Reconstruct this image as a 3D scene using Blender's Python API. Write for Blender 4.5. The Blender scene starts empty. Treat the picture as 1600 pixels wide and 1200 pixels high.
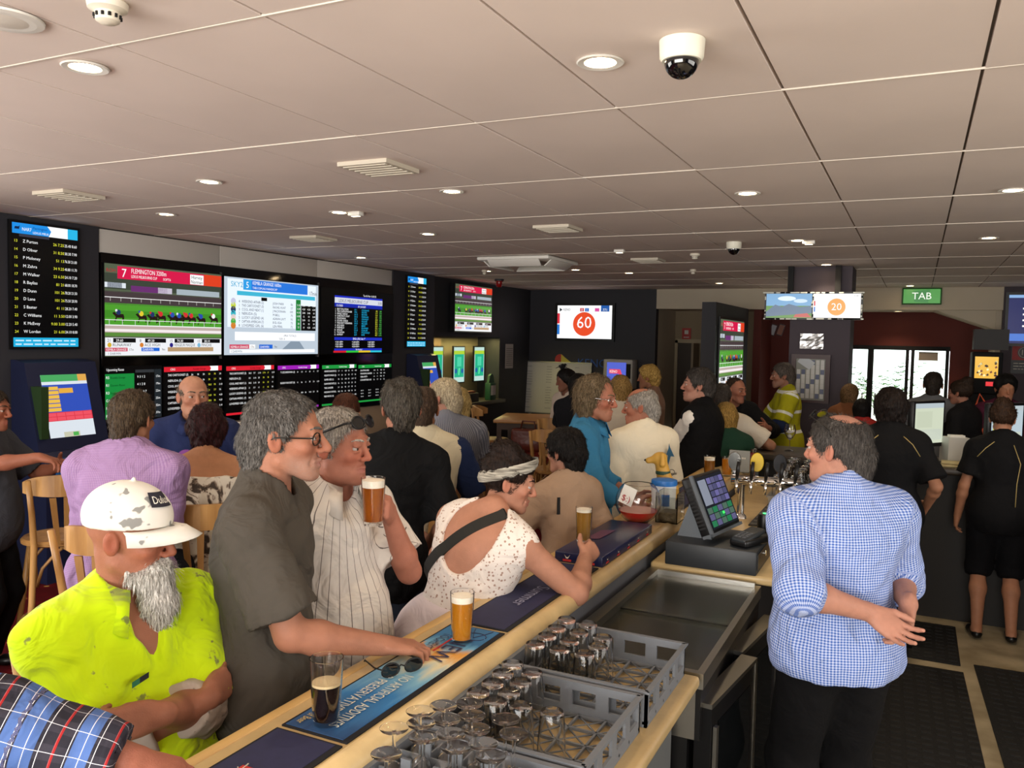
import bpy, bmesh, math, random
import numpy as np
from mathutils import Vector, Matrix, noise
random.seed(7); np.random.seed(7)
SC = bpy.context.scene
COL = SC.collection
# ------------------------------------------------------------------ camera (28 mm equivalent phone lens)
FPX = 1294.0; CX, CY = 800.0, 600.0; H = 1.95; CEIL = 2.82
def _axes(vp1=(1434, 541), vp2=(-1850, 472)):
    y = np.array([vp1[0]-CX, vp1[1]-CY, FPX]); y /= np.linalg.norm(y)
    x = -np.array([vp2[0]-CX, vp2[1]-CY, FPX]); x -= y*(x@y); x /= np.linalg.norm(x)
    return np.array([x, y, np.cross(x, y)])
RC = _axes(); CAMP = np.array([0, 0, H])
cd = bpy.data.cameras.new('camera'); cam = bpy.data.objects.new('camera', cd); COL.objects.link(cam)
cd.sensor_width = 36; cd.lens = FPX/1600*36; cd.clip_start = .05
cam.matrix_world = Matrix(((RC[0,0], -RC[0,1], -RC[0,2], 0), (RC[1,0], -RC[1,1], -RC[1,2], 0), (RC[2,0], -RC[2,1], -RC[2,2], H), (0,0,0,1)))
SC.camera = cam
SC.view_settings.view_transform = 'Standard'; SC.view_settings.look = 'None'
SC.view_settings.gamma = 1; SC.view_settings.use_curve_mapping = False
SC.view_settings.exposure = 0.35
# world: overcast-bright daylight outside the doors
wd = bpy.data.worlds.new('daylight'); SC.world = wd; wd.use_nodes = True
wb = wd.node_tree.nodes['Background']; wb.inputs[0].default_value = (.93, .97, 1, 1); wb.inputs[1].default_value = 2.2
def lamp(name, typ, loc, rot, energy, col, **kw):
    l = bpy.data.lights.new(name, typ); l.energy = energy; l.color = col
    for k, v in kw.items(): setattr(l, k, v)
    o = bpy.data.objects.new(name, l); o.location = loc; o.rotation_euler = rot; COL.objects.link(o); return o
# daylight through the street windows behind the photographer and on the left
lamp('window_daylight', 'AREA', (-1.2, -2.9, 1.75), (math.radians(106), 0, 0), 290, (1, .955, .9), shape='RECTANGLE', size=5.6, size_y=1.8)
lamp('side_window_daylight', 'AREA', (-6.2, .6, 1.7), (math.radians(90), 0, math.radians(-90)), 110, (1, .96, .9), shape='RECTANGLE', size=3.2, size_y=1.8)
lamp('right_fill_light', 'AREA', (4.3, 2.2, 1.7), (math.radians(90), 0, math.radians(90)), 110, (1, .96, .9), shape='RECTANGLE', size=5.0, size_y=1.7)  # added fill light along the right wall, which has no window

# ------------------------------------------------------------------ from pixels to places (each with its own depth)
def ray(u, v): return RC @ np.array([u-CX, v-CY, FPX])
def at(u, v, d): return RC @ np.array([(u-CX)/FPX*d, (v-CY)/FPX*d, d]) + CAMP
def onz(u, v, z): d = ray(u, v); return d*((z-H)/d[2]) + CAMP
def onx(u, v, x): d = ray(u, v); return d*(x/d[0]) + CAMP
def ony(u, v, y): d = ray(u, v); return d*(y/d[1]) + CAMP
# ------------------------------------------------------------------ materials
MATS = {}
def srgb(c):
    if isinstance(c, str):
        c = c.lstrip('#'); c = tuple(int(c[i:i+2], 16)/255 for i in (0, 2, 4))
    return tuple((x/12.92 if x <= .04045 else ((x+.055)/1.055)**2.4) for x in c[:3])
def mat(name, col=None, rough=.6, metal=0, spec=.5, bump=0, bscale=40, var=0, vscale=6, trans=0, ior=1.45, emit=None, estr=1, alpha=1, coat=0, stretch=None, vcol2=None, coords='Object', sheen=0):
    if name in MATS: return MATS[name]
    m = bpy.data.materials.new(name); m.use_nodes = True; MATS[name] = m
    nt = m.node_tree; N = nt.nodes; L = nt.links; b = N['Principled BSDF']
    c = srgb(col) if col is not None else (.8, .8, .8)
    b.inputs['Base Color'].default_value = (*c, 1); b.inputs['Roughness'].default_value = rough; b.inputs['Metallic'].default_value = metal
    b.inputs['Specular IOR Level'].default_value = spec; b.inputs['IOR'].default_value = ior
    b.inputs['Transmission Weight'].default_value = trans; b.inputs['Alpha'].default_value = alpha; b.inputs['Coat Weight'].default_value = coat
    b.inputs['Sheen Weight'].default_value = sheen
    if emit is not None:
        b.inputs['Emission Color'].default_value = (*srgb(emit), 1); b.inputs['Emission Strength'].default_value = estr
    if var or bump:
        tc = N.new('ShaderNodeTexCoord'); src = tc.outputs[coords]
        if stretch:
            mp = N.new('ShaderNodeMapping'); L.new(src, mp.inputs[0]); mp.inputs['Scale'].default_value = stretch; src = mp.outputs[0]
    if var:
        n = N.new('ShaderNodeTexNoise'); n.inputs['Scale'].default_value = vscale; n.inputs['Detail'].default_value = 5; L.new(src, n.inputs['Vector'])
        r = N.new('ShaderNodeValToRGB'); L.new(n.outputs[0], r.inputs[0])
        c2 = srgb(vcol2) if vcol2 else tuple(x*(1-var) for x in c)
        r.color_ramp.elements[0].position = .35; r.color_ramp.elements[1].position = .65
        r.color_ramp.elements[0].color = (*c2, 1); r.color_ramp.elements[1].color = (*(min(1, x*(1+var*.3)) for x in c), 1)
        L.new(r.outputs[0], b.inputs['Base Color'])
    if bump:
        n = N.new('ShaderNodeTexNoise'); n.inputs['Scale'].default_value = bscale; n.inputs['Detail'].default_value = 4; L.new(src, n.inputs['Vector'])
        bp = N.new('ShaderNodeBump'); bp.inputs['Strength'].default_value = bump; bp.inputs['Distance'].default_value = .01
        L.new(n.outputs[0], bp.inputs['Height']); L.new(bp.outputs[0], b.inputs['Normal'])
    return m
def emis(col, s=1.0):
    k = 'emit_%s_%g' % (col, s)
    if k in MATS: return MATS[k]
    m = mat(k, '#050505', rough=.25, emit=col, estr=s); return m
def glass(name, col='#ffffff', rough=.02, ior=1.45): return mat(name, col, rough=rough, trans=1, ior=ior)
# ------------------------------------------------------------------ mesh building
class MB:
    def __init__(s): s.v = []; s.f = []; s.mi = []; s.sm = []
    def add(s, vs, fs, mi=0, smooth=False):
        o = len(s.v); s.v += [tuple(map(float, p)) for p in vs]
        for f in fs: s.f.append(tuple(i+o for i in f)); s.mi.append(mi); s.sm.append(smooth)
        return s
    def box(s, lo, hi, mi=0, bev=0):
        (x0, y0, z0), (x1, y1, z1) = lo, hi
        if bev <= 0:
            vs = [(x, y, z) for z in (z0, z1) for y in (y0, y1) for x in (x0, x1)]
            return s.add(vs, [(0,2,3,1), (4,5,7,6), (0,1,5,4), (2,6,7,3), (0,4,6,2), (1,3,7,5)], mi)
        bm = bmesh.new(); bmesh.ops.create_cube(bm, size=1)
        for v in bm.verts: v.co = Vector(((x0+x1)/2+v.co.x*(x1-x0), (y0+y1)/2+v.co.y*(y1-y0), (z0+z1)/2+v.co.z*(z1-z0)))
        bmesh.ops.bevel(bm, geom=bm.edges[:], offset=bev, segments=2, affect='EDGES', profile=.5)
        bm.verts.index_update(); s.add([v.co for v in bm.verts], [[v.index for v in f.verts] for f in bm.faces], mi, True); bm.free(); return s
    def cyl(s, a, b, ra, rb=None, n=16, mi=0, caps=True, smooth=True):
        rb = ra if rb is None else rb; a = Vector(a); b = Vector(b); z = (b-a).normalized()
        x = z.orthogonal().normalized(); y = z.cross(x); vs = []; fs = []
        for p, r in ((a, ra), (b, rb)):
            for i in range(n): t = 2*math.pi*i/n; vs.append(p+x*(r*math.cos(t))+y*(r*math.sin(t)))
        for i in range(n): j = (i+1) % n; fs.append((i, j, n+j, n+i))
        s.add(vs, fs, mi, smooth)
        if caps: s.add(vs, [tuple(range(n))[::-1], tuple(range(n, 2*n))], mi)
        return s
    def tube(s, pts, r, n=8, mi=0, closed=False, caps=True):
        P = [Vector(p) for p in pts]; m = len(P); vs = []; fs = []; x = None
        rr = r if isinstance(r, (list, tuple)) else [r]*m
        for k in range(m):
            if closed: t = P[(k+1) % m]-P[k-1]
            else: t = P[min(k+1, m-1)]-P[max(k-1, 0)]
            t.normalize(); x = t.orthogonal() if x is None else x-t*x.dot(t)
            x.normalize(); y = t.cross(x)
            for i in range(n): a = 2*math.pi*i/n; vs.append(P[k]+x*(rr[k]*math.cos(a))+y*(rr[k]*math.sin(a)))
        for k in range(m if closed else m-1):
            k2 = (k+1) % m
            for i in range(n): j = (i+1) % n; fs.append((k*n+i, k*n+j, k2*n+j, k2*n+i))
        if caps and not closed: fs += [tuple(range(n))[::-1], tuple(range((m-1)*n, m*n))]
        return s.add(vs, fs, mi, True)
    def lathe(s, prof, n=24, c=(0,0,0), mi=0, smooth=True):
        m = len(prof); cuts = [0]
        for k in range(1, m-1):      # sharp corners get their own vertices
            a = Vector((prof[k][0]-prof[k-1][0], prof[k][1]-prof[k-1][1])); b = Vector((prof[k+1][0]-prof[k][0], prof[k+1][1]-prof[k][1]))
            if a.length > 1e-9 and b.length > 1e-9 and a.angle(b) > .7: cuts.append(k)
        cuts.append(m-1)
        for c0, c1 in zip(cuts[:-1], cuts[1:]):
            vs = []; fs = []
            for r, z in prof[c0:c1+1]:
                for i in range(n): t = 2*math.pi*i/n; vs.append((c[0]+r*math.cos(t), c[1]+r*math.sin(t), c[2]+z))
            for k in range(c1-c0):
                for i in range(n): j = (i+1) % n; fs.append((k*n+i, k*n+j, (k+1)*n+j, (k+1)*n+i))
            s.add(vs, fs, mi, smooth)
        cl = prof[0] == prof[-1]
        ring = lambda r, z: [(c[0]+r*math.cos(2*math.pi*i/n), c[1]+r*math.sin(2*math.pi*i/n), c[2]+z) for i in range(n)]
        if prof[0][0] > 1e-5 and not cl: s.add(ring(*prof[0]), [tuple(range(n))[::-1]], mi)
        if prof[-1][0] > 1e-5 and not cl: s.add(ring(*prof[-1]), [tuple(range(n))], mi)
        return s
    def prism(s, poly, axis, t0, t1, mi=0):
        n = len(poly); vs = []
        for t in (t0, t1):
            for a, b in poly: vs.append({0: (t, a, b), 1: (a, t, b), 2: (a, b, t)}[axis])
        return s.add(vs, [tuple(range(n))[::-1], tuple(range(n, 2*n))]+[(i, (i+1) % n, n+(i+1) % n, n+i) for i in range(n)], mi)
    def quad(s, a, b, c, d, mi=0): return s.add([a, b, c, d], [(0, 1, 2, 3)], mi)
    def xf(s, M):
        s.v = [tuple(M @ Vector(p)) for p in s.v]; return s
    def build(s, name, mats, parent=None, loc=None, rot=None):
        me = bpy.data.meshes.new(name); me.from_pydata(s.v, [], s.f)
        if not isinstance(mats, (list, tuple)): mats = [mats]
        for m in mats: me.materials.append(m)
        me.polygons.foreach_set('material_index', s.mi); me.polygons.foreach_set('use_smooth', s.sm); me.update()
        return link(name, me, parent, loc, rot)
def link(name, me, parent=None, loc=None, rot=None):
    o = bpy.data.objects.new(name, me); COL.objects.link(o)
    if parent: o.parent = parent
    if loc is not None: o.location = loc
    if rot is not None: o.rotation_euler = rot
    return o
def tag(o, label=None, cat=None, group=None, kind=None):
    if label: o['label'] = label
    if cat: o['category'] = cat
    if group: o['group'] = group
    if kind: o['kind'] = kind
    return o
def thing(name, label, cat, loc=(0,0,0), rz=0, group=None):
    o = bpy.data.objects.new(name, None); COL.objects.link(o); o.location = loc; o.rotation_euler = (0, 0, rz)
    o.empty_display_size = .1
    return tag(o, label, cat, group)
def copy_tree(o, parent=None):
    c = o.copy(); COL.objects.link(c); c.parent = parent
    for ch in list(o.children): copy_tree(ch, c)
    return c
def dup(root, loc, rz=0, label=None, scale=None):
    c = copy_tree(root); c.location = loc; c.rotation_euler = (0, 0, rz)
    if label: c['label'] = label
    if scale: c.scale = scale
    return c
def struct(o): o['kind'] = 'structure'; return o
# ------------------------------------------------------------------ flat lettering
_tc = {}; _GL = {}
def _glyphs():
    chars = ''.join(chr(c) for c in range(33, 127)); cu = bpy.data.curves.new('t', 'FONT'); cu.size = 1; cu.resolution_u = 2; cu.space_line = 2
    cu.body = 'HH\nH H\n' + '\n'.join('H%sH' % c for c in chars)
    ob = bpy.data.objects.new('t', cu); COL.objects.link(ob); me = bpy.data.meshes.new_from_object(ob.evaluated_get(bpy.context.evaluated_depsgraph_get()))
    V = np.array([v.co for v in me.vertices]); F = [tuple(p.vertices) for p in me.polygons]; line = np.rint(-(V[:, 1]-.3)/2.0).astype(int)
    mx = [V[line == i, 0].max() for i in range(len(chars)+2)]; h0 = V[line == 0]; xs = np.sort(h0[:, 0]); gap = np.argmax(np.diff(xs)[len(xs)//4:3*len(xs)//4])+len(xs)//4
    hr = h0[h0[:, 0] < mx[0]/2, 0].max(); hl = h0[:, 0].min(); adv = mx[0]-hr; _GL[' '] = ([], [], mx[1]-mx[0])
    by = {}
    for f in F: by.setdefault(line[f[0]], []).append(f)
    for i, c in enumerate(chars):
        k = i+2; keep = []
        for f in by[k]:
            x = V[list(f), 0]
            if x.max() <= hr+1e-4 or x.min() >= mx[k]-(hr-hl)-1e-4: continue
            keep.append(f)
        ids = sorted({j for f in keep for j in f}); mp = {j: n for n, j in enumerate(ids)}
        _GL[c] = ([Vector((V[j, 0]-adv, V[j, 1]+2.0*k, 0)) for j in ids], [tuple(mp[j] for j in f) for f in keep], mx[k]-mx[0])
    bpy.data.objects.remove(ob); bpy.data.curves.remove(cu); bpy.data.meshes.remove(me)
_glyphs()
def text_geo(txt):
    if txt in _tc: return _tc[txt]
    vs = []; fs = []; x = 0
    for ch in txt:
        v, f, a = _GL[ch]; o = len(vs); vs += [Vector((p.x+x, p.y, 0)) for p in v]; fs += [tuple(i+o for i in q) for q in f]; x += a
    _tc[txt] = (vs, fs, x); return _tc[txt]
class Panel:
    """flat print on a rectangle: o = top-left corner, r = right unit vector, d = down unit vector, w,h in metres, n = towards the viewer"""
    def __init__(s, o, r, d, w, h):
        s.o = Vector(o); s.r = Vector(r).normalized(); s.d = Vector(d).normalized(); s.w = w; s.h = h; s.n = s.d.cross(s.r).normalized()
        s.g = MB(); s.t = MB(); s.gm = []; s.tm = []; s.lay = 0
    def P(s, x, y, l): return s.o+s.r*(x*s.w)+s.d*(y*s.h)+s.n*(.0012+l*.0005)
    def slot(s, lst, m):
        if m not in lst: lst.append(m)
        return lst.index(m)
    def rect(s, x0, y0, x1, y1, m, lay=0):
        s.g.add([s.P(x0, y1, lay), s.P(x1, y1, lay), s.P(x1, y0, lay), s.P(x0, y0, lay)], [(0, 1, 2, 3)], s.slot(s.gm, m)); return s
    def poly(s, pts, m, lay=1):
        s.g.add([s.P(x, y, lay) for x, y in pts], [tuple(range(len(pts)))], s.slot(s.gm, m)); return s
    def disc(s, x, y, rx, m, lay=1, n=20, ry=None):
        ry = rx*s.w/s.h if ry is None else ry
        return s.poly([(x+rx*math.cos(-2*math.pi*i/n), y+ry*math.sin(-2*math.pi*i/n)) for i in range(n)][::-1], m, lay)
    def text(s, txt, x, y, size, m, al='l', lay=4, sx=1, maxw=None, rot=0):
        vs, fs, w = text_geo(txt); sz = size*s.h/.72
        if maxw and w*sz*sx > maxw*s.w: sx = maxw*s.w/(w*sz)
        off = {'l': 0, 'c': -w/2, 'r': -w}[al]
        c, q = math.cos(rot), math.sin(rot); out = []
        for v in vs:
            a = (v.x+off)*sz*sx; b = v.y*sz; a, b = a*c-b*q, a*q+b*c
            out.append(s.P(x, y, lay)+s.r*a-s.d*b)
        s.t.add(out, fs, s.slot(s.tm, m)); return s
    def line(s, x, y, w, h, m, seed=0, lay=3):      # a row of print too small to read
        rnd = random.Random(seed+int(y*977)); e = x
        while e < x+w:
            k = rnd.uniform(.06, .2)*w; s.rect(e, y-h*.7, min(e+k, x+w), y, m, lay); e += k+.03*w
        return s
    def build(s, parent, gname='display_graphics', tname='lettering'):
        if s.g.v: s.g.build(gname, s.gm, parent)
        if s.t.v: s.t.build(tname, s.tm, parent)['kind'] = 'stuff'
# ------------------------------------------------------------------ smooth solid modelling for people
def A(*p): return np.array(p, dtype=np.float64)
def unit(v): v = np.asarray(v, float); return v/(np.linalg.norm(v)+1e-12)
class SDF:
    def __init__(s): s.ops = []; s.bb = None
    def _b(s, lo, hi, r, k):
        return np.minimum(lo, hi)-r-k, np.maximum(lo, hi)+r+k
    def cone(s, a, b, ra, rb=None, k=.02, flat=None, cut=0, op='u'):
        a = A(*a); b = A(*b); rb = ra if rb is None else rb; R = max(ra, rb)*(max(1, flat[1]) if flat else 1)
        s.ops.append((op, 'c', (a, b, ra, rb, flat, cut), k, *s._b(a, b, R, k))); return s
    def ell(s, c, r, k=.02, M=None, op='u'):
        c = A(*c); r = A(*r) if not np.isscalar(r) else A(r, r, r); M = np.eye(3) if M is None else M
        R = np.sqrt(((M*r[None, :])**2).sum(1)); s.ops.append((op, 'e', (c, r, M), k, c-R-k, c+R+k)); return s
    def box(s, c, hs, rad, k=.01, M=None, op='u'):
        c = A(*c); hs = A(*hs); M = np.eye(3) if M is None else M; R = np.abs(M) @ hs + rad
        s.ops.append((op, 'b', (c, hs, M, rad), k, c-R-k, c+R+k)); return s
    def clip(s, p, n, k=.004):   # drops the side n points to, of everything added so far
        s.ops.append(('clip', None, (A(*p), unit(n)), k, None, None)); return s
    def bounds(s):
        L = [o[4] for o in s.ops if o[0] == 'u']; U = [o[5] for o in s.ops if o[0] == 'u']
        return np.min(L, 0), np.max(U, 0)
    def field(s, lo, n, h):
        ax = [lo[i]+h*np.arange(n[i]) for i in range(3)]
        D = np.full(n, 9.0, np.float32)
        for op, ty, pr, k, bl, bu in s.ops:
            if op == 'clip':
                p, nn = pr
                dd = ((ax[0]-p[0])*nn[0])[:, None, None]+((ax[1]-p[1])*nn[1])[None, :, None]+((ax[2]-p[2])*nn[2])[None, None, :]
                D = np.maximum(D, dd.astype(np.float32)); continue
            m = 3*h
            i0 = np.maximum(np.floor((bl-m-lo)/h).astype(int), 0); i1 = np.minimum(np.ceil((bu+m-lo)/h).astype(int)+1, n)
            if (i1 <= i0).any(): continue
            sl = tuple(slice(i0[i], i1[i]) for i in range(3))
            X = ax[0][sl[0]][:, None, None]; Y = ax[1][sl[1]][None, :, None]; Z = ax[2][sl[2]][None, None, :]
            if ty == 'c':
                a, b, ra, rb, flat, cut = pr; ab = b-a; L2 = ab@ab+1e-12
                px, py, pz = X-a[0], Y-a[1], Z-a[2]; sc = 1
                if flat is not None:
                    fn, fs = flat; q = (px*fn[0]+py*fn[1]+pz*fn[2])*(1/fs-1); px = px+q*fn[0]; py = py+q*fn[1]; pz = pz+q*fn[2]; sc = min(1, fs)
                t0 = (px*ab[0]+py*ab[1]+pz*ab[2])/L2; t = np.clip(t0, 0, 1)
                d = (np.sqrt((px-ab[0]*t)**2+(py-ab[1]*t)**2+(pz-ab[2]*t)**2)-(ra+(rb-ra)*t))*sc
                if cut: d = np.maximum(d, (t0-1)*math.sqrt(L2))
            elif ty == 'e':
                c, r, M = pr; px, py, pz = X-c[0], Y-c[1], Z-c[2]
                q = [(px*M[0, i]+py*M[1, i]+pz*M[2, i])/r[i] for i in range(3)]
                k0 = np.sqrt(q[0]**2+q[1]**2+q[2]**2); k1 = np.sqrt((q[0]/r[0])**2+(q[1]/r[1])**2+(q[2]/r[2])**2)+1e-6
                d = k0*(k0-1)/k1
            else:
                c, hs, M, rad = pr; px, py, pz = X-c[0], Y-c[1], Z-c[2]
                q = [np.abs(px*M[0, i]+py*M[1, i]+pz*M[2, i])-hs[i]+rad*0 for i in range(3)]
                d = np.sqrt(sum(np.maximum(e, 0)**2 for e in q))+np.minimum(np.maximum(np.maximum(q[0], q[1]), q[2]), 0)-rad
            E = D[sl]; d = d.astype(np.float32)
            if op == 'u': hh = np.maximum(k-np.abs(E-d), 0)/k; D[sl] = np.minimum(E, d)-hh*hh*k*.25
            else: hh = np.maximum(k-np.abs(E+d), 0)/k; D[sl] = np.maximum(E, -d)+hh*hh*k*.25
        return D
    def mesh(s, h, lo=None, hi=None):
        if lo is None: lo, hi = s.bounds()
        lo = np.asarray(lo, float)-1.5*h; n = np.ceil((np.asarray(hi)+1.5*h-lo)/h).astype(int)+1
        D = s.field(lo, tuple(n), h); S = D < 0
        c = [S[i:n[0]-1+i, j:n[1]-1+j, k:n[2]-1+k] for i in (0, 1) for j in (0, 1) for k in (0, 1)]
        cnt = sum(x.astype(np.int8) for x in c); act = (cnt > 0) & (cnt < 8)
        I, J, K = np.nonzero(act); m = len(I)
        if m == 0: return np.zeros((0, 3)), np.zeros((0, 4), int)
        idx = np.full(act.shape, -1, np.int64); idx[act] = np.arange(m)
        acc = np.zeros((m, 3)); num = np.zeros(m); base = np.stack([I, J, K], 1)
        cor = [(i, j, k) for i in (0, 1) for j in (0, 1) for k in (0, 1)]
        for a in cor:
            for b in cor:
                if sum(abs(x-y) for x, y in zip(a, b)) == 1 and a < b:
                    va = D[I+a[0], J+a[1], K+a[2]]; vb = D[I+b[0], J+b[1], K+b[2]]; cr = (va < 0) != (vb < 0)
                    t = np.where(cr, va/np.where(cr, va-vb, 1), 0)
                    acc += np.where(cr[:, None], base+np.array(a)+t[:, None]*(np.array(b)-np.array(a)), 0); num += cr
        V = lo+h*(acc/num[:, None]); F = []
        for x in range(3):
            y, z = (x+1) % 3, (x+2) % 3
            s0 = [slice(None)]*3; s1 = [slice(None)]*3; s0[x] = slice(0, n[x]-1); s1[x] = slice(1, n[x])
            ch = S[tuple(s0)] != S[tuple(s1)]; q = np.array(np.nonzero(ch)).T
            q = q[(q[:, y] > 0) & (q[:, z] > 0) & (q[:, y] < n[y]-1) & (q[:, z] < n[z]-1)]
            if not len(q): continue
            def cell(dy, dz):
                p = q.copy(); p[:, y] -= dy; p[:, z] -= dz; return idx[p[:, 0], p[:, 1], p[:, 2]]
            f = np.stack([cell(1, 1), cell(0, 1), cell(0, 0), cell(1, 0)], 1)
            fl = S[tuple(s0)][q[:, 0], q[:, 1], q[:, 2]]; f[~fl] = f[~fl][:, ::-1]; F.append(f)
        F = np.concatenate(F); F = F[(F >= 0).all(1)]
        return V, F
def multi_mesh(sdf, h, boxes):
    """one skin from one field: coarse everywhere, finer inside the boxes [(lo,hi,h)]"""
    V, F = sdf.mesh(h); Vs = []; Fs = []
    cen = V[F].mean(1); keep = np.ones(len(F), bool)
    for lo, hi, hf in boxes: keep &= ~((cen > np.asarray(lo)+h*.8) & (cen < np.asarray(hi)-h*.8)).all(1)
    Vs.append(V); Fs.append(F[keep]); o = len(V)
    for lo, hi, hf in boxes:
        v, f = sdf.mesh(hf, np.asarray(lo), np.asarray(hi)); Vs.append(v); Fs.append(f+o); o += len(v)
    return np.concatenate(Vs), np.concatenate(Fs)
def np_mesh(name, V, F, mats, parent=None, col=None, cl=None):
    used = np.zeros(len(V), bool); used[F.ravel()] = True; mp = np.cumsum(used)-1
    V = V[used]; F = mp[F]
    me = bpy.data.meshes.new(name); me.vertices.add(len(V)); me.vertices.foreach_set('co', V.astype(np.float32).ravel())
    me.loops.add(F.size); me.loops.foreach_set('vertex_index', F.astype(np.int32).ravel())
    me.polygons.add(len(F)); me.polygons.foreach_set('loop_start', np.arange(0, F.size, F.shape[1], dtype=np.int32))
    me.polygons.foreach_set('use_smooth', np.ones(len(F), bool)); me.update(); me.validate()
    for m in (mats if isinstance(mats, (list, tuple)) else [mats]): me.materials.append(m)
    if col is not None:
        a = me.attributes.new('col', 'FLOAT_COLOR', 'POINT'); a.data.foreach_set('color', np.concatenate([col[used], np.ones((len(V), 1))], 1).astype(np.float32).ravel())
    if cl is not None:
        a = me.attributes.new('cl', 'FLOAT_VECTOR', 'POINT'); a.data.foreach_set('vector', cl[used].astype(np.float32).ravel())
    return link(name, me, parent)
def normals(V, F):
    n = np.cross(V[F[:, 2]]-V[F[:, 0]], V[F[:, 3]]-V[F[:, 1]]); N = np.zeros_like(V)
    for i in range(4): np.add.at(N, F[:, i], n)
    return N/(np.linalg.norm(N, axis=1)[:, None]+1e-12)
# cheap smooth noise in numpy
_g = np.random.RandomState(3).rand(32, 32, 32)*2-1
def vnoise(P):
    P = np.asarray(P); i = np.floor(P).astype(int); f = P-i; f = f*f*(3-2*f); r = 0
    for a in (0, 1):
        for b in (0, 1):
            for c in (0, 1):
                w = (f[:, 0] if a else 1-f[:, 0])*(f[:, 1] if b else 1-f[:, 1])*(f[:, 2] if c else 1-f[:, 2])
                r = r+w*_g[(i[:, 0]+a) % 32, (i[:, 1]+b) % 32, (i[:, 2]+c) % 32]
    return r
def rot(axis, deg):
    return np.array(Matrix.Rotation(math.radians(deg), 3, axis))
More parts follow.
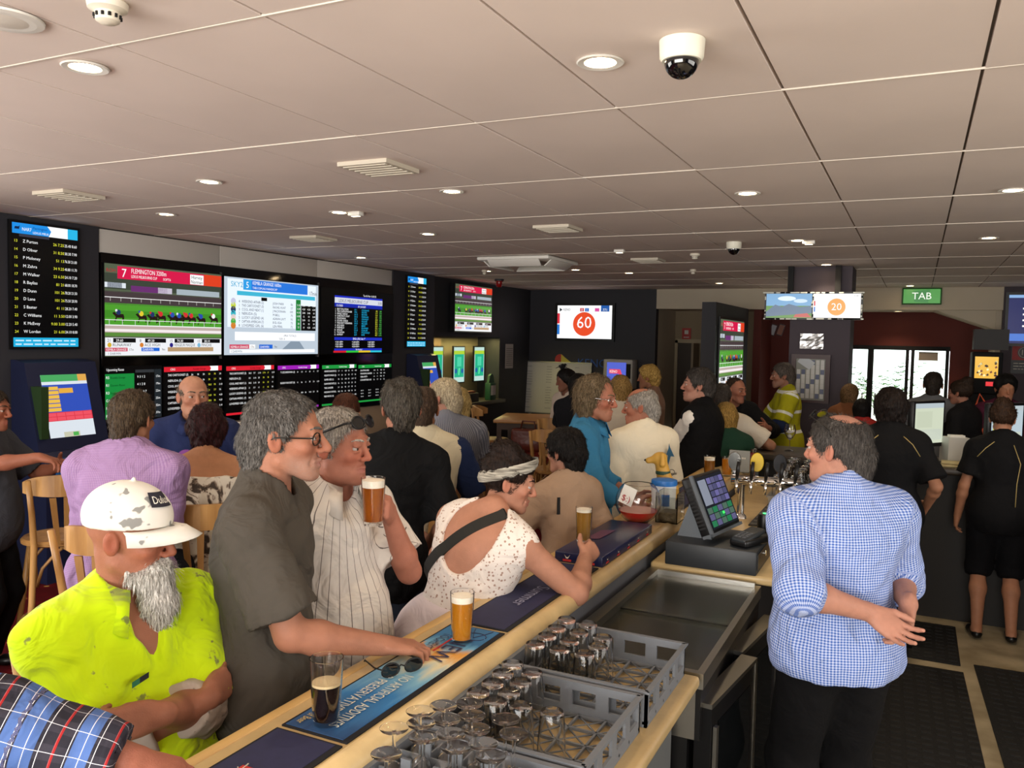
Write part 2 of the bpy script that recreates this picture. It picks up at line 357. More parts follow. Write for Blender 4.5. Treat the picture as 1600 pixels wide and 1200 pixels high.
# ------------------------------------------------------------------ cloth and skin materials
def skin_mat():
    if 'skin' in MATS: return MATS['skin']
    m = mat('skin', '#c89070', rough=.55, spec=.3, bump=.15, bscale=260); nt = m.node_tree; b = nt.nodes['Principled BSDF']
    a = nt.nodes.new('ShaderNodeAttribute'); a.attribute_name = 'col'; nt.links.new(a.outputs['Color'], b.inputs['Base Color'])
    b.inputs['Subsurface Weight'].default_value = .08; b.inputs['Subsurface Radius'].default_value = (.02, .008, .005); b.inputs['Subsurface Scale'].default_value = .3
    return m
def fabric(name, col=None, pat=None, c2=None, c3=None, per=.02, w=.3, rough=.85, bump=.25, bscale=60, sheen=0, off=0, per2=None, soil=None, soil_amt=.56, soil_scale=9):
    if name in MATS: return MATS[name]
    m = mat(name, col, rough=rough, spec=.18, sheen=sheen); nt = m.node_tree; N = nt.nodes; L = nt.links; b = N['Principled BSDF']
    at_ = N.new('ShaderNodeAttribute'); at_.attribute_name = 'cl'; sp = N.new('ShaderNodeSeparateXYZ'); L.new(at_.outputs['Vector'], sp.inputs[0])
    def M(op, a, b_=None):
        n = N.new('ShaderNodeMath'); n.operation = op
        for i, v in enumerate((a, b_)):
            if v is None: continue
            if isinstance(v, (int, float)): n.inputs[i].default_value = v
            else: L.new(v, n.inputs[i])
        return n.outputs[0]
    def band(ax, per, w, off=0): return M('LESS_THAN', M('FRACT', M('ADD', M('DIVIDE', sp.outputs[ax], per), off+50.)), w)
    def mix(f, a, b_):
        n = N.new('ShaderNodeMix'); n.data_type = 'RGBA'
        if isinstance(f, (int, float)): n.inputs[0].default_value = f
        else: L.new(f, n.inputs[0])
        for i, v in ((6, a), (7, b_)):
            if isinstance(v, tuple): n.inputs[i].default_value = (*v, 1)
            else: L.new(v, n.inputs[i])
        return n.outputs[2]
    out = srgb(col)
    if pat == 'vstripe': out = mix(band(0, per, w), out, srgb(c2))
    elif pat == 'hstripe': out = mix(band(1, per, w), out, srgb(c2))
    elif pat == 'check':
        f = M('MULTIPLY', M('ADD', band(0, per, w), band(1, per, w)), .5); out = mix(f, out, srgb(c2))
    elif pat == 'plaid':
        o1 = mix(M('MULTIPLY', band(0, per, .42), .55), out, srgb(c2)); o1 = mix(M('MULTIPLY', band(1, per*2.6, .38), .85), o1, srgb(c3))
        o1 = mix(band(1, per*.65, .055, .2), o1, srgb('#e9e9ee')); o1 = mix(M('MULTIPLY', band(1, per*2.6, .05, .3), .9), o1, srgb('#b02a2a')); out = mix(band(0, per, .025, .3), o1, srgb('#d8dbe4'))
    tc = N.new('ShaderNodeTexCoord')
    if pat == 'print':
        n = N.new('ShaderNodeTexNoise'); n.inputs['Scale'].default_value = 13; n.inputs['Detail'].default_value = 6; n.inputs['Distortion'].default_value = 2.2; L.new(tc.outputs['Object'], n.inputs[0])
        r = N.new('ShaderNodeValToRGB'); L.new(n.outputs[0], r.inputs[0]); e = r.color_ramp.elements
        e[0].position = .40; e[0].color = (*srgb(c2), 1); e[1].position = .5; e[1].color = (*srgb(col), 1); x = e.new(.45); x.color = (*srgb(c3), 1); out = r.outputs[0]
    if pat == 'lace':
        v = N.new('ShaderNodeTexVoronoi'); v.inputs['Scale'].default_value = 85; L.new(tc.outputs['Object'], v.inputs['Vector'])
        v2 = N.new('ShaderNodeTexVoronoi'); v2.inputs['Scale'].default_value = 13; L.new(tc.outputs['Object'], v2.inputs['Vector'])
        ring = M('LESS_THAN', M('ABSOLUTE', M('SUBTRACT', M('FRACT', M('MULTIPLY', v2.outputs['Distance'], 3.2)), .5)), .3)
        hole = M('MULTIPLY', M('LESS_THAN', v.outputs['Distance'], .34), ring); out = mix(hole, out, srgb(c2))
    if soil:
        n = N.new('ShaderNodeTexNoise'); n.inputs['Scale'].default_value = soil_scale; n.inputs['Detail'].default_value = 7; L.new(tc.outputs['Object'], n.inputs[0])
        r = N.new('ShaderNodeValToRGB'); L.new(n.outputs[0], r.inputs[0]); r.color_ramp.elements[0].position = soil_amt; r.color_ramp.elements[1].position = soil_amt+.04
        out = mix(M('MULTIPLY', r.outputs[0], .75), out, srgb(soil))
    if not isinstance(out, tuple): L.new(out, b.inputs['Base Color'])
    n1 = N.new('ShaderNodeTexNoise'); n1.inputs['Scale'].default_value = 7; n1.inputs['Detail'].default_value = 3; n1.inputs['Distortion'].default_value = 1.2; L.new(tc.outputs['Object'], n1.inputs[0])
    bp = N.new('ShaderNodeBump'); bp.inputs['Strength'].default_value = bump; bp.inputs['Distance'].default_value = .05; L.new(n1.outputs[0], bp.inputs['Height'])
    n2 = N.new('ShaderNodeTexNoise'); n2.inputs['Scale'].default_value = 500; L.new(tc.outputs['Object'], n2.inputs[0])
    b2 = N.new('ShaderNodeBump'); b2.inputs['Strength'].default_value = .15; b2.inputs['Distance'].default_value = .003; L.new(n2.outputs[0], b2.inputs['Height']); L.new(bp.outputs[0], b2.inputs['Normal'])
    L.new(b2.outputs[0], b.inputs['Normal']); return m
def hair_mat(col, c2=None):
    k = 'hair_%s_%s' % (col, c2)
    if k in MATS: return MATS[k]
    m = mat(k, col, rough=.6, spec=.25, bump=.6, bscale=150, stretch=(1.2, 1.0, .2)); nt = m.node_tree; N, L = nt.nodes, nt.links
    mp = next(n for n in N if n.type == 'MAPPING'); c = srgb(col); d = srgb(c2) if c2 else tuple(x*.5 for x in c); out = None
    n = N.new('ShaderNodeTexNoise'); n.inputs['Scale'].default_value = 190; n.inputs['Detail'].default_value = 2; L.new(mp.outputs[0], n.inputs[0])
    r = N.new('ShaderNodeValToRGB'); L.new(n.outputs[0], r.inputs[0]); e = r.color_ramp.elements; e[0].position = .36; e[0].color = (*(x*.55 for x in d), 1); e[1].position = .66; e[1].color = (*(min(1, x*.95) for x in c), 1); x = e.new(.5); x.color = (*((p+q)*.36 for p, q in zip(c, d)), 1)
    L.new(r.outputs[0], N['Principled BSDF'].inputs['Base Color']); return m
def strands(V, F, Nn, count, L, width, crown, seed=1, lift=.16, down=None):
    """short locks laid over a hair surface, swept away from the crown"""
    rs = np.random.RandomState(seed); tri = F[rs.randint(0, len(F), count)]; w = rs.dirichlet((1, 1, 1, 1), count)
    p = (V[tri]*w[:, :, None]).sum(1); n = (Nn[tri]*w[:, :, None]).sum(1); n /= np.linalg.norm(n, axis=1)[:, None]+1e-9
    d = p-np.asarray(crown) if down is None else np.tile(np.asarray(down, float), (count, 1)); d = d+rs.randn(count, 3)*.35*np.linalg.norm(d, axis=1)[:, None]*.6
    d -= n*(d*n).sum(1)[:, None]; d /= np.linalg.norm(d, axis=1)[:, None]+1e-9; l = (L*rs.uniform(.5, 1.15, count))[:, None]; sd = np.cross(d, n)*(width*rs.uniform(.6, 1.2, count))[:, None]
    p0 = p-n*.002; p1 = p+d*l*.5+n*l*lift; p2 = p+d*l+n*l*lift*.7
    vs = np.stack([p0-sd, p0+sd, p1+sd*.8, p1-sd*.8, p2+sd*.12, p2-sd*.12], 1).reshape(-1, 3); o = (np.arange(count)*6)[:, None]
    return vs, np.concatenate([o+np.array([[0, 1, 2, 3]]), o+np.array([[3, 2, 4, 5]])])
# ------------------------------------------------------------------ people
def ik(a, t, l1, l2, pole):
    d = t-a; L = np.linalg.norm(d); L = min(L, (l1+l2)*.998); u = unit(d); x = (l1*l1-l2*l2+L*L)/(2*L); y = math.sqrt(max(l1*l1-x*x, 0))
    p = np.asarray(pole, float); p = p-u*(p@u); p = unit(p); return a+u*x+p*y, a+u*L
def hand(sd, w, f, n, side, curl=(25, 30, 20), S=1, thumb=(.55, .75, -.25), tcurl=18, spread=4, curls=None):
    f = unit(f); n = unit(n-f*(n@f)); t = np.cross(f, n)*(-side)
    M = np.stack([t, f, n], 1)
    sd.ell(w+f*.048*S-n*.002, (.040*S, .056*S, .0155*S), .012, M)
    sd.cone(w-f*.02*S, w+f*.03*S, .024*S, .027*S, .015, flat=(n, .72))
    for i, (o, L, r) in enumerate(((.029, .074, .0094), (.0095, .082, .0096), (-.0105, .077, .0092), (-.029, .060, .0082))):
        b = w+f*(.088-.006*(i in (0, 2))-.014*(i == 3))*S+t*o*S; cu = curls[i] if curls else curl
        sd.cone(w+f*.02*S+t*o*.6*S, b, .012*S, .0108*S, .012)
        d = unit(f+t*math.tan(math.radians(spread*(1.5-i)))); p = b; ang = 0
        for j, (fr, c) in enumerate(zip((.46, .30, .24), cu)):
            ang += math.radians(c); dd = d*math.cos(ang)-n*math.sin(ang); q = p+dd*L*fr*S; rr = r*(1-.1*j)*S
            sd.cone(p, q, rr, rr*.9, .004); p = q
    b = w+f*.018*S+t*.022*S; d = unit(f*thumb[0]+t*thumb[1]+n*thumb[2]); q = b+d*.044*S; sd.cone(b, q, .0165*S, .0125*S, .012)
    d2 = unit(d+f*math.sin(math.radians(tcurl))*1.2-t*math.sin(math.radians(tcurl))*.8); p = q+d2*.032*S; sd.cone(q, p, .0118*S, .0108*S, .006); sd.cone(p, p+unit(d2+f*.25)*.024*S, .0106*S, .0088*S, .005)
    return M
def head_prims(sd, P, M, s, fem=False, nose=1.0, jaw=1.0, ears=True, fine=True):
    E = lambda c, r, k, op='u', MM=None: sd.ell(P(*c), tuple(x*s for x in r), k*s, M if MM is None else MM, op)
    C = lambda a, b, r0, r1, k, op='u': sd.cone(P(*a), P(*b), r0*s, r1*s, k*s, op=op)
    E((0, -.014, .035), (.075, .098, .085), .02)
    E((0, .034, -.022), (.060*jaw, .056, .072), .03)
    jw = .046*jaw*(.9 if fem else 1)
    for x in (-1, 1): C((x*jw, -.002, -.062), (x*.014, .071, -.101), .020, .0175, .022)
    E((0, .060, -.078), (.040*jaw, .030, .036), .02)
    E((0, .080, -.103), (.017, .0135, .0135), .014)
    if fine:
        for x in (-1, 1):
            E((x*.043, .063, -.022), (.020, .018, .016), .02)
            E((x*.031, .101, .004), (.0185, .0165, .0125), .010, 's')
            E((x*.031, .0855, .0112), (.0170, .0095, .0062), .004); E((x*.031, .0835, -.0065), (.0160, .0090, .0052), .004)
            E((x*.0125, .0985, -.0335), (.0078*nose, .0105, .0078), .006)
            C((x*.0235, .089, -.044), (x*.034, .078, -.070), .0032, .003, .010, 's')
        C((-.036, .078, .0285), (-.008, .089, .024), .0095, .009, .014); C((.036, .078, .0285), (.008, .089, .024), .0095, .009, .014)
        C((0, .091, .014), (0, .1115*(.6+.4*nose), -.027), .0070, .0115*nose, .010)
        C((-.021, .084, -.0625), (0, .0945, -.0605), .0052, .0066, .005); C((.021, .084, -.0625), (0, .0945, -.0605), .0052, .0066, .005)
        C((-.018, .084, -.0755), (0, .092, -.0765), .0052, .0075, .005); C((.018, .084, -.0755), (0, .092, -.0765), .0052, .0075, .005)
        C((-.024, .0905, -.0685), (0, .1005, -.0685), .0026, .0026, .003, 's'); C((.024, .0905, -.0685), (0, .1005, -.0685), .0026, .0026, .003, 's')
    else:
        C((0, .088, .015), (0, .108, -.03), .008, .012, .012); C((-.03, .08, .026), (.03, .08, .026), .011, .011, .02); C((-.016, .083, -.07), (.016, .083, -.07), .011, .011, .01)
    if ears:
        for x in (-1, 1):
            Me = M @ rot('Z', x*22) @ rot('X', 10)
            E((x*.079, -.012, -.006), (.0080, .019, .032), .005, 'u', Me)
            if fine: E((x*.087, -.007, -.002), (.006, .0105, .018), .005, 's', Me)
HAIR = {}
def hair_sdf(style, p):
    """in head space: face +y, up +z"""
    s = SDF(); v = p.get('vol', .008); rec = p.get('rec', 0); low = p.get('low', -.07)
    if style in ('short', 'bald_top', 'crop'):
        s.ell((0, -.016, .038), (.078+v, .100+v, .086+v*1.15), .01)
        if low < -.05: s.cone((0, -.075, -.02), (0, -.07, low), .055+v*.6, .045+v*.4, .03)
        s.clip((0, .085-rec, .085), (0, .115, -.065-.04*p.get('wide', 0)))
        s.clip((0, 0, low-.02), (0, .35, -1))
        for x in (-1, 1): s.ell((x*.098, .0, -.022), (.035, .030, .038), .008, op='s')
        if style == 'bald_top': s.ell((0, p.get('by', .035), .115), p.get('br', (.062, .105, .06)), .012, op='s')
        if p.get('quiff'): s.ell((0, .06-rec, .112), (.06, .04, .028), .03)
    elif style in ('bob', 'long'):
        s.ell((0, -.018, .04), (.084+v, .106+v, .09+v), .01)
        L = p.get('len', -.12); bx = p.get('bx', .055)
        for x in (-1, 1): s.cone((x*.06, -.03, .0), (x*bx, -.045, L), .042+v*.5, p.get('tip', .03), .04)
        s.cone((0, -.075, .0), (0, -.075, L), .06+v*.5, p.get('tip', .035), .05)
        s.ell((0, .085, -.04), (.062, .075, .105), .02, op='s')
        s.clip((0, .098-rec, .06), (0, 1, -.1))
    elif style == 'bun':
        s.ell((0, -.016, .038), (.087, .109, .095), .01); s.clip((0, .088, .085), (0, .115, -.065)); s.clip((0, 0, -.085), (0, .35, -1))
        s.ell(p.get('bunc', (0, -.07, .115)), p.get('bunr', (.055, .055, .045)), .015)
        for x in (-1, 1): s.ell((x*.098, .0, -.022), (.035, .030, .038), .008, op='s')
    return s
def in_head(V, hc, Hm, s): return hc+(V*s) @ Hm.T
def person(label, loc, face, h=1.75, fem=False, pose=None, look=None, near=1, group=None, headw=None):
    pose = dict(pose or {}); lk = look or {}; S = h/1.75; g = lk.get('girth', 1.0); belly = lk.get('belly', 0)
    th = math.radians(face)
    if headw is not None:
        def _hc(S, pz):
            l1, l2 = pose.get('lean', (2, 4)); rl = pose.get('roll', 0); tw = pose.get('twist', 0)
            dn = lambda l: unit(A(math.sin(math.radians(rl)), math.sin(math.radians(l)), math.cos(math.radians(l))))
            u1, u2 = dn(l1), dn(l2); u2 = rot('Z', tw) @ u2 if tw and abs(l2) < 12 else u2
            f2 = rot('Z', tw) @ A(0, 1, 0); f2 = unit(f2-u2*(f2@u2))
            return A(*pose.get('pxy', (0, 0)), pz)+u1*.27*S+u2*.255*S+u2*.05*S+unit(u2+A(0, 0, .6))*.095*S+f2*pose.get('neckf', .035)
        if 'pz' in pose: pose['pz'] += headw[2]-_hc(S, pose['pz'])[2]
        else: S = S*headw[2]/_hc(S, .95*S)[2]
        q = _hc(S, pose.get('pz', .95*S)); c_, s_ = math.cos(th), math.sin(th); loc = (headw[0]-(c_*q[0]-s_*q[1]), headw[1]-(s_*q[0]+c_*q[1]))
    root = thing('person', label, 'person', (loc[0], loc[1], 0), th, group)
    Rz = np.array([[math.cos(th), -math.sin(th), 0], [math.sin(th), math.cos(th), 0], [0, 0, 1]])
    loc3 = A(loc[0], loc[1], 0)
    W = lambda p: Rz.T @ (np.asarray(p, float)-loc3)        # world point -> person space
    hb = {0: .018, 1: .012, 2: .008}[near]; hh = {0: .0095, 1: .0058, 2: .0036}[near]; hd = {0: .0095, 1: .0055, 2: .0038}[near]
    X, Y, Z = A(1, 0, 0), A(0, 1, 0), A(0, 0, 1)
    # spine
    pz = pose.get('pz', .95*S); l1, l2 = pose.get('lean', (2, 4)); rl = pose.get('roll', 0); tw = pose.get('twist', 0)
    P0 = A(*pose.get('pxy', (0, 0)), pz)
    def dirn(l, r): return unit(A(math.sin(math.radians(r)), math.sin(math.radians(l)), math.cos(math.radians(l))))
    u1 = dirn(l1, rl); u2 = dirn(l2, rl)
    u2 = rot('Z', tw) @ u2 if tw and abs(l2) < 12 else u2
    C = P0+u1*.27*S; Nk = C+u2*.255*S
    f2 = rot('Z', tw) @ Y; f2 = unit(f2-u2*(f2@u2)); r2 = np.cross(f2, u2); M2 = np.stack([r2, f2, u2], 1)
    f1 = unit(Y-u1*(Y@u1)); r1 = np.cross(f1, u1); M1 = np.stack([r1, f1, u1], 1)
    sw = (.158 if fem else .178)*S*lk.get('sh', 1)*(.6+.4*g)
    sh = {1: Nk-u2*.082*S+r2*sw, -1: Nk-u2*.082*S-r2*sw}
    for sd_, v in pose.get('shrug', {}).items(): sh[sd_] = sh[sd_]+np.asarray(v)
    # head
    yw, pt, ro = pose.get('head', (0, 0, 0)); Hm = rot('Z', tw*.5) @ rot('Z', yw) @ rot('X', -pt) @ rot('Y', ro); hs = (.95 if fem else 1.0)*lk.get('hs', 1)*(.35+.65*S)
    hc = Nk+u2*.05*S+unit(u2+Z*.6)*.095*S+f2*pose.get('neckf', .035)
    P = lambda x, y, z: hc+Hm @ A(x, y, z)*hs
    # arms
    ua, fa = .285*S, .25*S; arms = {}
    for s in (1, -1):
        a = pose.get('R' if s == 1 else 'L', {})
        if 'w' in a: t = W(a['w'])
        elif 'h' in a: t = A(*a['h'])
        else: t = sh[s]+A(s*.07, .06, -.515*S)
        pole = a.get('pole', (s*.5, -1, -.2)); pole = np.asarray(pole, float)
        el, wr = ik(sh[s], t, ua, fa, pole); arms[s] = (a, el, wr)
    # legs
    legs = {}
    lp = pose.get('legs', 'stand'); hw = .095*S*(1.05 if fem else 1)
    for s in (1, -1):
        hp = P0+A(s*hw, 0, -.04*S)
        if lp == 'stand': an = A(s*.11*S, -.03, .08); kn, an = ik(hp, an, .43*S, .43*S, (0, 1, 0))
        else:
            kf = pose.get('kneef', .42)*S; kn = hp+A(s*.06, kf, pose.get('kneez', -.03)); an = kn+A(0, pose.get('footy', -.06), -.42*S); 
        legs[s] = (hp, kn, an)
    wd_, dp_ = (.92*g, .95*g) if fem else (g, g)
    def torso(sd, o, k=.05):
        o2 = o
        sd.ell(P0+u1*.0, ((.172 if fem else .165)*wd_*S+o2, .118*dp_*S+o2, .13*S+o2), k, M1)
        sd.ell(P0+u1*.15*S+f1*.01, (.142*wd_*S+o2, .102*dp_*S+o2, .15*S+o2), k+.03, M1)
        if belly: sd.ell(P0+u1*.11*S+f1*(.035+.055*belly), ((.12+.05*belly)*S+o2, (.10+.05*belly)*S+o2, .16*S+o2), k+.04, M1)
        sd.ell(C+u2*.07*S, (.160*wd_*S+o2, .112*dp_*S+o2, .165*S+o2), k+.03, M2)
        sd.ell(C+u2*.13*S-f2*.025, (.155*wd_*S+o2, .08*dp_*S+o2, .12*S+o2), k, M2)
        sd.cone(sh[1]*.9+sh[-1]*.1+u2*.008, sh[-1]*.9+sh[1]*.1+u2*.008, .050*S+o2, .050*S+o2, k)
        for s in (1, -1):
            sd.cone(Nk+u2*.012*S-f2*.012, sh[s]+u2*.0, .044*S+o2*.8, .048*S+o2, k)
            if fem and lk.get('bust', 1): sd.ell(C+u2*.055*S+r2*s*.075*S+f2*.085*S, (.066*S+o2, .06*S+o2, .066*S+o2), .04, M2)
    skc = tuple(x*f_ for x, f_ in zip( srgb(lk.get('skin', '#c58a6b')), (.70, .74, .80)))
    body = SDF(); torso(body, 0)
    body.cone(Nk-u2*.03, hc+Hm @ A(0, -.028, -.045)*hs, .057*hs*lk.get('neck', 1)*(.88 if fem else 1), .052*hs*lk.get('neck', 1)*(.88 if fem else 1), .016)
    ag = lk.get('arm', 1.0)*(.86 if fem else 1)
    for s in (1, -1):
        a, el, wr = arms[s]
        body.ell(sh[s], .053*S*ag, .035); body.cone(sh[s], el, .049*S*ag, .041*S*ag, .03)
        mid = el*.72+wr*.28; body.cone(el, mid, .040*S*ag, .043*S*ag, .02); body.cone(mid, wr, .043*S*ag, .0275*S*(.5+.5*ag), .02)
    for s in (1, -1):
        hp, kn, an = legs[s]; body.cone(hp, kn, .088*S*g, .055*S, .05); cf = kn*.65+an*.35+A(0, -.02, 0); body.cone(kn, cf, .052*S, .055*S, .03); body.cone(cf, an, .054*S, .036*S, .03)
        body.cone(an+A(0, -.03, -.03), an+A(s*.02, .14*S, -.055), .035*S, .026*S, .03)
    head_prims(body, P, Hm, hs, fem, lk.get('nose', 1), lk.get('jaw', 1), fine=near > 0)
    if lk.get('jowl'): body.ell(P(0, .02, -.092), (.052*hs, .052*hs, .030*hs), .03, Hm)
    boxes = [(hc-.165, hc+.165, hh)]; hboxes = []
    for s in (1, -1):
        a, el, wr = arms[s]
        if a.get('nohand'): continue
        fd = unit(wr-el); f = unit(A(*a['f'])) if 'f' in a else fd
        if 'fw' in a: f = unit(Rz.T @ A(*a['fw']))
        n = A(*a['n']) if 'n' in a else A(s, .0, .0)
        if 'nw' in a: n = Rz.T @ A(*a['nw'])
        hand(body, wr, f, n, s, S=S*(.94 if fem else 1)*a.get('hs', 1), **{k: a[k] for k in ('curl', 'thumb', 'tcurl', 'spread', 'curls') if k in a})
        c = wr+f*.07*S; boxes.append((c-.125, c+.125, hd)); hboxes.append((c, f, n, s))
    if len(boxes) == 3 and np.all(np.abs(boxes[1][0]-boxes[2][0]) < .22):
        lo = np.minimum(boxes[1][0], boxes[2][0]); hi = np.maximum(boxes[1][1], boxes[2][1]); boxes = [boxes[0], (lo, hi, hd)]
    if near == 0: boxes = boxes[:1]
    for op in lk.get('extra', []): op(body, P, Hm, hs)
    V, F = multi_mesh(body, hb, boxes)
    # colouring of the skin
    q = ((V-hc) @ Hm)/hs; c = np.tile(np.array(skc), (len(V), 1)); inh = (np.abs(q) < .15).all(1)
    def blob(cx, cy, cz, r, col, amt):
        nonlocal c
        w = np.exp(-(((q-np.array([cx, cy, cz]))/r)**2).sum(1))*amt; w = np.where(inh, w, 0)[:, None]; c = c*(1-w)+np.array(col)*w
    red = np.array(skc)*np.array([1.02, .66, .60]); rd = lk.get('ruddy', .5)
    blob(0, .105, -.03, np.array([.02, .03, .02]), red, .8*rd)
    for x in (-1, 1): blob(x*.045, .07, -.03, np.array([.03, .04, .025]), red, .7*rd); blob(x*.085, -.01, -.01, np.array([.015, .03, .04]), red, .9*rd)
    lip = np.array(srgb(lk.get('lip', '#a8635a')))
    blob(0, .093, -.069, np.array([.021, .016, .0105]), lip, .8)
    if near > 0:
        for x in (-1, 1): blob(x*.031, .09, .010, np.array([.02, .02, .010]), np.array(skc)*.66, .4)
    if lk.get('stubble'):
        sc_, amt = lk['stubble']; w = np.clip((-.035-q[:, 2])/.03, 0, 1)*np.clip((q[:, 1]+.0)/.03, 0, 1)*np.clip((q[:, 2]+.14)/.02, 0, 1); w = np.where(inh, w*amt, 0)[:, None]*(.7+.3*vnoise(q*400)[:, None]); c = c*(1-w)+np.array(srgb(sc_))*w
    c = c*(1+.07*vnoise(V*28)[:, None]+.06*vnoise(V*95+5)[:, None])*np.array([1, .97+0*1, .95])
    c = c*(1-.0*c)
    np_mesh('body', V, F, skin_mat(), root, col=np.clip(c, 0, 1))
    # cloth coordinates
    def clco(V):
        best = np.full(len(V), 9.); out = np.zeros((len(V), 3)); segs = [(P0-u1*.3, Nk, .17, r2, f2, .17)]
        for s in (1, -1): segs += [(sh[s]+unit(arms[s][1]-sh[s])*.05, arms[s][1], .05, None, None, .06), (arms[s][1], arms[s][2], .04, None, None, .055)]
        for i, (a, b, r, rx, fy, rr) in enumerate(segs):
            ab = b-a; L = np.linalg.norm(ab); uu = ab/L; t = np.clip((V-a) @ uu, 0, L); dd = np.linalg.norm(V-a-t[:, None]*uu, axis=1)-r
            if i: dd = dd-.015
            if rx is None: rx = unit(np.cross(uu, Y if abs(uu[1]) < .9 else Z)); fy = np.cross(rx, uu)
            ang = np.arctan2((V-a) @ rx, (V-a) @ fy*lk.get('seam', 1)); al = (V-a) @ uu; w = dd < best
            out[w] = np.stack([ang*rr, al+i*3.1, np.full(len(V), i)], 1)[w]; best = np.minimum(best, dd)
        return out
    def finish(name, sd, m, hres, wr=.004, wscale=14, cl=True):
        V, F = sd.mesh(hres)
        if wr:
            N_ = normals(V, F); nz = vnoise(V*wscale*np.array([1, 1, .55]))+.5*vnoise(V*wscale*2.1+7); V = V+N_*(wr*nz)[:, None]
        return np_mesh(name, V, F, m, root, cl=clco(V) if cl else None)
    # trousers
    tr = lk.get('trousers')
    if tr:
        sd = SDF(); o = .014; tl = tr.get('len', 1)
        sd.ell(P0, ((.172 if fem else .165)*wd_*S+o, .118*dp_*S+o, .13*S+o), .05, M1); sd.ell(P0+u1*.1*S, (.15*wd_*S+o, .105*dp_*S+o, .08*S), .05, M1)
        if belly: sd.ell(P0+u1*.04*S+f1*(.02+.03*belly), ((.12+.05*belly)*S+o, (.10+.05*belly)*S+o, .10*S+o), .05, M1)
        if tr.get('skirt'):
            for s in (1, -1): hp, kn, an = legs[s]; e = kn+(an-kn)*tr['skirt']; sd.cone(hp, e, .12*S*g, .15*S, .12, cut=1)
        else:
            for s in (1, -1):
                hp, kn, an = legs[s]; cf_ = kn*.65+an*.35+A(0, -.02, 0); sd.cone(hp, kn, .092*S*g+o, .070*S+o, .05)
                if tl > .5: e = kn+(an-kn)*tl; sd.cone(kn, e, .070*S+o, (.064+.010*tr.get('wide', 0))*S+o, .03, cut=1); sd.cone(kn+(cf_-kn)*.3, cf_+(e-cf_)*.2, .062*S+o, .062*S+o, .03)
                elif tl > 0: e = kn+(an-kn)*tl; sd.cone(kn, e, .070*S+o, .066*S+o, .03, cut=1)
        finish('trousers' if not tr.get('skirt') else 'skirt', sd, tr['m'], max(hb, .010), .004)
    # shirt
    st = lk.get('shirt')
    if st:
        sd = SDF(); o = st.get('o', .014); torso(sd, o)
        hem = st.get('hem', -.06)*S
        if st.get('hang'): sd.ell(P0-u1*.04*S+f1*.03*belly, ((.185+.015*belly)*wd_*S+o, (.135+.05*belly)*dp_*S+o, .2*S), .08, M1)
        sd.clip(P0+u1*hem, -u1)
        sl = st.get('sleeve', .55); so = st.get('so', .018)
        for s in (1, -1):
            a, el, wr = arms[s]
            if sl <= 0: continue
            sd.ell(sh[s], .054*S*ag+so*.5, .035)
            if sl <= 1: e = sh[s]+(el-sh[s])*sl; sd.cone(sh[s], e, .050*S*ag+so*.6, .05*S*ag+so*1.3, .04, cut=1)
            else:
                sd.cone(sh[s], el, .054*S*ag+so*.8, .047*S*ag+so, .04); e = el+(wr-el)*(sl-1); sd.cone(el, e, .046*S*ag+so, (.046-.012*(sl-1))*S*ag+so*.8, .03, cut=1)
        nr = st.get('neck', .064)*hs
        sd.cone(Nk-u2*.0+f2*.012, Nk+u2*.16+f2*.04, nr, nr*1.05, .01, op='s')
        if st.get('vee'): vz, vw = st['vee']; sd.cone(Nk+f2*.085+u2*.045, Nk+f2*.15-u2*vz, vw*1.35, .010, .006, op='s')
        if st.get('off'): sd.clip(Nk-u2*st['off'], u2)
        if st.get('scoop'): c_, r_ = st['scoop']; sd.ell(Nk+M2 @ A(*c_), r_, .012, M2, op='s')
        for op in st.get('ops', []): op(sd, locals())
        finish('shirt', sd, st['m'], hb if near == 2 else max(hb*.9, .01), st.get('wr', .005))
        cm = st.get('collar')
        if cm:
            cb = MB(); n = 22; op_ = math.radians(st.get('copen', 24)); pts = []; cr = nr*st.get('cr', 1.02); ch = st.get('ch', .036)
            for i in range(n+1):
                a = op_+(2*math.pi-2*op_)*i/n; fr = abs(math.cos(a/2))**3; dx = math.sin(a); dy = math.cos(a)
                top = Nk+u2*(.055-.042*fr*st.get('cdip', 1))+f2*.016+(r2*dx+f2*dy)*cr*.98+f2*.02*fr
                bot = Nk+u2*(.055-.042*fr*st.get('cdip', 1)-ch*(1+1.3*fr))+f2*.016+(r2*dx*(1+.25*fr)+f2*dy)*(cr+.016+.012*fr)+f2*.03*fr
                inn = top-u2*.03-(r2*dx+f2*dy)*.002; pts.append((inn, top, bot))
            vs = [p for t in pts for p in t]; cb.add(vs, [(3*i+j, 3*i+3+j, 3*i+4+j, 3*i+1+j) for i in range(n) for j in (0, 1)], 0, True)
            co = cb.build('collar', cm, root); md = co.modifiers.new('thick', 'SOLIDIFY'); md.thickness = .004; md.offset = 0
    for (m_, fr, to, uo) in lk.get('under', []):
        for s in lk.get('under_sides', (1, -1)):
            a, el, wr = arms[s]; sd = SDF()
            pt = lambda t: sh[s]+(el-sh[s])*t if t <= 1 else el+(wr-el)*(t-1)
            rd_ = lambda t: ((.050-.007*min(t, 1))-(.012*max(t-1, 0)))*S*ag+uo
            if fr <= 0: sd.ell(sh[s], .054*S*ag+uo*.7, .03)
            ks = [fr]+([1.0] if fr < 1 < to else [])+[to]
            for i in range(len(ks)-1): sd.cone(pt(ks[i]), pt(ks[i+1]), rd_(ks[i]), rd_(ks[i+1]), .02, cut=1 if i == len(ks)-2 else 0)
            finish('sleeve', sd, m_, hb, .006, 22)
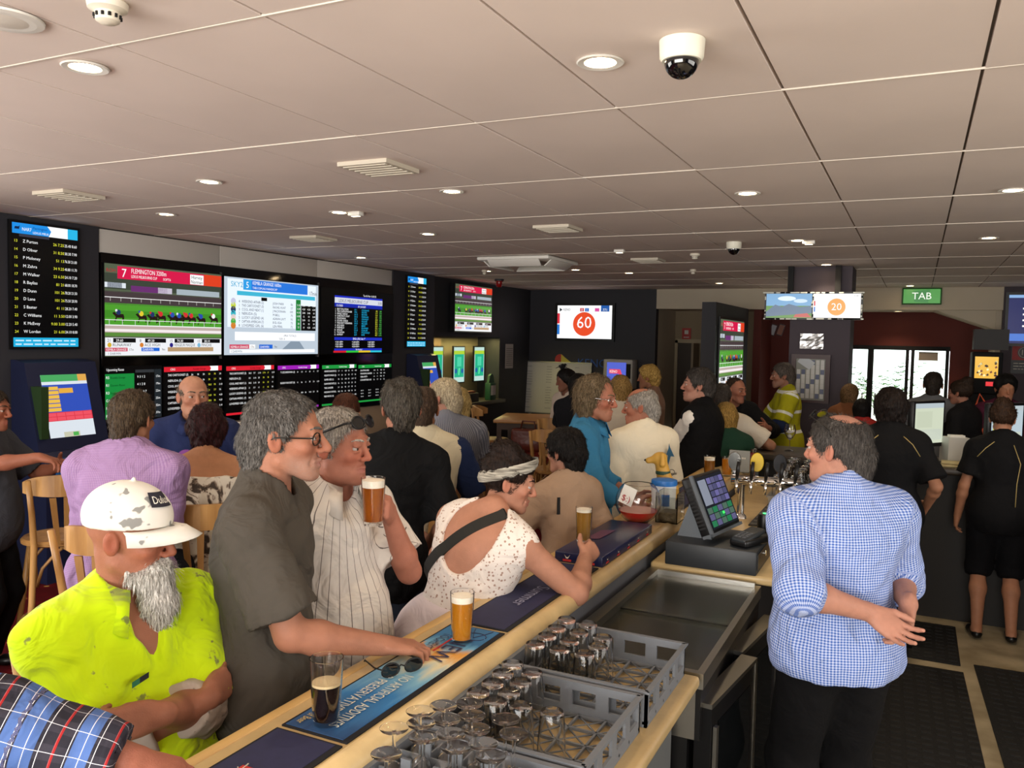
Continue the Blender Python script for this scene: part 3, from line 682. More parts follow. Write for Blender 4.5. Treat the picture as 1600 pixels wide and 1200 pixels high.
    # shoes
    if lk.get('shoes'):
        for s in (1, -1):
            hp, kn, an = legs[s]; sd = SDF(); b = A(an[0], an[1], max(an[2]-.045, .035) if lp == 'stand' else an[2]-.045)
            sd.cone(b+A(0, -.035, 0), b+A(s*.015, .11*S, -.008), .038*S, .04*S, .03, flat=(Z, .8)); sd.cone(b+A(s*.015, .11*S, -.008), b+A(s*.02, .17*S, -.012), .038*S, .03*S, .02, flat=(Z, .7)); sd.clip(b-A(0, 0, .034), -Z)
            if lk.get('flats'): sd.cone(b+A(0, -.02, .03), b+A(0, .06, .035), .028, .03, .008, op='s')
            finish('shoe', sd, lk['shoes'], .010, 0, cl=False)
    # hair
    hr = lk.get('hair')
    if hr and hr[0] != 'none':
        style, hp_ = hr[0], hr[1]; sd = hair_sdf(style, hp_); V, F = sd.mesh({0: .009, 1: .0055, 2: .004}[near])
        N_ = normals(V, F); am = hp_.get('am', .004); ss = hp_.get('ns', 55)
        nz = vnoise(V*ss*np.array([1, .6, .5])+3)+.6*vnoise(V*ss*2*np.array([1, .7, .5])); V = V+N_*(am*nz)[:, None]
        cnt = {0: 500, 1: 2600, 2: 7000}[near]; sv, sf = strands(V, F, normals(V, F), cnt, hp_.get('sl', .026), {0: .0030, 1: .0017, 2: .0011}[near], (0, -.045, .135) if style != 'bun' else (0, .1, .06), lift=hp_.get('lift', .16), down=hp_.get('down'))
        F = np.concatenate([F, sf+len(V)]); V = np.concatenate([V, sv])
        np_mesh('hair', in_head(V, hc, Hm, hs), F, hair_mat(hr[2], hr[3] if len(hr) > 3 else None), root)
    if lk.get('beard'):
        bd = SDF(); lk['beard'][0](bd); V, F = bd.mesh(.0045 if near == 2 else .008); N_ = normals(V, F)
        V = V+N_*(.004*(vnoise(V*np.array([110, 110, 22.]))+.5*vnoise(V*np.array([240, 240, 50.]))))[:, None]
        sv, sf = strands(V, F, normals(V, F), 3500, .04, .0011, (0, 0, 0), down=(0, .12, -1), lift=.1); F = np.concatenate([F, sf+len(V)]); V = np.concatenate([V, sv])
        np_mesh('beard', in_head(V, hc, Hm, hs), F, lk['beard'][1], root)
    T4 = Matrix(((*Hm[0]*hs, hc[0]), (*Hm[1]*hs, hc[1]), (*Hm[2]*hs, hc[2]), (0, 0, 0, 1)))
    if near > 0:
        ew = mat('eye_white', '#a89c94', rough=.25); ei = mat('iris_' + lk.get('iris', 'brown'), {'brown': '#3a2618', 'blue': '#5a7890'}[lk.get('iris', 'brown')], rough=.15); ep = mat('pupil', '#060606', rough=.1)
        gz = lk.get('gaze', (0, 0))
        for x in (-1, 1):
            eb = MB(); r = .0120; pr = [(r*math.sin(math.radians(a)), r*math.cos(math.radians(a))) for a in (0, 11, 27, 50, 80, 110, 140, 180)]
            for i in range(len(pr)-1): eb.lathe([pr[i], pr[i+1]], 14, mi=(2, 1, 0, 0, 0, 0, 0)[i])
            eb.f = [f for f in eb.f]
            Q = T4 @ Matrix.Translation((x*.031, .0785, .0028)) @ Matrix.Rotation(math.radians(gz[0]), 4, 'Z') @ Matrix.Rotation(math.radians(-90-gz[1]), 4, 'X')
            eb.xf(Q).build('eye', [ew, ei, ep], root)
        bc = lk.get('brow', hr[2] if hr else '#6b5a4c')
        if bc:
            for x in (-1, 1):
                bb = MB(); bb.tube([(x*.011, .0985, .0265), (x*.024, .0945, .0315), (x*.038, .0865, .0325), (x*.049, .0755, .0275)], [.0030, .0042, .0036, .0015], 6); bb.xf(T4).build('eyebrow', hair_mat(bc), root)
    for fn in lk.get('acc', []): fn(root, T4)
    return dict(root=root, hc=hc, Hm=Hm, hs=hs, sh=sh, arms=arms, Nk=Nk, C=C, P0=P0, M2=M2, u2=u2, f2=f2, r2=r2, M1=M1, f1=f1, u1=u1, Rz=Rz, loc=loc3, T4=T4, legs=legs,
                world=lambda p: Rz @ np.asarray(p)+loc3)
# accessories in head space
def specs(frame, lens, w=.0012, lift=0, rim=True, y0=.098, tilt=0, hgt=.016, wid=.026):
    def fn(root, T4):
        Q = T4 @ Matrix.Translation((0, 0, lift)) @ Matrix.Rotation(math.radians(tilt), 4, 'X'); m = MB(); ln = MB()
        for x in (-1, 1):
            ring = [(x*.034+wid*math.cos(a)*(1 if abs(math.cos(a)) > .3 else 1), y0-.012*abs(x*.034+wid*math.cos(a))/.06, hgt*math.sin(a)*(1.15 if math.sin(a) > 0 else 1)) for a in [2*math.pi*i/18 for i in range(18)]]
            if rim: m.tube(ring, w*1.2, 6, closed=True)
            m.tube([(x*.058, y0-.012, .006), (x*.079, .075, .008), (x*.087, -.012, .006), (x*.086, -.03, -.008)], w*1.3, 6)
            ln.add(ring, [tuple(range(18))], 0, False)
        m.tube([(-.010, y0-.002, .004), (0, y0+.002, .008), (.010, y0-.002, .004)], w*1.2, 6)
        o = m.xf(Q).build('glasses', frame, root); lo = ln.xf(Q).build('lens', lens, o)
    return fn
# ------------------------------------------------------------------ the room
XL, XR, YF, YB = -6.35, 4.4, 13.7, -3.0
m_ceil = mat('ceiling_paint', '#e4d5cb', rough=.9, spec=.15, var=.06, vscale=1.2, bump=.03, bscale=30)
m_joint = mat('ceiling_joint', '#6d6459', rough=.9)
m_tbar = mat('ceiling_bar', '#ddd3c4', rough=.5)
m_dark = mat('dark_wall', '#27282c', rough=.6, var=.12, vscale=3)
m_dark2 = mat('charcoal_wall', '#303036', rough=.62)
m_black = mat('black_plastic', '#0b0b0d', rough=.35)
m_blackm = mat('black_matte', '#101012', rough=.75)
m_cream = mat('cream_paint', '#cbbfa9', rough=.8, var=.05, vscale=2)
m_beige = mat('beige_panel', '#a99784', rough=.6)
m_panel = mat('pale_laminate', '#c9c4bc', rough=.35)
m_purple = mat('plum_grey_wall', '#4a4148', rough=.7)
m_red = mat('maroon_wall', '#5d1f14', rough=.7, var=.1, vscale=2)
m_steel = mat('brushed_steel', '#a7a59e', rough=.3, metal=1, bump=.05, bscale=90, stretch=(1, 12, 1))
m_chrome = mat('chrome', '#e2e2e0', rough=.08, metal=1)
m_white = mat('white_plastic', '#e6e3da', rough=.4)
def carpet():
    m = mat('carpet_red', '#5a1218', rough=.95, spec=.1, bump=.4, bscale=300); nt = m.node_tree; N = nt.nodes; L = nt.links; b = N['Principled BSDF']
    tc = N.new('ShaderNodeTexCoord'); v = N.new('ShaderNodeTexVoronoi'); v.inputs['Scale'].default_value = 7; v.inputs['Randomness'].default_value = .35; L.new(tc.outputs['Object'], v.inputs['Vector'])
    n = N.new('ShaderNodeTexNoise'); n.inputs['Scale'].default_value = 26; n.inputs['Detail'].default_value = 3; L.new(tc.outputs['Object'], n.inputs[0])
    s = N.new('ShaderNodeMath'); s.operation = 'MULTIPLY_ADD'; L.new(n.outputs[0], s.inputs[0]); s.inputs[1].default_value = .32; L.new(v.outputs['Distance'], s.inputs[2])
    r = N.new('ShaderNodeValToRGB'); L.new(s.outputs[0], r.inputs[0]); e = r.color_ramp.elements; e[0].position = .26; e[0].color = (*srgb('#a88a4a'), 1); e[1].position = .31; e[1].color = (*srgb('#641319'), 1)
    x = e.new(.62); x.color = (*srgb('#4d0f14'), 1); L.new(r.outputs[0], b.inputs['Base Color']); return m
struct(MB().box((XL-.5, YB, -.1), (-1.42, YF+1.2, 0)).build('floor_carpet', carpet()))
struct(MB().box((-1.42, YB, -.1), (XR, YF+1.2, 0)).build('floor', mat('vinyl_beige', '#b5a78a', rough=.5, var=.3, vscale=3.5, vcol2='#8f8266', bump=.05, bscale=80)))
# ceiling: panels of 0.6 x 1.22 m in a grid
ceil = struct(MB().box((XL-.5, YB, CEIL+.02), (XR, YF+.3, CEIL+.2)).build('ceiling', m_joint))
x0, y0, tx, ty = .146, 1.784, .6, 1.22
tm = MB().box((-.2945, -.604, -.004), (.2945, .604, .02)); tile = None
for i in range(-11, 8):
    for j in range(-4, 10):
        cx, cy = x0+(i+.5)*tx, y0+(j+.5)*ty
        if tile is None: tile = tm.build('ceiling_tile', m_ceil, ceil, loc=(cx, cy, CEIL+.004))
        else: o = link('ceiling_tile', tile.data, ceil, loc=(cx, cy, CEIL+.004+random.uniform(-.0015, .0015)))
tb = None
for j in range(-3, 11):
    if tb is None: tb = MB().box((XL-.1, -.003, -.003), (XR, .003, .004)).build('ceiling_bar', m_tbar, ceil, loc=(0, y0+j*ty, CEIL))
    else: link('ceiling_bar', tb.data, ceil, loc=(0, y0+j*ty, CEIL))
# left wall with a recess for the small betting screens
lw = MB(); lw.box((XL-.5, YB, 0), (XL, 10.3, CEIL)); lw.box((XL-.5, 12.5, 0), (XL, YF+.2, CEIL)); lw.box((XL-.5, 10.3, 0), (XL, 12.5, .9)); lw.box((XL-.5, 10.3, 1.95), (XL, 12.5, CEIL))
wall_left = struct(lw.build('wall_left', m_dark))
MB().box((XL-.55, 10.3, .9), (XL-.42, 12.5, 1.95)).build('recess_back', mat('olive_wall', '#6f6858', rough=.7), wall_left)
MB().box((XL-.42, 10.31, .86), (XL+.14, 12.49, .92), bev=.005).build('recess_shelf', mat('shelf_dark', '#3a352e', rough=.4), wall_left)
MB().box((XL-.40, 10.86, 1.0), (XL-.3, 11.08, 1.93)).build('recess_post', mat('wood_brown', '#5e4a3a', rough=.6), wall_left)
for ya, yb in ((3.25, 4.82), (9.23, 10.28)):
    MB().box((XL, ya, 0), (XL+.06, yb, CEIL-.005)).build('wall_pilaster', m_dark2, wall_left)
for ya, yb in ((4.84, 6.19), (6.2, 7.69), (7.7, 9.22)):
    MB().box((XL, ya, 2.605), (XL+.045, yb, CEIL-.015), bev=.003).build('wall_panel', m_panel, wall_left)
    MB().box((XL, ya, .1), (XL+.045, yb, 1.03), bev=.003).build('wall_panel', m_beige, wall_left)
# far wall: dark part with the lottery screen, cream bulkhead over the passage, plum part on the right
bw = MB(); bw.box((XL, YF, 0), (-4.0, YF+.15, CEIL)); wall_back = struct(bw.build('wall_back', m_dark2))
MB().box((-4.0, YF, 2.49), (1.07, YF+.15, CEIL)).build('bulkhead', m_cream, wall_back)
MB().box((1.07, YF-.02, 0), (XR, YF+.15, CEIL)).build('wall_panel', m_purple, wall_back)
MB().box((-4.05, YF+.15, 0), (-4.0, 15.0, 2.5)).build('side_wall', m_cream, wall_back)
MB().box((-4.05, 14.95, 0), (-2.4, 15.05, 2.5)).build('passage_wall', mat('passage_paint', '#8f7f66', rough=.8), wall_back)
MB().box((-4.05, YF+.15, 2.5), (1.6, 15.3, 2.58)).build('passage_ceiling', m_cream, wall_back)
# partition carrying the big side screen
part = struct(MB().box((-2.66, 11.3, 0), (-2.47, 13.69, 2.49)).build('wall_partition', m_dark2))
# entrance wall with glass doors to the street
EY = 15.0
ew = MB(); ew.box((-2.4, EY, 1.93), (1.35, EY+.12, 2.5)); ew.box((-2.4, EY, 0), (-1.17, EY+.12, 1.93)); ew.box((.47, EY, 0), (1.35, EY+.12, 1.93))
went = struct(ew.build('wall_entrance', m_red))
MB().box((-2.42, YF+.2, 0), (-2.3, EY, 2.5)).build('side_wall', m_red, went)
MB().box((1.0, YF+.16, 0), (1.12, EY, 2.5)).build('side_wall', m_cream, went)
MB().prism([(.2, 2.5), (1.05, 2.5), (1.05, 2.2)], 1, YF+.2, EY-.01).build('sloping_soffit', m_cream, went)
d1 = struct(MB().box((-1.17, EY-.02, 1.88), (.47, EY+.1, 1.95)).build('door_1', m_blackm))
for x in (-1.17, -.74, -.70, -.17, -.09, .41): MB().box((x, EY-.01, 0), (x+.05, EY+.07, 1.88)).build('door_stile', m_blackm, d1)
for a, b in ((-1.12, -.74), (-.65, -.17), (-.04, .41)):
    MB().box((a, EY, 0), (b, EY+.05, .12)).build('door_rail', m_blackm, d1)
    MB().box((a, EY+.02, .12), (b, EY+.03, 1.88)).build('door_glass', glass('door_glass_mat', '#f4fff8', .0, 1.02), d1)
for x in (-.80, -.60):
    MB().tube([(x, EY-.0, .78), (x, EY-.06, .8), (x, EY-.06, 1.15), (x, EY, 1.17)], .014, 8).build('pull_handle', m_chrome, d1)
MB().box((.02, EY+.015, 1.72), (.3, EY+.02, 1.86)).build('door_notice', mat('faded_print', '#a89a8a', rough=.6), d1)
# corridor doors on the left of the passage
d2 = struct(MB().box((-3.98, 14.9, 0), (-3.93, 14.95, 1.97)).build('door_2', mat('door_cream', '#a8997c', rough=.6)))
MB().box((-3.98, 14.9, 1.92), (-3.4, 14.95, 1.99)).build('door_frame', mat('door_cream'), d2); MB().box((-3.45, 14.9, 0), (-3.4, 14.95, 1.97)).build('door_frame', mat('door_cream'), d2)
MB().box((-3.93, 14.93, 0), (-3.62, 14.95, 1.92)).build('door_leaf', mat('door_dark', '#3e352b', rough=.6), d2)
MB().box((-3.58, 14.5, 0), (-3.54, 14.9, 1.92)).build('door_leaf', mat('door_tan', '#85765e', rough=.6), d2)
# windowless right wall, and rear wall with street windows (behind the photographer)
struct(MB().box((XR, YB, 0), (XR+.15, YF, CEIL)).build('wall_right', m_purple))
rw = MB(); rw.box((XL-.5, YB-.15, 0), (XR, YB, .85)); rw.box((XL-.5, YB-.15, 2.65), (XR, YB, CEIL)); rw.box((XL-.5, YB-.15, .85), (-4.0, YB, 2.65)); rw.box((1.6, YB-.15, .85), (XR, YB, 2.65))
struct(rw.build('wall_rear', m_cream))
w1 = struct(MB().box((-4.0, YB-.1, .85), (1.6, YB-.03, .9)).build('window_1', m_blackm))
for x in (-4.0, -2.6, -1.2, .2, 1.55): MB().box((x, YB-.1, .9), (x+.05, YB-.04, 2.65)).build('window_mullion', m_blackm, w1)
# column with the card board
col = struct(MB().box((-1.32, 9.9, 0), (-.68, 10.5, CEIL-.001)).build('wall_column', m_purple))
# outside
struct(MB().box((-14, EY+.2, -.12), (14, 40, -.02)).build('ground_outside', mat('paving', '#d9d4c8', rough=.8, var=.1, vscale=1)))
def palm(loc, label, hgt, n, seed):
    rnd = random.Random(seed); t = thing('potted_palm', label, 'plant', loc, 0, 'palms outside the glass doors')
    MB().lathe([(.16, 0), (.2, .32), (.21, .34), (.18, .34), (.17, .3), (0, .3)], 16).build('pot', mat('pot_grey', '#8c8a84', rough=.7), t)
    for i in range(n):
        a = i*2.4+rnd.random(); L = hgt*rnd.uniform(.7, 1.1); le = MB(); pts = []
        for k in range(9):
            s = k/8; pts.append(Vector((math.cos(a)*s*L*.55, math.sin(a)*s*L*.55, .3+L*(1.15*s-.55*s*s))))
        le.tube(pts, [.006*(1-.08*k) for k in range(9)], 5)
        for k in range(2, 9):
            p = pts[k]; d = (pts[k]-pts[k-1]).normalized(); sd = d.cross(Vector((0, 0, 1))).normalized()
            for q in (-1, 1):
                e = p+d*.16+sd*q*.16*(1-abs(k-5)*.1)-Vector((0, 0, .05)); w = d*.016; le.add([p-w, p+w, e], [(0, 1, 2)]); le.add([p-w, e, p+w], [(0, 1, 2)])
        le.build('frond', mat('palm_leaf', '#4f7d24', rough=.5), t)
    return t
palm((-1.25, EY+1.4, -.02), 'palm in a pot outside the left glass pane', 2.0, 16, 1)
palm((-.5, EY+2.9, -.02), 'palm in a pot outside the middle glass door', 2.1, 16, 2)
# ------------------------------------------------------------------ ceiling fittings
m_lamp = mat('lamp_glow', '#ffffff', emit='#ffdca8', estr=28)
def downlight(u, v, label, r=.05, glow=True, e=20):
    p = onz(u, v, CEIL); t = thing('downlight', label, 'light', (p[0], p[1], CEIL), 0, 'recessed ceiling downlights')
    MB().lathe([(r, 0), (r*1.45, -.003), (r*1.5, -.006), (r*1.42, -.009), (r*1.02, -.007), (r*.95, .0)], 24).build('trim_ring', m_white, t)
    MB().lathe([(0, -.004), (r*.93, -.004), (r*.93, -.002), (0, -.002)], 20).build('lamp_disc', m_lamp, t)
    l = lamp('downlight_beam', 'SPOT', (0, 0, -.02), (0, 0, 0), e, (1, .80, .55), spot_size=math.radians(115), spot_blend=.6, shadow_soft_size=.05); l.parent = t
    return t
DL = [(133, 103, 'large bright downlight nearest the left of the ceiling'), (938, 95, 'downlight beside the near dome camera'), (327, 283, 'bright downlight above the red race screen'), (706, 298, 'downlight below the square vent in mid ceiling'),
      (260, 334, 'downlight above the left end of the video wall'), (530, 331, 'downlight next to a small emergency lamp'), (1168, 301, 'downlight between the two dome cameras'), (1583, 296, 'downlight at the right edge of the ceiling'),
      (669, 365, 'downlight in front of the middle of the video wall'), (564, 402, 'downlight over the black text screen'), (1246, 375, 'downlight with an emergency lamp right of the far dome camera'), (1291, 413, 'downlight over the hanging screens'),
      (1545, 371, 'downlight above the age sign wall'), (899, 421, 'downlight right of the cassette air conditioner'), (983, 426, 'downlight before the lottery screen wall'), (1124, 442, 'small far downlight before the cream bulkhead'), (1422, 446, 'small far downlight above the green sign'), (761, 423, 'downlight over the wall-mounted race screen')]
for u, v, lb in DL: downlight(u, v, lb)
t = downlight(1420, 446, 'downlight in the entrance soffit above the glass doors'); t.location = (-.3, 14.5, 2.5)
def sensor(u, v, label, s=1):
    p = onz(u, v, CEIL); t = thing('smoke_detector', label, 'smoke detector', (p[0], p[1], CEIL))
    MB().lathe([(.05*s, 0), (.055*s, -.006), (.052*s, -.022), (.034*s, -.03), (.034*s, -.034)], 24).build('base', mat('detector_white', '#e0d8c6', rough=.5), t)
    c = MB().lathe([(.034*s, -.034), (.032*s, -.052), (.022*s, -.058), (0, -.06)], 24); c.build('sensor_cap', mat('detector_white'), t)
    g = MB()
    for i in range(12): a = i*math.pi/6; g.box((-.004, -.003, -.050*s-.002), (.004, .003, -.036)); 
    g = MB()
    for i in range(12):
        a = i*math.pi/6; c_, s_ = math.cos(a)*.034*s, math.sin(a)*.034*s; g.box((c_-.003, s_-.003, -.048*s), (c_+.003, s_+.003, -.036))
    g.build('vent_slot', m_blackm, t)
sensor(168, 2, 'white smoke detector at the top left of the ceiling', .95); sensor(1086, 396, 'small smoke detector left of the far dome camera', .9); sensor(757, 422, 'small smoke detector over the dark wall corner', .7); sensor(1083, 421, 'low white ceiling sensor before the bulkhead', .7)
def dome(u, v, label, s=1):
    p = onz(u, v, CEIL); t = thing('dome_camera', label, 'security camera', (p[0], p[1], CEIL))
    MB().lathe([(.06*s, 0), (.066*s, -.004), (.063*s, -.052), (.057*s, -.062), (.05*s, -.062)], 32).build('housing', mat('camera_white', '#e4e1d0', rough=.4), t)
    MB().lathe([(.05*s, -.060)]+[(.05*s*math.cos(a), -.062-.05*s*math.sin(a)) for a in [i*math.pi/16 for i in range(9)]], 32).build('dome', mat('smoked_dome', '#08090d', rough=.04, coat=1), t)
dome(1066, 62, 'dome security camera close to the viewer on the ceiling', 1.0); dome(1147, 378, 'far small dome security camera in mid ceiling', 1.0)
def vent(u, v, label, w=.30, l=.30):
    p = onz(u, v, CEIL); t = thing('ceiling_vent', label, 'vent', (p[0], p[1], CEIL), 0, 'ceiling air vents')
    f = MB(); f.box((-w/2, -l/2, -.022), (w/2, l/2, 0)); f.build('frame', mat('vent_cream', '#c9c0ae', rough=.6), t)
    for i in range(6): y = -l/2+.03+i*(l-.06)/5; MB().box((-w/2+.02, y-.008, -.027), (w/2-.02, y+.008, -.0225)).build('slat', mat('vent_cream'), t)
vent(592, 259, 'square ceiling vent before the video wall'); vent(108, 303, 'ceiling vent over the left odds screen'); vent(872, 355, 'flat ceiling vent beyond the square one'); vent(490, 371, 'ceiling vent above the pale laminate panels'); vent(1013, 405, 'small far ceiling vent in the middle')
for u, v, lb in ((556, 331, 'small white emergency lamp beside the downlight pair'), (1264, 376, 'small white emergency lamp by the far dome camera'), (968, 390, 'small white emergency lamp left of the far dome camera')):
    p = onz(u, v, CEIL); t = thing('emergency_lamp', lb, 'light', (p[0], p[1], CEIL)); MB().box((-.05, -.03, -.03), (.05, .03, 0), bev=.006).build('case', m_white, t); MB().box((-.03, -.015, -.034), (.03, .015, -.031)).build('lens', mat('lamp_lens', '#fff6e0', emit='#fff0d0', estr=2), t)
p = onz(8, 27, CEIL); t = thing('ceiling_speaker', 'round ceiling speaker cut by the left edge', 'speaker', (p[0], p[1], CEIL)); MB().lathe([(.08, 0), (.1, -.004), (.098, -.01), (.078, -.012)], 28).build('trim_ring', m_white, t); MB().lathe([(0, -.016), (.04, -.015), (.078, -.009), (.078, -.004), (0, -.004)], 28).build('grille', mat('speaker_grille', '#d9d2c6', rough=.5), t)
p0 = onz(826, 404, CEIL); t = thing('air_conditioner', 'square cassette air conditioner with open flaps in the ceiling', 'air conditioner', (p0[0], p0[1], CEIL-.008))
MB().box((-.42, -.42, -.04), (.42, .42, -.002), bev=.012).build('panel', m_white, t); MB().box((-.24, -.24, -.045), (.24, .24, -.035)).build('intake_grille', mat('grille_grey', '#a8a296', rough=.6), t)
for k in range(4):
    fl = MB().box((-.3, -.05, -.006), (.3, .05, .006), bev=.003); fl.xf(Matrix.Rotation(k*math.pi/2, 4, 'Z') @ Matrix.Translation((0, .36, -.07)) @ Matrix.Rotation(.7, 4, 'X')); fl.build('flap', m_white, t)
    MB().box((-.3, -.04, -.038), (.3, .04, -.0355)).xf(Matrix.Rotation(k*math.pi/2, 4, 'Z') @ Matrix.Translation((0, .36, 0))).build('slot', m_blackm, t)
p = onz(780, 436, CEIL); t = thing('strobe_beacon', 'small red beacon hanging at the ceiling corner', 'alarm', (p[0], p[1], CEIL)); MB().lathe([(.06, 0), (.06, -.04), (.045, -.045), (.045, -.1), (.03, -.12), (0, -.122)], 20).build('lens', mat('red_lens', '#8e1414', rough=.2), t); MB().lathe([(.07, 0), (.07, -.03), (0, -.03)], 20).build('base', m_dark2, t)
# ------------------------------------------------------------------ screens and wall fixtures
ES = .8
def ec(c, s=None): return emis(c, ES if s is None else s)
WH, BK, YE, GN, RD, BL, CY_, PU = (ec('#ffffff'), ec('#0a0b0e', .3), ec('#e8e840'), ec('#18903c'), ec('#d8203c'), ec('#1648c8'), ec('#20b8e8'), ec('#9020b8'))
def screen(name, label, o, r, d, w, h, bez=.012, thick=.035, cat='screen', group=None, bm=None, bg=None, bezb=None):
    """o top-left corner of the picture; returns root + Panel in world space (root at the base)"""
    o = Vector(o); r = Vector(r).normalized(); d = Vector(d).normalized(); n = d.cross(r).normalized()
    base = o+r*w/2+d*h; t = thing(name, label, cat, base, 0, group); q = o-base
    b = MB(); B = bezb or bez
    c = [q-r*bez-d*bez, q+r*(w+bez)-d*bez, q+r*(w+bez)+d*(h+B), q-r*bez+d*(h+B)]
    f = [p-n*.0005 for p in c]; k = [p-n*thick for p in c]
    b.add(f+k, [(3, 2, 1, 0), (4, 5, 6, 7), (0, 1, 5, 4), (1, 2, 6, 5), (2, 3, 7, 6), (3, 0, 4, 7)]); b.build('bezel', bm or m_black, t)
    P = Panel(q, r, d, w, h)
    if bg is not None: P.rect(0, 0, 1, 1, bg, 0)
    return t, P
YP, ZD = (0, 1, 0), (0, 0, -1)
SX = XL+.09
def lscreen(name, label, ya, yb, za, zb, **k):
    k.setdefault('thick', .024); return screen(name, label, (k.pop('x', SX), ya, zb), YP, ZD, yb-ya, zb-za, **k)
# black glossy backing of the video wall
vw = thing('video_wall_frame', 'black glossy backing frame of the big racing video wall', 'frame', (XL+.05, 7.03, 1.04)); MB().box((-.003, -2.19, 0), (.012, 2.19, 1.565), bev=.004).build('backing', mat('gloss_black', '#060607', rough=.12), vw)
for ya in (6.185, 7.685): MB().box((.012, ya-7.03-.008, .64), (.03, ya-7.03+.008, 1.50)).build('mullion', mat('bezel_grey', '#4a4a4c', rough=.4), vw)
def race(P, rail=True):
    P.rect(0, 0, 1, .3, ec('#55604a', .8), 1); P.rect(0, .1, 1, .27, ec('#3c4438', .8), 2)
    for x, w, c in ((.0, .16, '#dfe6ee'), (.02, .11, '#26324a'), (.2, .3, '#6a3070'), (.42, .12, '#c8c0d0'), (.58, .4, '#a8b4bc')): P.rect(x, .2+.02*(x > .1), x+w, .255+.03*(x > .1), ec(c, .8), 3)
    P.rect(0, .29, 1, .44, ec('#453a3c', .8), 1); P.rect(0, .355, 1, .362, WH, 2)
    for i in range(12): P.rect(.04+i*.08, .362, .044+i*.08, .40, ec('#b8b8b0'), 2)
    P.rect(0, .42, 1, .66, ec('#4c9a2c', .85), 1); P.rect(0, .5, 1, .58, ec('#3f8824', .85), 2)
    P.rect(0, .60, 1, .606, WH, 6); P.rect(0, .655, 1, .665, WH, 6); P.rect(0, .665, 1, .76, ec('#b9a7a0', .85), 2); P.rect(0, .70, 1, .73, ec('#e8e0e0', .9), 3); P.rect(0, .74, 1, .78, ec('#5a8a3a', .8), 3)
    rnd = random.Random(5)
    for i, x in enumerate((.10, .28, .37, .44, .54, .60, .66, .71, .80, .92)):
        y = .55+.005*(i % 3); s = .045
        P.poly([(x-s, y-.02), (x-s*.6, y-.035), (x-s*.3, y-.012), (x+s*.9, y-.012), (x+s*1.05, y+.02), (x+s*.9, y+.07), (x+s*.75, y+.07), (x+s*.7, y+.03), (x-s*.2, y+.03), (x-s*.5, y+.075), (x-s*.62, y+.07), (x-s*.4, y+.02)][::-1], ec('#2a1c16', .6), 4)
        P.disc(x+.002, y-.03, .018, ec(rnd.choice(['#2848a8', '#e8e8e8', '#d8c030', '#c83030', '#203060']), .9), 5, 10); P.disc(x-.014, y-.05, .009, ec(rnd.choice(['#c83030', '#f0f0f0', '#2848a8'])), 5, 8)
    for i in range(10): P.rect(.03+i*.1, .606, .034+i*.1, .66, ec('#d8d8d8'), 6)
def race_strip(P, full=True):
    P.rect(0, .795, 1, .99, ec('#e4e6ea', .9), 7)
    for i, (n, v, nm, c) in enumerate((('21', '29.60', 'RUNAWAY', '#d8b030'), ('8', '49.20', 'ACE HIGH', '#d88030'), ('15', '74.30', 'VENGEUR MASQUE', '#2a2080'), ('13', '28.10', 'FINCHE', '#80b8d8'))):
        x = .01+i*.25; P.rect(x+.05, .80, x+.225, .848, ec('#101014', .5), 8); P.text(v, x+.07, .84, .030, WH, lay=9); P.text(n, x+.005, .842, .034, ec('#303030', .5), lay=9)
        P.text(nm, x+.045, .89, .034, ec('#303840', .5), lay=9, maxw=.19); P.disc(x+.022, .875, .016, ec(c), 9, 10)
    P.rect(.0, .905, .17, .945, ec('#d04060'), 8); P.text('KEMBLA GRANGE', .006, .938, .026, WH, maxw=.155, lay=9); P.text('17m', .18, .938, .026, ec('#303030', .4), lay=9)
    P.rect(.28, .905, .43, .945, ec('#2068d8'), 8); P.text('DARWIN', .29, .938, .026, WH, lay=9); P.text('9m', .45, .938, .026, ec('#303030', .4), lay=9)
    P.rect(.5, .90, .92, .95, ec('#b89870', .8), 8); P.text('1 DARWIN', .02, .98, .024, ec('#506070', .6), lay=9)
def race_head(P):
    P.rect(.095, .02, 1, .155, ec('#d8184a'), 8); P.rect(.83, .02, .995, .155, ec('#e04020'), 9); P.rect(.70, .035, .825, .15, WH, 9)
    P.text('7', .125, .135, .095, WH, lay=10); P.text('FLEMINGTON 3200m', .20, .085, .052, WH, lay=10, maxw=.29); P.text('LEXUS MELBOURNE CUP', .20, .135, .032, WH, lay=10, maxw=.21); P.text('SOFT6', .46, .135, .028, WH, lay=10)
    P.text('Harvey', .762, .085, .042, ec('#202020', .4), 'c', lay=11, maxw=.11); P.text('Norman', .762, .14, .042, ec('#202020', .4), 'c', lay=11, maxw=.11); P.text('ROH', 0.01, .09, .04, ec('#b02030'), lay=10)
t, P = lscreen('race_screen', 'big video wall screen with horses racing under a red banner', 4.85, 6.17, 1.715, 2.515, bg=ec('#606a50', .6), bez=.006); race(P); race_head(P); race_strip(P); P.build(t)
t, P = lscreen('race_screen', 'big pale blue video wall screen listing race runners', 6.21, 7.66, 1.715, 2.505, bg=ec('#b8c4d0', .9), bez=.006)
P.rect(.03, .02, .97, .64, ec('#dce6f0', .95), 1); P.rect(.18, .015, .87, .15, ec('#2878e0'), 2); P.rect(.18, .015, .26, .15, ec('#30a0e8'), 3); P.text('SKY2', .06, .12, .07, ec('#20a8d0'), lay=5); P.text('5', .205, .125, .085, WH); P.text('KEMBLA GRANGE 1600m', .27, .075, .048, WH, maxw=.3); P.text('TAB.COM.AU HANDICAP', .27, .13, .03, WH, maxw=.27); P.text('17min', .89, .155, .06, ec('#303030', .4), maxw=.09)
P.rect(.12, .17, .96, .225, ec('#40b8d8'), 2); P.rect(.36, .235, .42, .28, BK, 2)
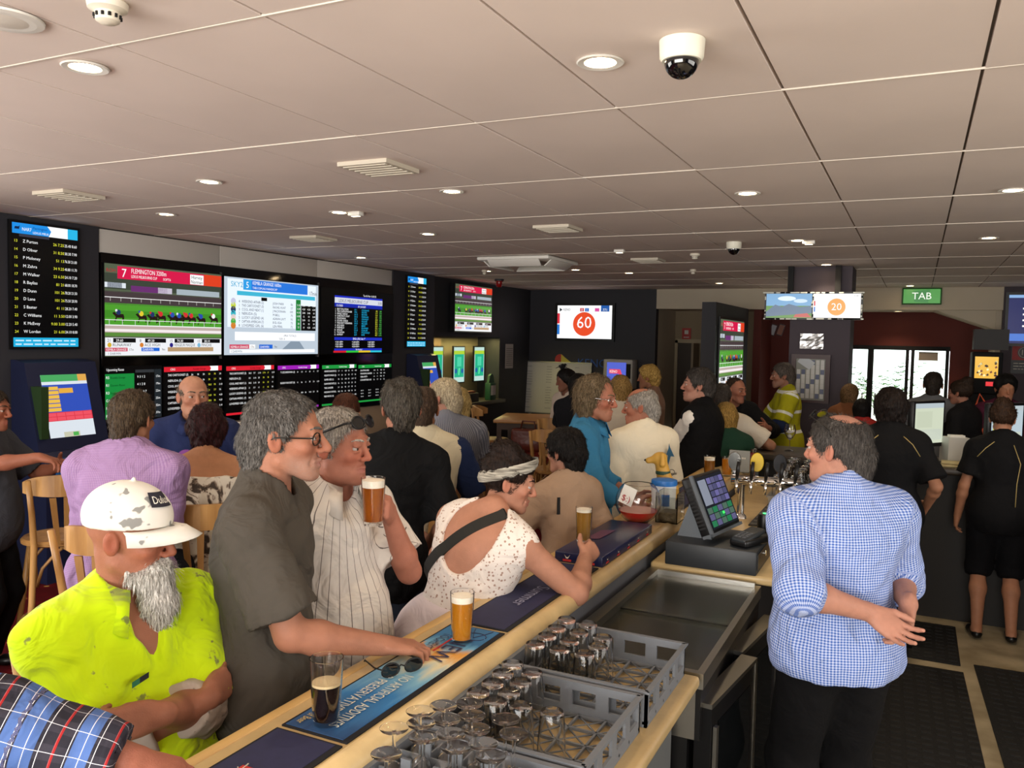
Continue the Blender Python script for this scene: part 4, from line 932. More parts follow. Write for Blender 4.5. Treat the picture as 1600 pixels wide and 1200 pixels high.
for i, (n, nm, j, w) in enumerate((('4', 'WEEKEND AFFAIR (2)', 'JOSH PARR', '86'), ('1', 'THE CARTOONIST (3)', 'RACHEL HUNT', '57'), ('3', 'COOL AND NEAT (1)', 'J MACDONNAN', '100'), ('2', 'NERUDA (5)', 'M BELL', '75'), ('5', 'LUCKY LEGEND (4)', 'ADRIAN LAYT', '93'), ('7', 'CAPTAIN AMERICAN (7)', 'B EL-ISSA', '75'), ('8', 'LOVESPEED GIRL (6)', 'LEN PERIL', '72'))):
    y = .32+i*.052; P.text(n, .135, y, .034, ec('#303848', .4)); P.text(nm, .165, y, .036, ec('#303848', .4), maxw=.22); P.text(j, .48, y, .032, ec('#303848', .4), maxw=.14); P.text(w, .70, y, .032, ec('#303848', .4), 'r'); P.disc(.085, y-.012, .024, ec(('#c8c8e0', '#c8d840', '#303060', '#38b8c8', '#e8d0c8', '#48b048', '#d88030')[i]), 3, 12)
    P.text(('3.10', '3.20', '4.10', '6.00', '11', '26', '21')[i], .765, y, .03, WH, 'c', lay=6)
    for k, x in enumerate((.825, .885, .945)): P.text(random.choice(['2.00', '4.20', '6.50', '12', '10', '1.90']), x, y, .026, WH, 'c', lay=6)
P.rect(.735, .23, .79, .665, ec('#1c8038'), 3); P.rect(.795, .31, .97, .665, BK, 3); P.rect(.10, .70, .96, .81, ec('#f2f4f8', .95), 2); P.text('(PRIX TOTALS)', .6, .755, .028, ec('#404850', .5)); P.text('SIZE: A', .55, .80, .028, ec('#404850', .5))
P.rect(.05, .865, .24, .92, ec('#d04060'), 2); P.text('KEMBLA GRANGE', .06, .91, .03, WH, maxw=.17); P.rect(.24, .865, .30, .92, WH, 2); P.text('17m', .25, .91, .03, ec('#303030', .4)); P.rect(.34, .865, .48, .92, ec('#2068d8'), 2); P.text('DARWIN', .35, .91, .03, WH); P.text('9m', .5, .91, .03, ec('#303030', .4)); P.rect(.05, .93, .96, .975, WH, 2); P.text('1 DARWIN', .06, .968, .03, ec('#4080a0', .6))
P.poly([(.55, .97), (.68, .82), (.78, .82), (.86, .97)], ec('#8898a8', .8), 1); P.build(t)
t, P = lscreen('odds_screen', 'black teletext style video wall screen with cyan columns', 7.71, 9.19, 1.715, 2.49, bg=BK, bez=.006)
P.rect(.17, .10, .83, .245, ec('#2030c0'), 1); P.rect(.17, .13, .83, .215, ec('#d8dce8'), 2); P.text('LEXUS MELBOURNE CUP', .22, .20, .05, ec('#404858', .5), maxw=.4); P.text('Tue 06 Nov 15:02:32', .55, .085, .03, WH, maxw=.3); P.text('3:00', .76, .2, .05, ec('#404858', .5))
P.rect(.17, .22, .83, .275, ec('#1828a0'), 1); P.text('CLOSED', .19, .268, .032, WH); P.text('BY JOCKEY', .48, .268, .03, WH)
for i, (a, b) in enumerate((('BEST SOLUTION', 'COSGRAVE'), ('THE CLIFFSOFMOHER', 'MOORE'), ('MAGIC CIRCLE', 'BROWN'), ('CHESTNUT COAT', 'PARNHAM'), ('MUNTAHAA', 'CROWLEY'), ('SOUND CHECK', 'WALKER'), ('WHO SHOT THEBARMAN', 'MELHAM'), ('ACE HIGH', 'BERRY'), ('MARMELO', 'BOWMAN'), ('AVILIUS', 'SCHILLER'), ('YUCATAN', 'MCDONALD'), ('AUVRAY', 'BOSS'))):
    y = .32+i*.036; P.text(str(i+1), .185, y, .026, WH, 'r'); P.text(a, .2, y, .028, WH, maxw=.2); P.text('%d %d' % (57-i//2, (i*7) % 23+1), .43, y, .027, CY_, maxw=.08); P.text(b, .53, y, .028, CY_, maxw=.13); P.text('%.1f' % (8+i*3.7), .76, y, .027, YE, 'r'); P.text('%.2f' % (2.8+i*.9), .82, y, .027, ec('#60d060'), 'r')
P.rect(.17, .745, .83, .79, ec('#2030c0'), 1); P.text('BIG6 (SR) Sub 1*', .5, .782, .034, WH, 'c')
for i in range(3):
    for k in range(3): P.text(('>%d:$%d.80M>' % (i+1, 11+k*3)), .18+k*.22, .83+i*.036, .026, WH, maxw=.19)
P.rect(.17, .92, .83, .952, ec('#2030c0'), 1); P.text('Sky Racing 1', .5, .948, .026, WH, 'c')
for k, c in enumerate(('#d02030', '#30c040', '#e0c030', '#30c0d8')): P.rect(.16+k*.167, .955, .16+(k+1)*.167, .985, ec(c), 1)
P.build(t)
# lower row of odds boards
LOW = [(4.85, 5.44, '#189040', 'Upcoming Races', None), (5.47, 6.18, '#d82030', '1', 1), (6.24, 6.93, '#d82030', '1', 1), (6.99, 7.68, '#a020b8', '1', 2), (7.74, 8.4, '#209840', '1', 3), (8.44, 9.16, '#209840', '1', 4)]
lb = ('green and black upcoming races board under the race screen', 'red headed odds board behind the bald man', 'red headed odds board right of the bald man', 'purple headed odds board in the lower row', 'green headed odds board left of another green one', 'rightmost green headed odds board of the lower row')
NM = ('THE CARTOONIST (3)', 'NERUDA (5)', 'COOL AND NEAT (1)', 'WEEKEND AFFAIR (2)', 'LUCKY LEGEND (4)', 'CAPTAIN AMERIC.. (7)', 'LOVESPEED GIRL (6)')
for i, (ya, yb, c, h_, kd) in enumerate(LOW):
    t, P = lscreen('odds_board', lb[i], ya, yb, 1.10+.0*i, 1.62-.010*i, bg=BK, bez=.008, group='lower row of odds boards')
    if kd is None:
        P.text('Upcoming Races', .02, .06, .045, WH, maxw=.3); P.rect(0, .11, .5, .86, ec('#188a3c'), 1); P.rect(.52, .05, .86, .1, ec('#404448', .5), 1); P.rect(.87, .05, 1, .9, ec('#2a3238', .5), 1)
        for k, (a, b, d_) in enumerate((('R5', 'Kembla Grange', '9 3 1 2'), ('R1', 'Darwin Races', '4 1 2 8'), ('R3', 'Geelong Harness', '4 10 9 7'), ('G1', 'Ballarat', '2 7 1'), ('R6', 'Doomben', '3 8 5 4'), ('R5', 'Sunshine Coast', '1 6 2'))):
            y = .19+k*.128; P.text(a, .01, y, .045, WH); P.text(b, .09, y, .036, ec('#0c3018', .4), maxw=.25); P.text(d_, .55, y, .042, WH); P.text(('17m', '19m', '22m', '25m', '32m', '37m')[k], .89, y, .04, WH)
    else:
        P.rect(0, 0, 1, .09, ec(c), 1); P.poly([(.78, 0), (.93, 0), (.93, .09), (.78, .09), (.80, .045)][::-1], WH, 2); P.text('CRG', .1, .065, .04, WH); P.text('Kembla Grange', .48, .065, .036, ec('#300008', .4) if kd == 1 else WH, maxw=.25)
        n = {1: 7, 2: 3, 3: 7, 4: 4}[kd]; nm = {1: NM, 2: ('T CECARDONIA (2)', 'BUDDY ROCKET (4)', 'MAISEEL DAWE (1)'), 3: ('NEWER SHADOW (5)', 'RIGHTS WALK (2)', 'SUPER GEE (1)', 'DIAMONDTATE (1)', 'THE LANDER', 'HIGHWAY PATROL', 'RED ROCK (4)'), 4: ('EXCITING ERA', 'POUNDING DANCER', 'TEMA PETTI', 'CONVERTIBLE OLE')}[kd]
        for k in range(n):
            y = .17+k*(.72/n if kd != 4 else .085); P.text(nm[k], .06, y, .042, WH, maxw=.34)
            for q in range(6 if kd < 4 else 4): P.text(random.choice(['3.5', '11', '4.20', '7.7', '56', '2.10', '58.5', '78', '20']), .45+q*.1, y, .034, YE if q in (3, 4) and kd == 1 else WH, maxw=.07)
        if kd == 4:
            for k in range(3):
                for q in range(4): P.text('R%d 1-%d' % (k+2, q*3+4), .08+q*.22, .7+k*.08, .03, WH)
        P.rect(0, .955, 1, 1, ec(c), 1)
    P.build(t)
# tall odds screens and betting terminals
JN = ('Z Purton', 'D Oliver', 'P Moloney', 'M Zahra', 'M Walker', 'R Bayliss', 'D Dunn', 'D Lane', 'S Baster', 'C Williams', 'K McEvoy', 'W Lordan'); OD = ('26 7.25 25.40 8.60', '31 8.50 30.30 7.90', '51 13 76.50 21.00', '34 9.25 40.80 11.70', '23 6.50 24.10 7.20', '81 21 68.00 18.70', '101 26 78.20 21.50', '101 26 75.50 20.90', '41 11 28.20 7.40', '11 3.50 12.00 3.90', '9.00 3.00 12.20 5.40', '21 6.00 24.10 8.00')
for ya, yb, lbl in ((4.05, 4.60, 'tall portrait odds screen at the far left of the wall'), (9.53, 10.0, 'tall portrait odds screen right of the video wall')):
    t, P = lscreen('tall_odds_screen', lbl, ya, yb, 1.80, 2.755, bg=ec('#0a0b0e', .3), bez=.02, group='tall odds screens'); P.rect(0, 0, 1, .085, ec('#1e90e8'), 1); P.poly([(.52, 0), (.84, 0), (.84, .085), (.54, .085), (.58, .04)][::-1], WH, 2); P.rect(.84, 0, 1, .085, ec('#28b8e8'), 2); P.text('NAR7', .14, .06, .028, WH, maxw=.14); P.text('Flemington', .30, .04, .022, ec('#103080'), maxw=.22); P.text('LEXUS MELB', .30, .075, .018, WH); P.rect(.1, .088, .55, .108, ec('#484858', .5), 1)
    P.poly([(.03, .05), (.04, .03), (.09, .03), (.11, .02), (.10, .05), (.08, .05)], ec('#103060', .5), 3)
    for k in range(12):
        y = .155+k*.0665; P.text(str(13+k), .02, y, .023, YE); P.text(JN[k], .15, y, .025, WH, maxw=.3); a = OD[k].split(); P.text(' '.join(a[:2]), .78, y, .024, YE, 'r', maxw=.22); P.text(' '.join(a[2:]), .985, y, .024, WH, 'r', maxw=.2)
    P.rect(0, .925, 1, 1, ec('#20b0e0'), 1)
    for k in range(2): P.line(.03, .955+k*.03, .92, .016, ec('#d0f0ff', .8))
    P.build(t)
def terminal(y0, y1, label):
    w = y1-y0; t = thing('betting_terminal', label, 'kiosk', (XL+.07, (y0+y1)/2, 0), 0, 'betting terminals'); nv = mat('navy_metal', '#1a2140', rough=.45); h = w/2
    MB().prism([(0, 0), (.42, 0), (.42, .92), (.36, 1.0), (0, 1.0)], 1, -h, h).build('cabinet', nv, t)
    MB().prism([(0, 1.0), (.33, 1.0), (.16, 1.68), (.05, 1.70), (0, 1.70)], 1, -h+.01, h-.01).build('screen_housing', nv, t)
    q = Vector((.33, 0, 1.0)); e = Vector((.16, 0, 1.68)); d = (q-e).normalized(); o = e+d*.1+Vector((0, -h*.62, 0)); P = Panel(o, (0, 1, 0), d, w*.62, .50); P.rect(0, 0, 1, 1, ec('#dce4ec', .8), 0)
    P.rect(0, 0, 1, .11, ec('#48a860', .8), 1); P.rect(.8, 0, 1, .11, ec('#e0a850', .8), 2); P.rect(0, .16, 1, .6, ec('#3050b8', .8), 1); P.rect(0, .6, 1, .74, ec('#d83848', .8), 1); P.rect(.3, .92, .65, 1, ec('#c8c8b0', .8), 2)
    for k in range(6): P.rect(.03, .19+k*.068, .33, .245+k*.068, ec('#e8b848', .85), 2)
    P.rect(.34, .22, .65, .30, ec('#e0a840', .85), 2)
    for k in range(5):
        for j in range(2): P.rect(.02+k*.195, .61+j*.065, .2+k*.195, .665+j*.065, ec('#e85060', .85), 2)
    P.rect(.5, .93, .62, .99, ec('#50b050', .8), 3); P.build(t)
    MB().box((.36, -h*.75, .72), (.43, -h*.2, .95)).build('note_slot', mat('blue_bezel', '#2a6ab0', rough=.4), t); MB().box((.36, -h*.15, .74), (.425, h*.25, .96)).build('card_slot', mat('navy_bezel', '#252a66', rough=.4), t)
    r = MB(); 
    for a, b in (((.3, .7), (.78, .74)), ((.3, .93), (.78, .97)), ((.3, .7), (.36, .97)), ((.72, .7), (.78, .97))): r.box((.36, a[0]*h*1.15, a[1]), (.44, b[0]*h*1.15, b[1]))
    r.build('ticket_slot', mat('red_bezel', '#b02a26', rough=.4), t); MB().box((.36, .36*h, .74), (.425, .82*h, .93)).build('ticket_mouth', m_blackm, t)
    MB().box((.0, -h+.03, 1.1), (.33, -h+.09, 1.5)).xf(Matrix.Translation((.0, 0, 0))).build('brochure_panel', mat('dark_green', '#27401f', rough=.5), t)
terminal(4.03, 4.66, 'navy betting terminal beneath the left odds screen'); terminal(9.55, 10.12, 'navy betting terminal beneath the right odds screen')
# wall-mounted race TV and the three small portrait screens in the recess
t, P = lscreen('race_screen', 'race television mounted high beyond the video wall', 10.77, 11.95, 2.03, 2.74, x=XL+.12, thick=.08, bez=.015, bg=ec('#606a50', .6)); race(P); race_head(P); race_strip(P); P.build(t)
for ya, lbl in ((10.72, 'small green portrait screen at the left of the recess'), (11.4, 'small green portrait screen in the middle of the recess'), (12.08, 'small green portrait screen at the right of the recess')):
    t, P = lscreen('promo_screen', lbl, ya, ya+.34, 1.22, 1.78, x=XL-.25, bez=.02, bg=ec('#b8d8d0', .85), group='small promo screens'); P.rect(0, .1, 1, .22, ec('#a8c838', .9), 1); P.rect(.06, .2, .94, .86, ec('#20a880', .9), 2); P.rect(.3, .28, .7, .55, ec('#48c8a0', .9), 3)
    P.disc(.2, .68, .12, ec('#2060a0', .8), 3, 12); P.disc(.8, .68, .12, ec('#2060a0', .8), 3, 12); P.poly([(.45, .6), (.58, .6), (.52, .8), (.42, .8)], ec('#60e0a0', .9), 4); P.build(t)
lamp('recess_strip_light', 'AREA', (XL-.12, 11.4, 1.93), (0, 0, 0), 18, (1, .82, .30), shape='RECTANGLE', size=.12, size_y=2.0)
# shelf items
def stand(loc, label):
    t = thing('leaflet_stand', label, 'stand', loc); MB().box((-.05, -.1, 0), (.05, .1, .28), bev=.006).build('holder', mat('dark_green2', '#1c4a30', rough=.5), t); MB().prism([(-.1, .28), (.1, .28), (.06, .4), (0, .43), (-.06, .4)], 0, -.02, .02).build('header', mat('dark_green2'), t)
    for k in range(2): MB().box((.052, -.08+k*.085, .08), (.056, -.005+k*.085, .24)).build('leaflet', mat('leaflet_%d' % k, ('#c8c4b8', '#a8a49a')[k], rough=.6), t)
stand((XL+.05, 12.1, .92), 'green leaflet stand at the end of the lit shelf')
t = thing('card_box', 'small dark card box on the lit recess shelf', 'box', (XL+.02, 11.45, .92)); MB().box((-.06, -.2, 0), (.06, .2, .14), bev=.006).build('box', mat('dark_box', '#2a2622', rough=.6), t); MB().box((-.04, -.14, .14), (.04, .12, .175)).build('card_stack', mat('cards_brown', '#7a4a34', rough=.7), t)
t = thing('notice_sheet', 'white notice sheet taped to the dark corner wall', 'notice', (XL+.012, 12.85, 1.42)); MB().box((-.002, -.15, 0), (.002, .15, .42)).build('sheet', mat('paper_grey', '#a8a29a', rough=.8), t)
P = Panel((.003, -.15, .42), YP, ZD, .3, .42)
for k in range(9): P.line(.1, .2+k*.085, .8, .03, mat('ink', '#33302c', rough=.8))
P.build(t, tname='print')
# ---- far wall: lottery screen, whiteboard, sign letters, kiosk
def fscreen(name, label, xa, xb, za, zb, y, **k): return screen(name, label, (xa, y, zb), (1, 0, 0), ZD, xb-xa, zb-za, **k)
t, P = fscreen('lottery_screen', 'white lottery screen with a big orange number 60', -5.78, -4.76, 1.96, 2.54, YF-.07, bez=.045, thick=.06, bg=WH)
P.disc(.5, .56, .205, ec('#e8481c'), 2, 40); P.text('60', .5, .68, .36, WH, 'c', lay=5, maxw=.36); P.text('KENO', .11, .16, .075, ec('#606870', .6), maxw=.13); P.poly([(.04, .07), (.09, .13), (.04, .19)], ec('#303840', .5), 2)
P.rect(.42, .08, .49, .18, ec('#c83040'), 2); P.text('0', .455, .165, .07, WH, 'c'); P.rect(.51, .08, .58, .18, ec('#2068c0'), 2); P.text('1', .545, .165, .07, WH, 'c'); P.rect(.69, .08, .77, .18, ec('#d850a0'), 2); P.rect(.80, 0, .95, .18, ec('#1858a8'), 2); P.text('771', .875, .165, .075, WH, 'c'); P.rect(0, .24, .045, .55, ec('#d83040'), 2); P.rect(0, .58, .045, .88, ec('#2878d0'), 2); P.build(t)
t = thing('whiteboard', 'tilted whiteboard covered with handwritten rows', 'whiteboard', (-5.77, YF-.12, .62)); wbm = MB().box((-.64, -.01, 0), (.64, .01, .9), bev=.004); wbm.build('board', mat('whiteboard_mat', '#c9c8c0', rough=.3), t)
fr = MB(); fr.box((-.66, -.02, -.02), (.66, .015, 0)); fr.box((-.66, -.02, .9), (.66, .015, .92)); fr.box((-.66, -.02, 0), (-.64, .015, .9)); fr.box((.64, -.02, 0), (.66, .015, .9)); fr.build('frame', mat('alu', '#8f8f8c', rough=.4, metal=1), t)
P = Panel((-.62, -.012, .88), (1, 0, 0), ZD, 1.24, .86); ink = mat('marker_ink', '#3a4450', rough=.7); rnd = random.Random(4)
for k in range(17):
    for x, w in ((.03, .2), (.34, .12), (.55, .14), (.78, .12)):
        if rnd.random() < .85: P.text(''.join(rnd.choice('aeionrstlmdcu ') for _ in range(9)), x, .07+k*.054, .022, ink, maxw=w)
P.build(t, tname='handwriting'); t.rotation_euler = (math.radians(-5), 0, 0)
for lg in (-.5, .5): MB().box((lg-.02, .012, -.62), (lg+.02, .04, .1)).build('leg', mat('alu'), t)
t = thing('lottery_sign', 'blue lottery lettering with a red and yellow badge on the dark wall', 'sign', (-5.1, YF-.02, 1.5)); P = Panel((-.72, -.004, .2), (1, 0, 0), ZD, 1.1, .25); P.text('KENO', .38, .95, .6, mat('sign_blue', '#1f4f9c', rough=.4), maxw=.6); P.disc(.08, .5, .09, mat('sign_red', '#b03030', rough=.5), 1); P.poly([(.1, .1), (.3, .75), (.1, .75)][::-1], mat('sign_yellow', '#c8b848', rough=.5), 2); P.build(t, 'badge')
t = thing('ticket_kiosk', 'white ticket kiosk with a violet touch screen by the far wall', 'kiosk', (-4.55, YF-.22, 0)); MB().box((-.24, -.14, 0), (.24, .18, 1.2), bev=.01).build('pedestal', m_dark2, t); MB().box((-.25, -.12, 1.12), (.27, .16, 1.62), bev=.02).build('housing', mat('kiosk_grey', '#b9b8b2', rough=.5), t)
P = Panel((-.18, -.122, 1.57), (1, 0, 0), ZD, .34, .38); P.rect(0, 0, 1, 1, ec('#5060c8', .85), 0); P.rect(0, .82, 1, 1, ec('#d05068', .85), 1); P.poly([(.12, .3), (.7, .3), (.85, .65), (.6, .5), (.12, .5)][::-1], ec('#d84060', .9), 2); P.text('KENO', .15, .46, .12, WH, maxw=.4); P.build(t); MB().box((.16, -.126, 1.3), (.24, -.121, 1.55)).build('slot_panel', m_blackm, t)
# ---- partition: big side screen facing the bar
t, P = screen('race_screen', 'large race screen on the side partition near the corridor', (-2.465+.02, 11.5, 2.27), (0, 1, 0), ZD, 1.7, 1.02, thick=.018, bez=.03, bg=ec('#606a50', .6)); race(P); race_head(P); race_strip(P); P.build(t)
for a, b, lbl, c in ((1045, 526, 'small brown notice above the corridor door', '#4a3020'), (1072, 523, 'red fire notice beside the corridor door', '#a82a22')):
    p = ony(a, b, 14.9); t = thing('wall_sign', lbl, 'sign', (p[0], 14.93, p[2]-.1)); MB().box((-.08, -.008, 0), (.08, .008, .22)).build('plate', mat('sign_'+c, c, rough=.5), t); P = Panel((-.07, -.0085, .2), (1, 0, 0), ZD, .14, .18); P.rect(.25, .1, .75, .5, mat('paper_white', '#cfcac0', rough=.7), 1); P.line(.15, .85, .7, .12, mat('paper_white')); P.build(t, 'symbol')
# ---- column: two hanging screens, silver notice, card board
for ua, ub, kd, lbl in ((1198, 1268, 0, 'hanging screen showing a mountain landscape by the column'), (1271, 1344, 1, 'hanging screen with an orange lottery number beside the landscape')):
    a = ony(ua, 459, 9.75); b = ony(ub, 497, 9.75); t, P = fscreen('hanging_screen', lbl, a[0], b[0], b[2], a[2], 9.75, bez=.02, thick=.05, bg=WH)
    if kd == 0:
        P.rect(0, 0, 1, .5, ec('#70a0c8', .9), 1); P.rect(0, .5, 1, 1, ec('#5a8a40', .85), 1); P.poly([(0, .75), (.2, .45), (.35, .55), (.5, .42), (.75, .55), (1, .5), (1, .8), (0, .95)][::-1], ec('#5a7088', .85), 2); P.disc(.45, .2, .2, ec('#d0e0ec', .95), 2, 16, .1); P.disc(.75, .3, .15, ec('#c0d4e4', .95), 2, 16, .08); P.poly([(.65, .85), (.9, .8), (1, .97), (.6, .97)][::-1], ec('#b85048', .9), 3)
    else:
        P.disc(.5, .55, .19, ec('#f0a040'), 2, 28); P.text('20', .5, .68, .3, WH, 'c', lay=5); P.rect(.02, .3, .05, .5, ec('#d83040'), 2); P.rect(.02, .55, .05, .75, ec('#2878d0'), 2); P.text('1124', .9, .12, .06, ec('#404850', .5), 'c')
    P.build(t); MB().box((-.03, .052, .1), (.03, .1, CEIL-float(b[2])-.001)).build('ceiling_bracket', m_blackm, t)
    g = MB(); rnd = random.Random(kd)
    w = float(b[0]-a[0]); h = float(a[2]-b[2])
    for k in range(14):
        x = rnd.uniform(-w/2, w/2); s = rnd.uniform(.02, .06); zz = rnd.choice([-.018, h+.004]); g.box((x-s, -.004, zz), (x+s, -.001, zz+.014))
    for k in range(8): z = rnd.uniform(0, h); xx = rnd.choice([-w/2-.017, w/2+.004]); g.box((xx, -.004, z-.02), (xx+.013, -.001, z+.02))
    g.build('reflective_trim', mat('foil_white', '#d8dcd0', rough=.3), t)
p = ony(1268, 545, 9.9); t = thing('silver_notice', 'crumpled silver notice on the plum column', 'notice', (p[0], 9.885, p[2])); n = MB(); rnd = random.Random(2); gx, gz = 9, 7
vs = [(-.125+.25*i/(gx-1), -rnd.uniform(0, .008), .17*k/(gz-1)) for k in range(gz) for i in range(gx)]; n.add(vs, [(k*gx+i, k*gx+i+1, (k+1)*gx+i+1, (k+1)*gx+i) for k in range(gz-1) for i in range(gx-1)]); o = n.build('sheet', mat('silver_foil', '#b8b8b8', rough=.25, metal=.8), t)
a = ony(1245, 560, 9.9); b = ony(1288, 626, 9.9); cw, chh = b[0]-a[0], a[2]-b[2]; t = thing('card_board', 'framed board of playing cards on the plum column', 'board', ((a[0]+b[0])/2, 9.86, b[2]))
MB().box((-cw/2, .0, 0), (cw/2, .03, chh)).build('backing', mat('card_back', '#8d8f86', rough=.5), t); fm = mat('mahogany', '#3a1a18', rough=.4); f = MB()
for lo, hi in (((-cw/2-.05, -.02, -.03), (-cw/2, .035, chh+.05)), ((cw/2, -.02, -.03), (cw/2+.05, .035, chh+.05)), ((-cw/2, -.02, chh), (cw/2, .035, chh+.05)), ((-cw/2, -.02, -.03), (cw/2, .035, 0))): f.box(lo, hi)
f.build('frame', fm, t); cp = MB().box((-.018, -.003, 0), (.018, 0, .052))
co = None
for r_ in range(8):
    for c_ in range(6):
        if r_ > 5 and c_ < 3: continue
        m_ = mat(('playing_card_white', 'playing_card_blue')[(r_*3+c_*5) % 4 == 0], ('#c8c8c4', '#5a6280')[(r_*3+c_*5) % 4 == 0], rough=.4)
        x = -cw/2+.03+c_*(cw-.06)/5; MB().box((-.019, -.004, 0), (.019, -.0005, .053)).build('playing_card', m_, t, loc=(x, 0, .02+r_*(chh-.07)/7.3))
MB().box((-.08, -.008, 0), (.08, -.005, .10)).build('taped_slip', mat('slip_white', '#c3c8cc', rough=.6), t, loc=(-cw/2+.08, 0, chh-.08), rot=(0, .6, 0))
# ---- bulkhead sign and right side
a = ony(1410, 450, YF-.03); b = ony(1471, 476, YF-.03); t = thing('bookmaker_sign', 'green illuminated bookmaker sign on the cream bulkhead', 'sign', ((a[0]+b[0])/2, YF-.0, b[2])); w, h = b[0]-a[0], a[2]-b[2]
MB().box((-w/2, -.05, 0), (w/2, 0, h), bev=.006).build('case', mat('sign_green_dark', '#2c6a2c', rough=.4), t); P = Panel((-w/2+.02, -.051, h-.02), (1, 0, 0), ZD, w-.04, h-.04); P.rect(0, 0, 1, 1, ec('#3f9038', .8), 0); P.poly([(.28, .15), (.72, .02), (.68, .98), (.3, .9)][::-1], ec('#2a7a34', .8), 1); P.text('TAB', .5, .72, .5, ec('#e8f0e0', .9), 'c'); P.build(t, 'face')
t, P = fscreen('info_screen', 'dark blue information screen at the right edge', 1.13, 2.0, 2.02, 2.70, YF-.08, bez=.04, thick=.05, bg=ec('#182058', .8)); P.rect(0, 0, 1, .06, ec('#88b0e0', .8), 1); P.rect(0, .8, 1, .95, ec('#4878d0', .8), 1)
for k in range(4): P.line(.2, .3+k*.12, .6, .05, WH)
P.build(t)
a = ony(1581, 537, YF-.03); t = thing('age_sign', 'red and black over 18 age sign on the plum wall', 'sign', (a[0]+.14, YF-.025, a[2]-.42)); MB().box((-.14, -.006, 0), (.3, .002, .42)).build('plate', mat('sign_black', '#15151a', rough=.4), t); P = Panel((-.13, -.0065, .41), (1, 0, 0), ZD, .42, .40); P.rect(0, 0, 1, .55, mat('sign_crimson', '#a8231f', rough=.5), 0); P.disc(.36, .28, .21, mat('sign_black'), 1); P.disc(.36, .28, .18, mat('paper_white'), 2); P.disc(.36, .28, .165, mat('sign_black'), 3); P.text('18', .36, .37, .2, mat('paper_white'), 'c', lay=5)
for k in range(3): P.line(.05, .68+k*.1, .8, .04, mat('paper_white'))
P.build(t, 'face')
# poker machine behind the entrance corner
a = ony(1524, 557, 12.4); b = ony(1559, 592, 12.4); w, h = b[0]-a[0], a[2]-b[2]; t = thing('gaming_machine', 'gaming machine with a glowing orange screen by the entrance', 'gaming machine', ((a[0]+b[0])/2, 12.75, 0)); MB().box((-w/2-.05, -.3, 0), (w/2+.06, .3, b[2]-.2), bev=.02).build('cabinet', m_blackm, t); MB().box((-w/2-.03, -.33, b[2]-.2), (w/2+.05, .2, a[2]+.06), bev=.015).build('screen_housing', m_blackm, t)
P = Panel((-w/2, -.331, a[2]), (1, 0, 0), ZD, w, h); P.rect(0, 0, 1, 1, ec('#f0b838'), 0); rnd = random.Random(9)
for k in range(22): x, y = rnd.uniform(.08, .92), rnd.uniform(.15, .9); P.poly([(x, y), (x+.08, y-.06), (x+.12, y+.03), (x+.03, y+.07)][::-1], ec(rnd.choice(['#301408', '#702808', '#fff0b0']), .8), 1)
P.rect(.5, 1.15, 1, 1.35, ec('#e82830'), 1); P.build(t)
MB().box((-.15, -.2, a[2]+.09), (.25, .15, a[2]+.36)).build('top_box', mat('top_box_dark', '#2a2624', rough=.5), t)
# picture frames and shelf beyond the partition
for k in range(3):
    p = ony(1193+k*12, 515, 14.97); t = thing('picture_frame', ('left', 'middle', 'right')[k]+' of three small framed pictures behind the hanging screens', 'picture', (p[0], 14.985, p[2]-.1)); MB().box((-.05, -.01, 0), (.05, .01, .2)).build('frame', fm, t, rot=(0, .3, 0)); MB().box((-.04, -.013, .015), (.04, -.011, .185)).build('print', mat('pic_%d' % k, ('#a89a88', '#b0b0b8', '#98604a')[k], rough=.5), t, rot=(0, .3, 0))
# ------------------------------------------------------------------ bar, work counter and things on them
BT = 1.05
m_bar = mat('bar_laminate', '#c2a878', rough=.35, var=.12, vscale=14, bump=.03, bscale=60)
m_edge = mat('bar_wood_edge', '#c9a468', rough=.4, var=.15, vscale=20, stretch=(1, .15, 1))
m_front = mat('bar_front_wood', '#4a2f22', rough=.5, var=.3, vscale=8, stretch=(1, 1, .2))
m_grey = mat('grey_metal', '#6f7276', rough=.45)
m_inner = mat('inner_panel_grey', '#63656a', rough=.5)
b = thing('bar_counter', 'long beige bar counter running from the near corner to the taps', 'counter', (-1.17, 3.2, 0))
MB().box((-.10, -4.2, 0), (-.02, 3.27, 1.0)).build('front_panel', m_front, b)
MB().box((-.14, -4.2, 1.0), (.085, 3.27, 1.05)).build('top', m_bar, b)
MB().box((-.175, -4.2, .995), (-.14, 3.27, 1.052), bev=.006).build('outer_edge', m_edge, b)
MB().tube([(.1, -4.2, 1.018), (.1, 3.27, 1.018)], .035, 16).build('rounded_nosing', m_bar, b)
MB().box((.06, -4.2, .60), (.10, 3.27, .985)).build('inner_panel', m_inner, b)
b = thing('bar_return', 'far return of the bar with a dark front', 'counter', (.7, 6.85, 0)); MB().box((-1.95, -.22, 0), (2.3, .18, 1.05)).build('body', mat('bar_dark', '#17130f', rough=.6), b); MB().box((-2.05, -.32, 1.05), (2.35, .3, 1.1), bev=.012).build('top', mat('bar_top_dark', '#3a3128', rough=.4), b)
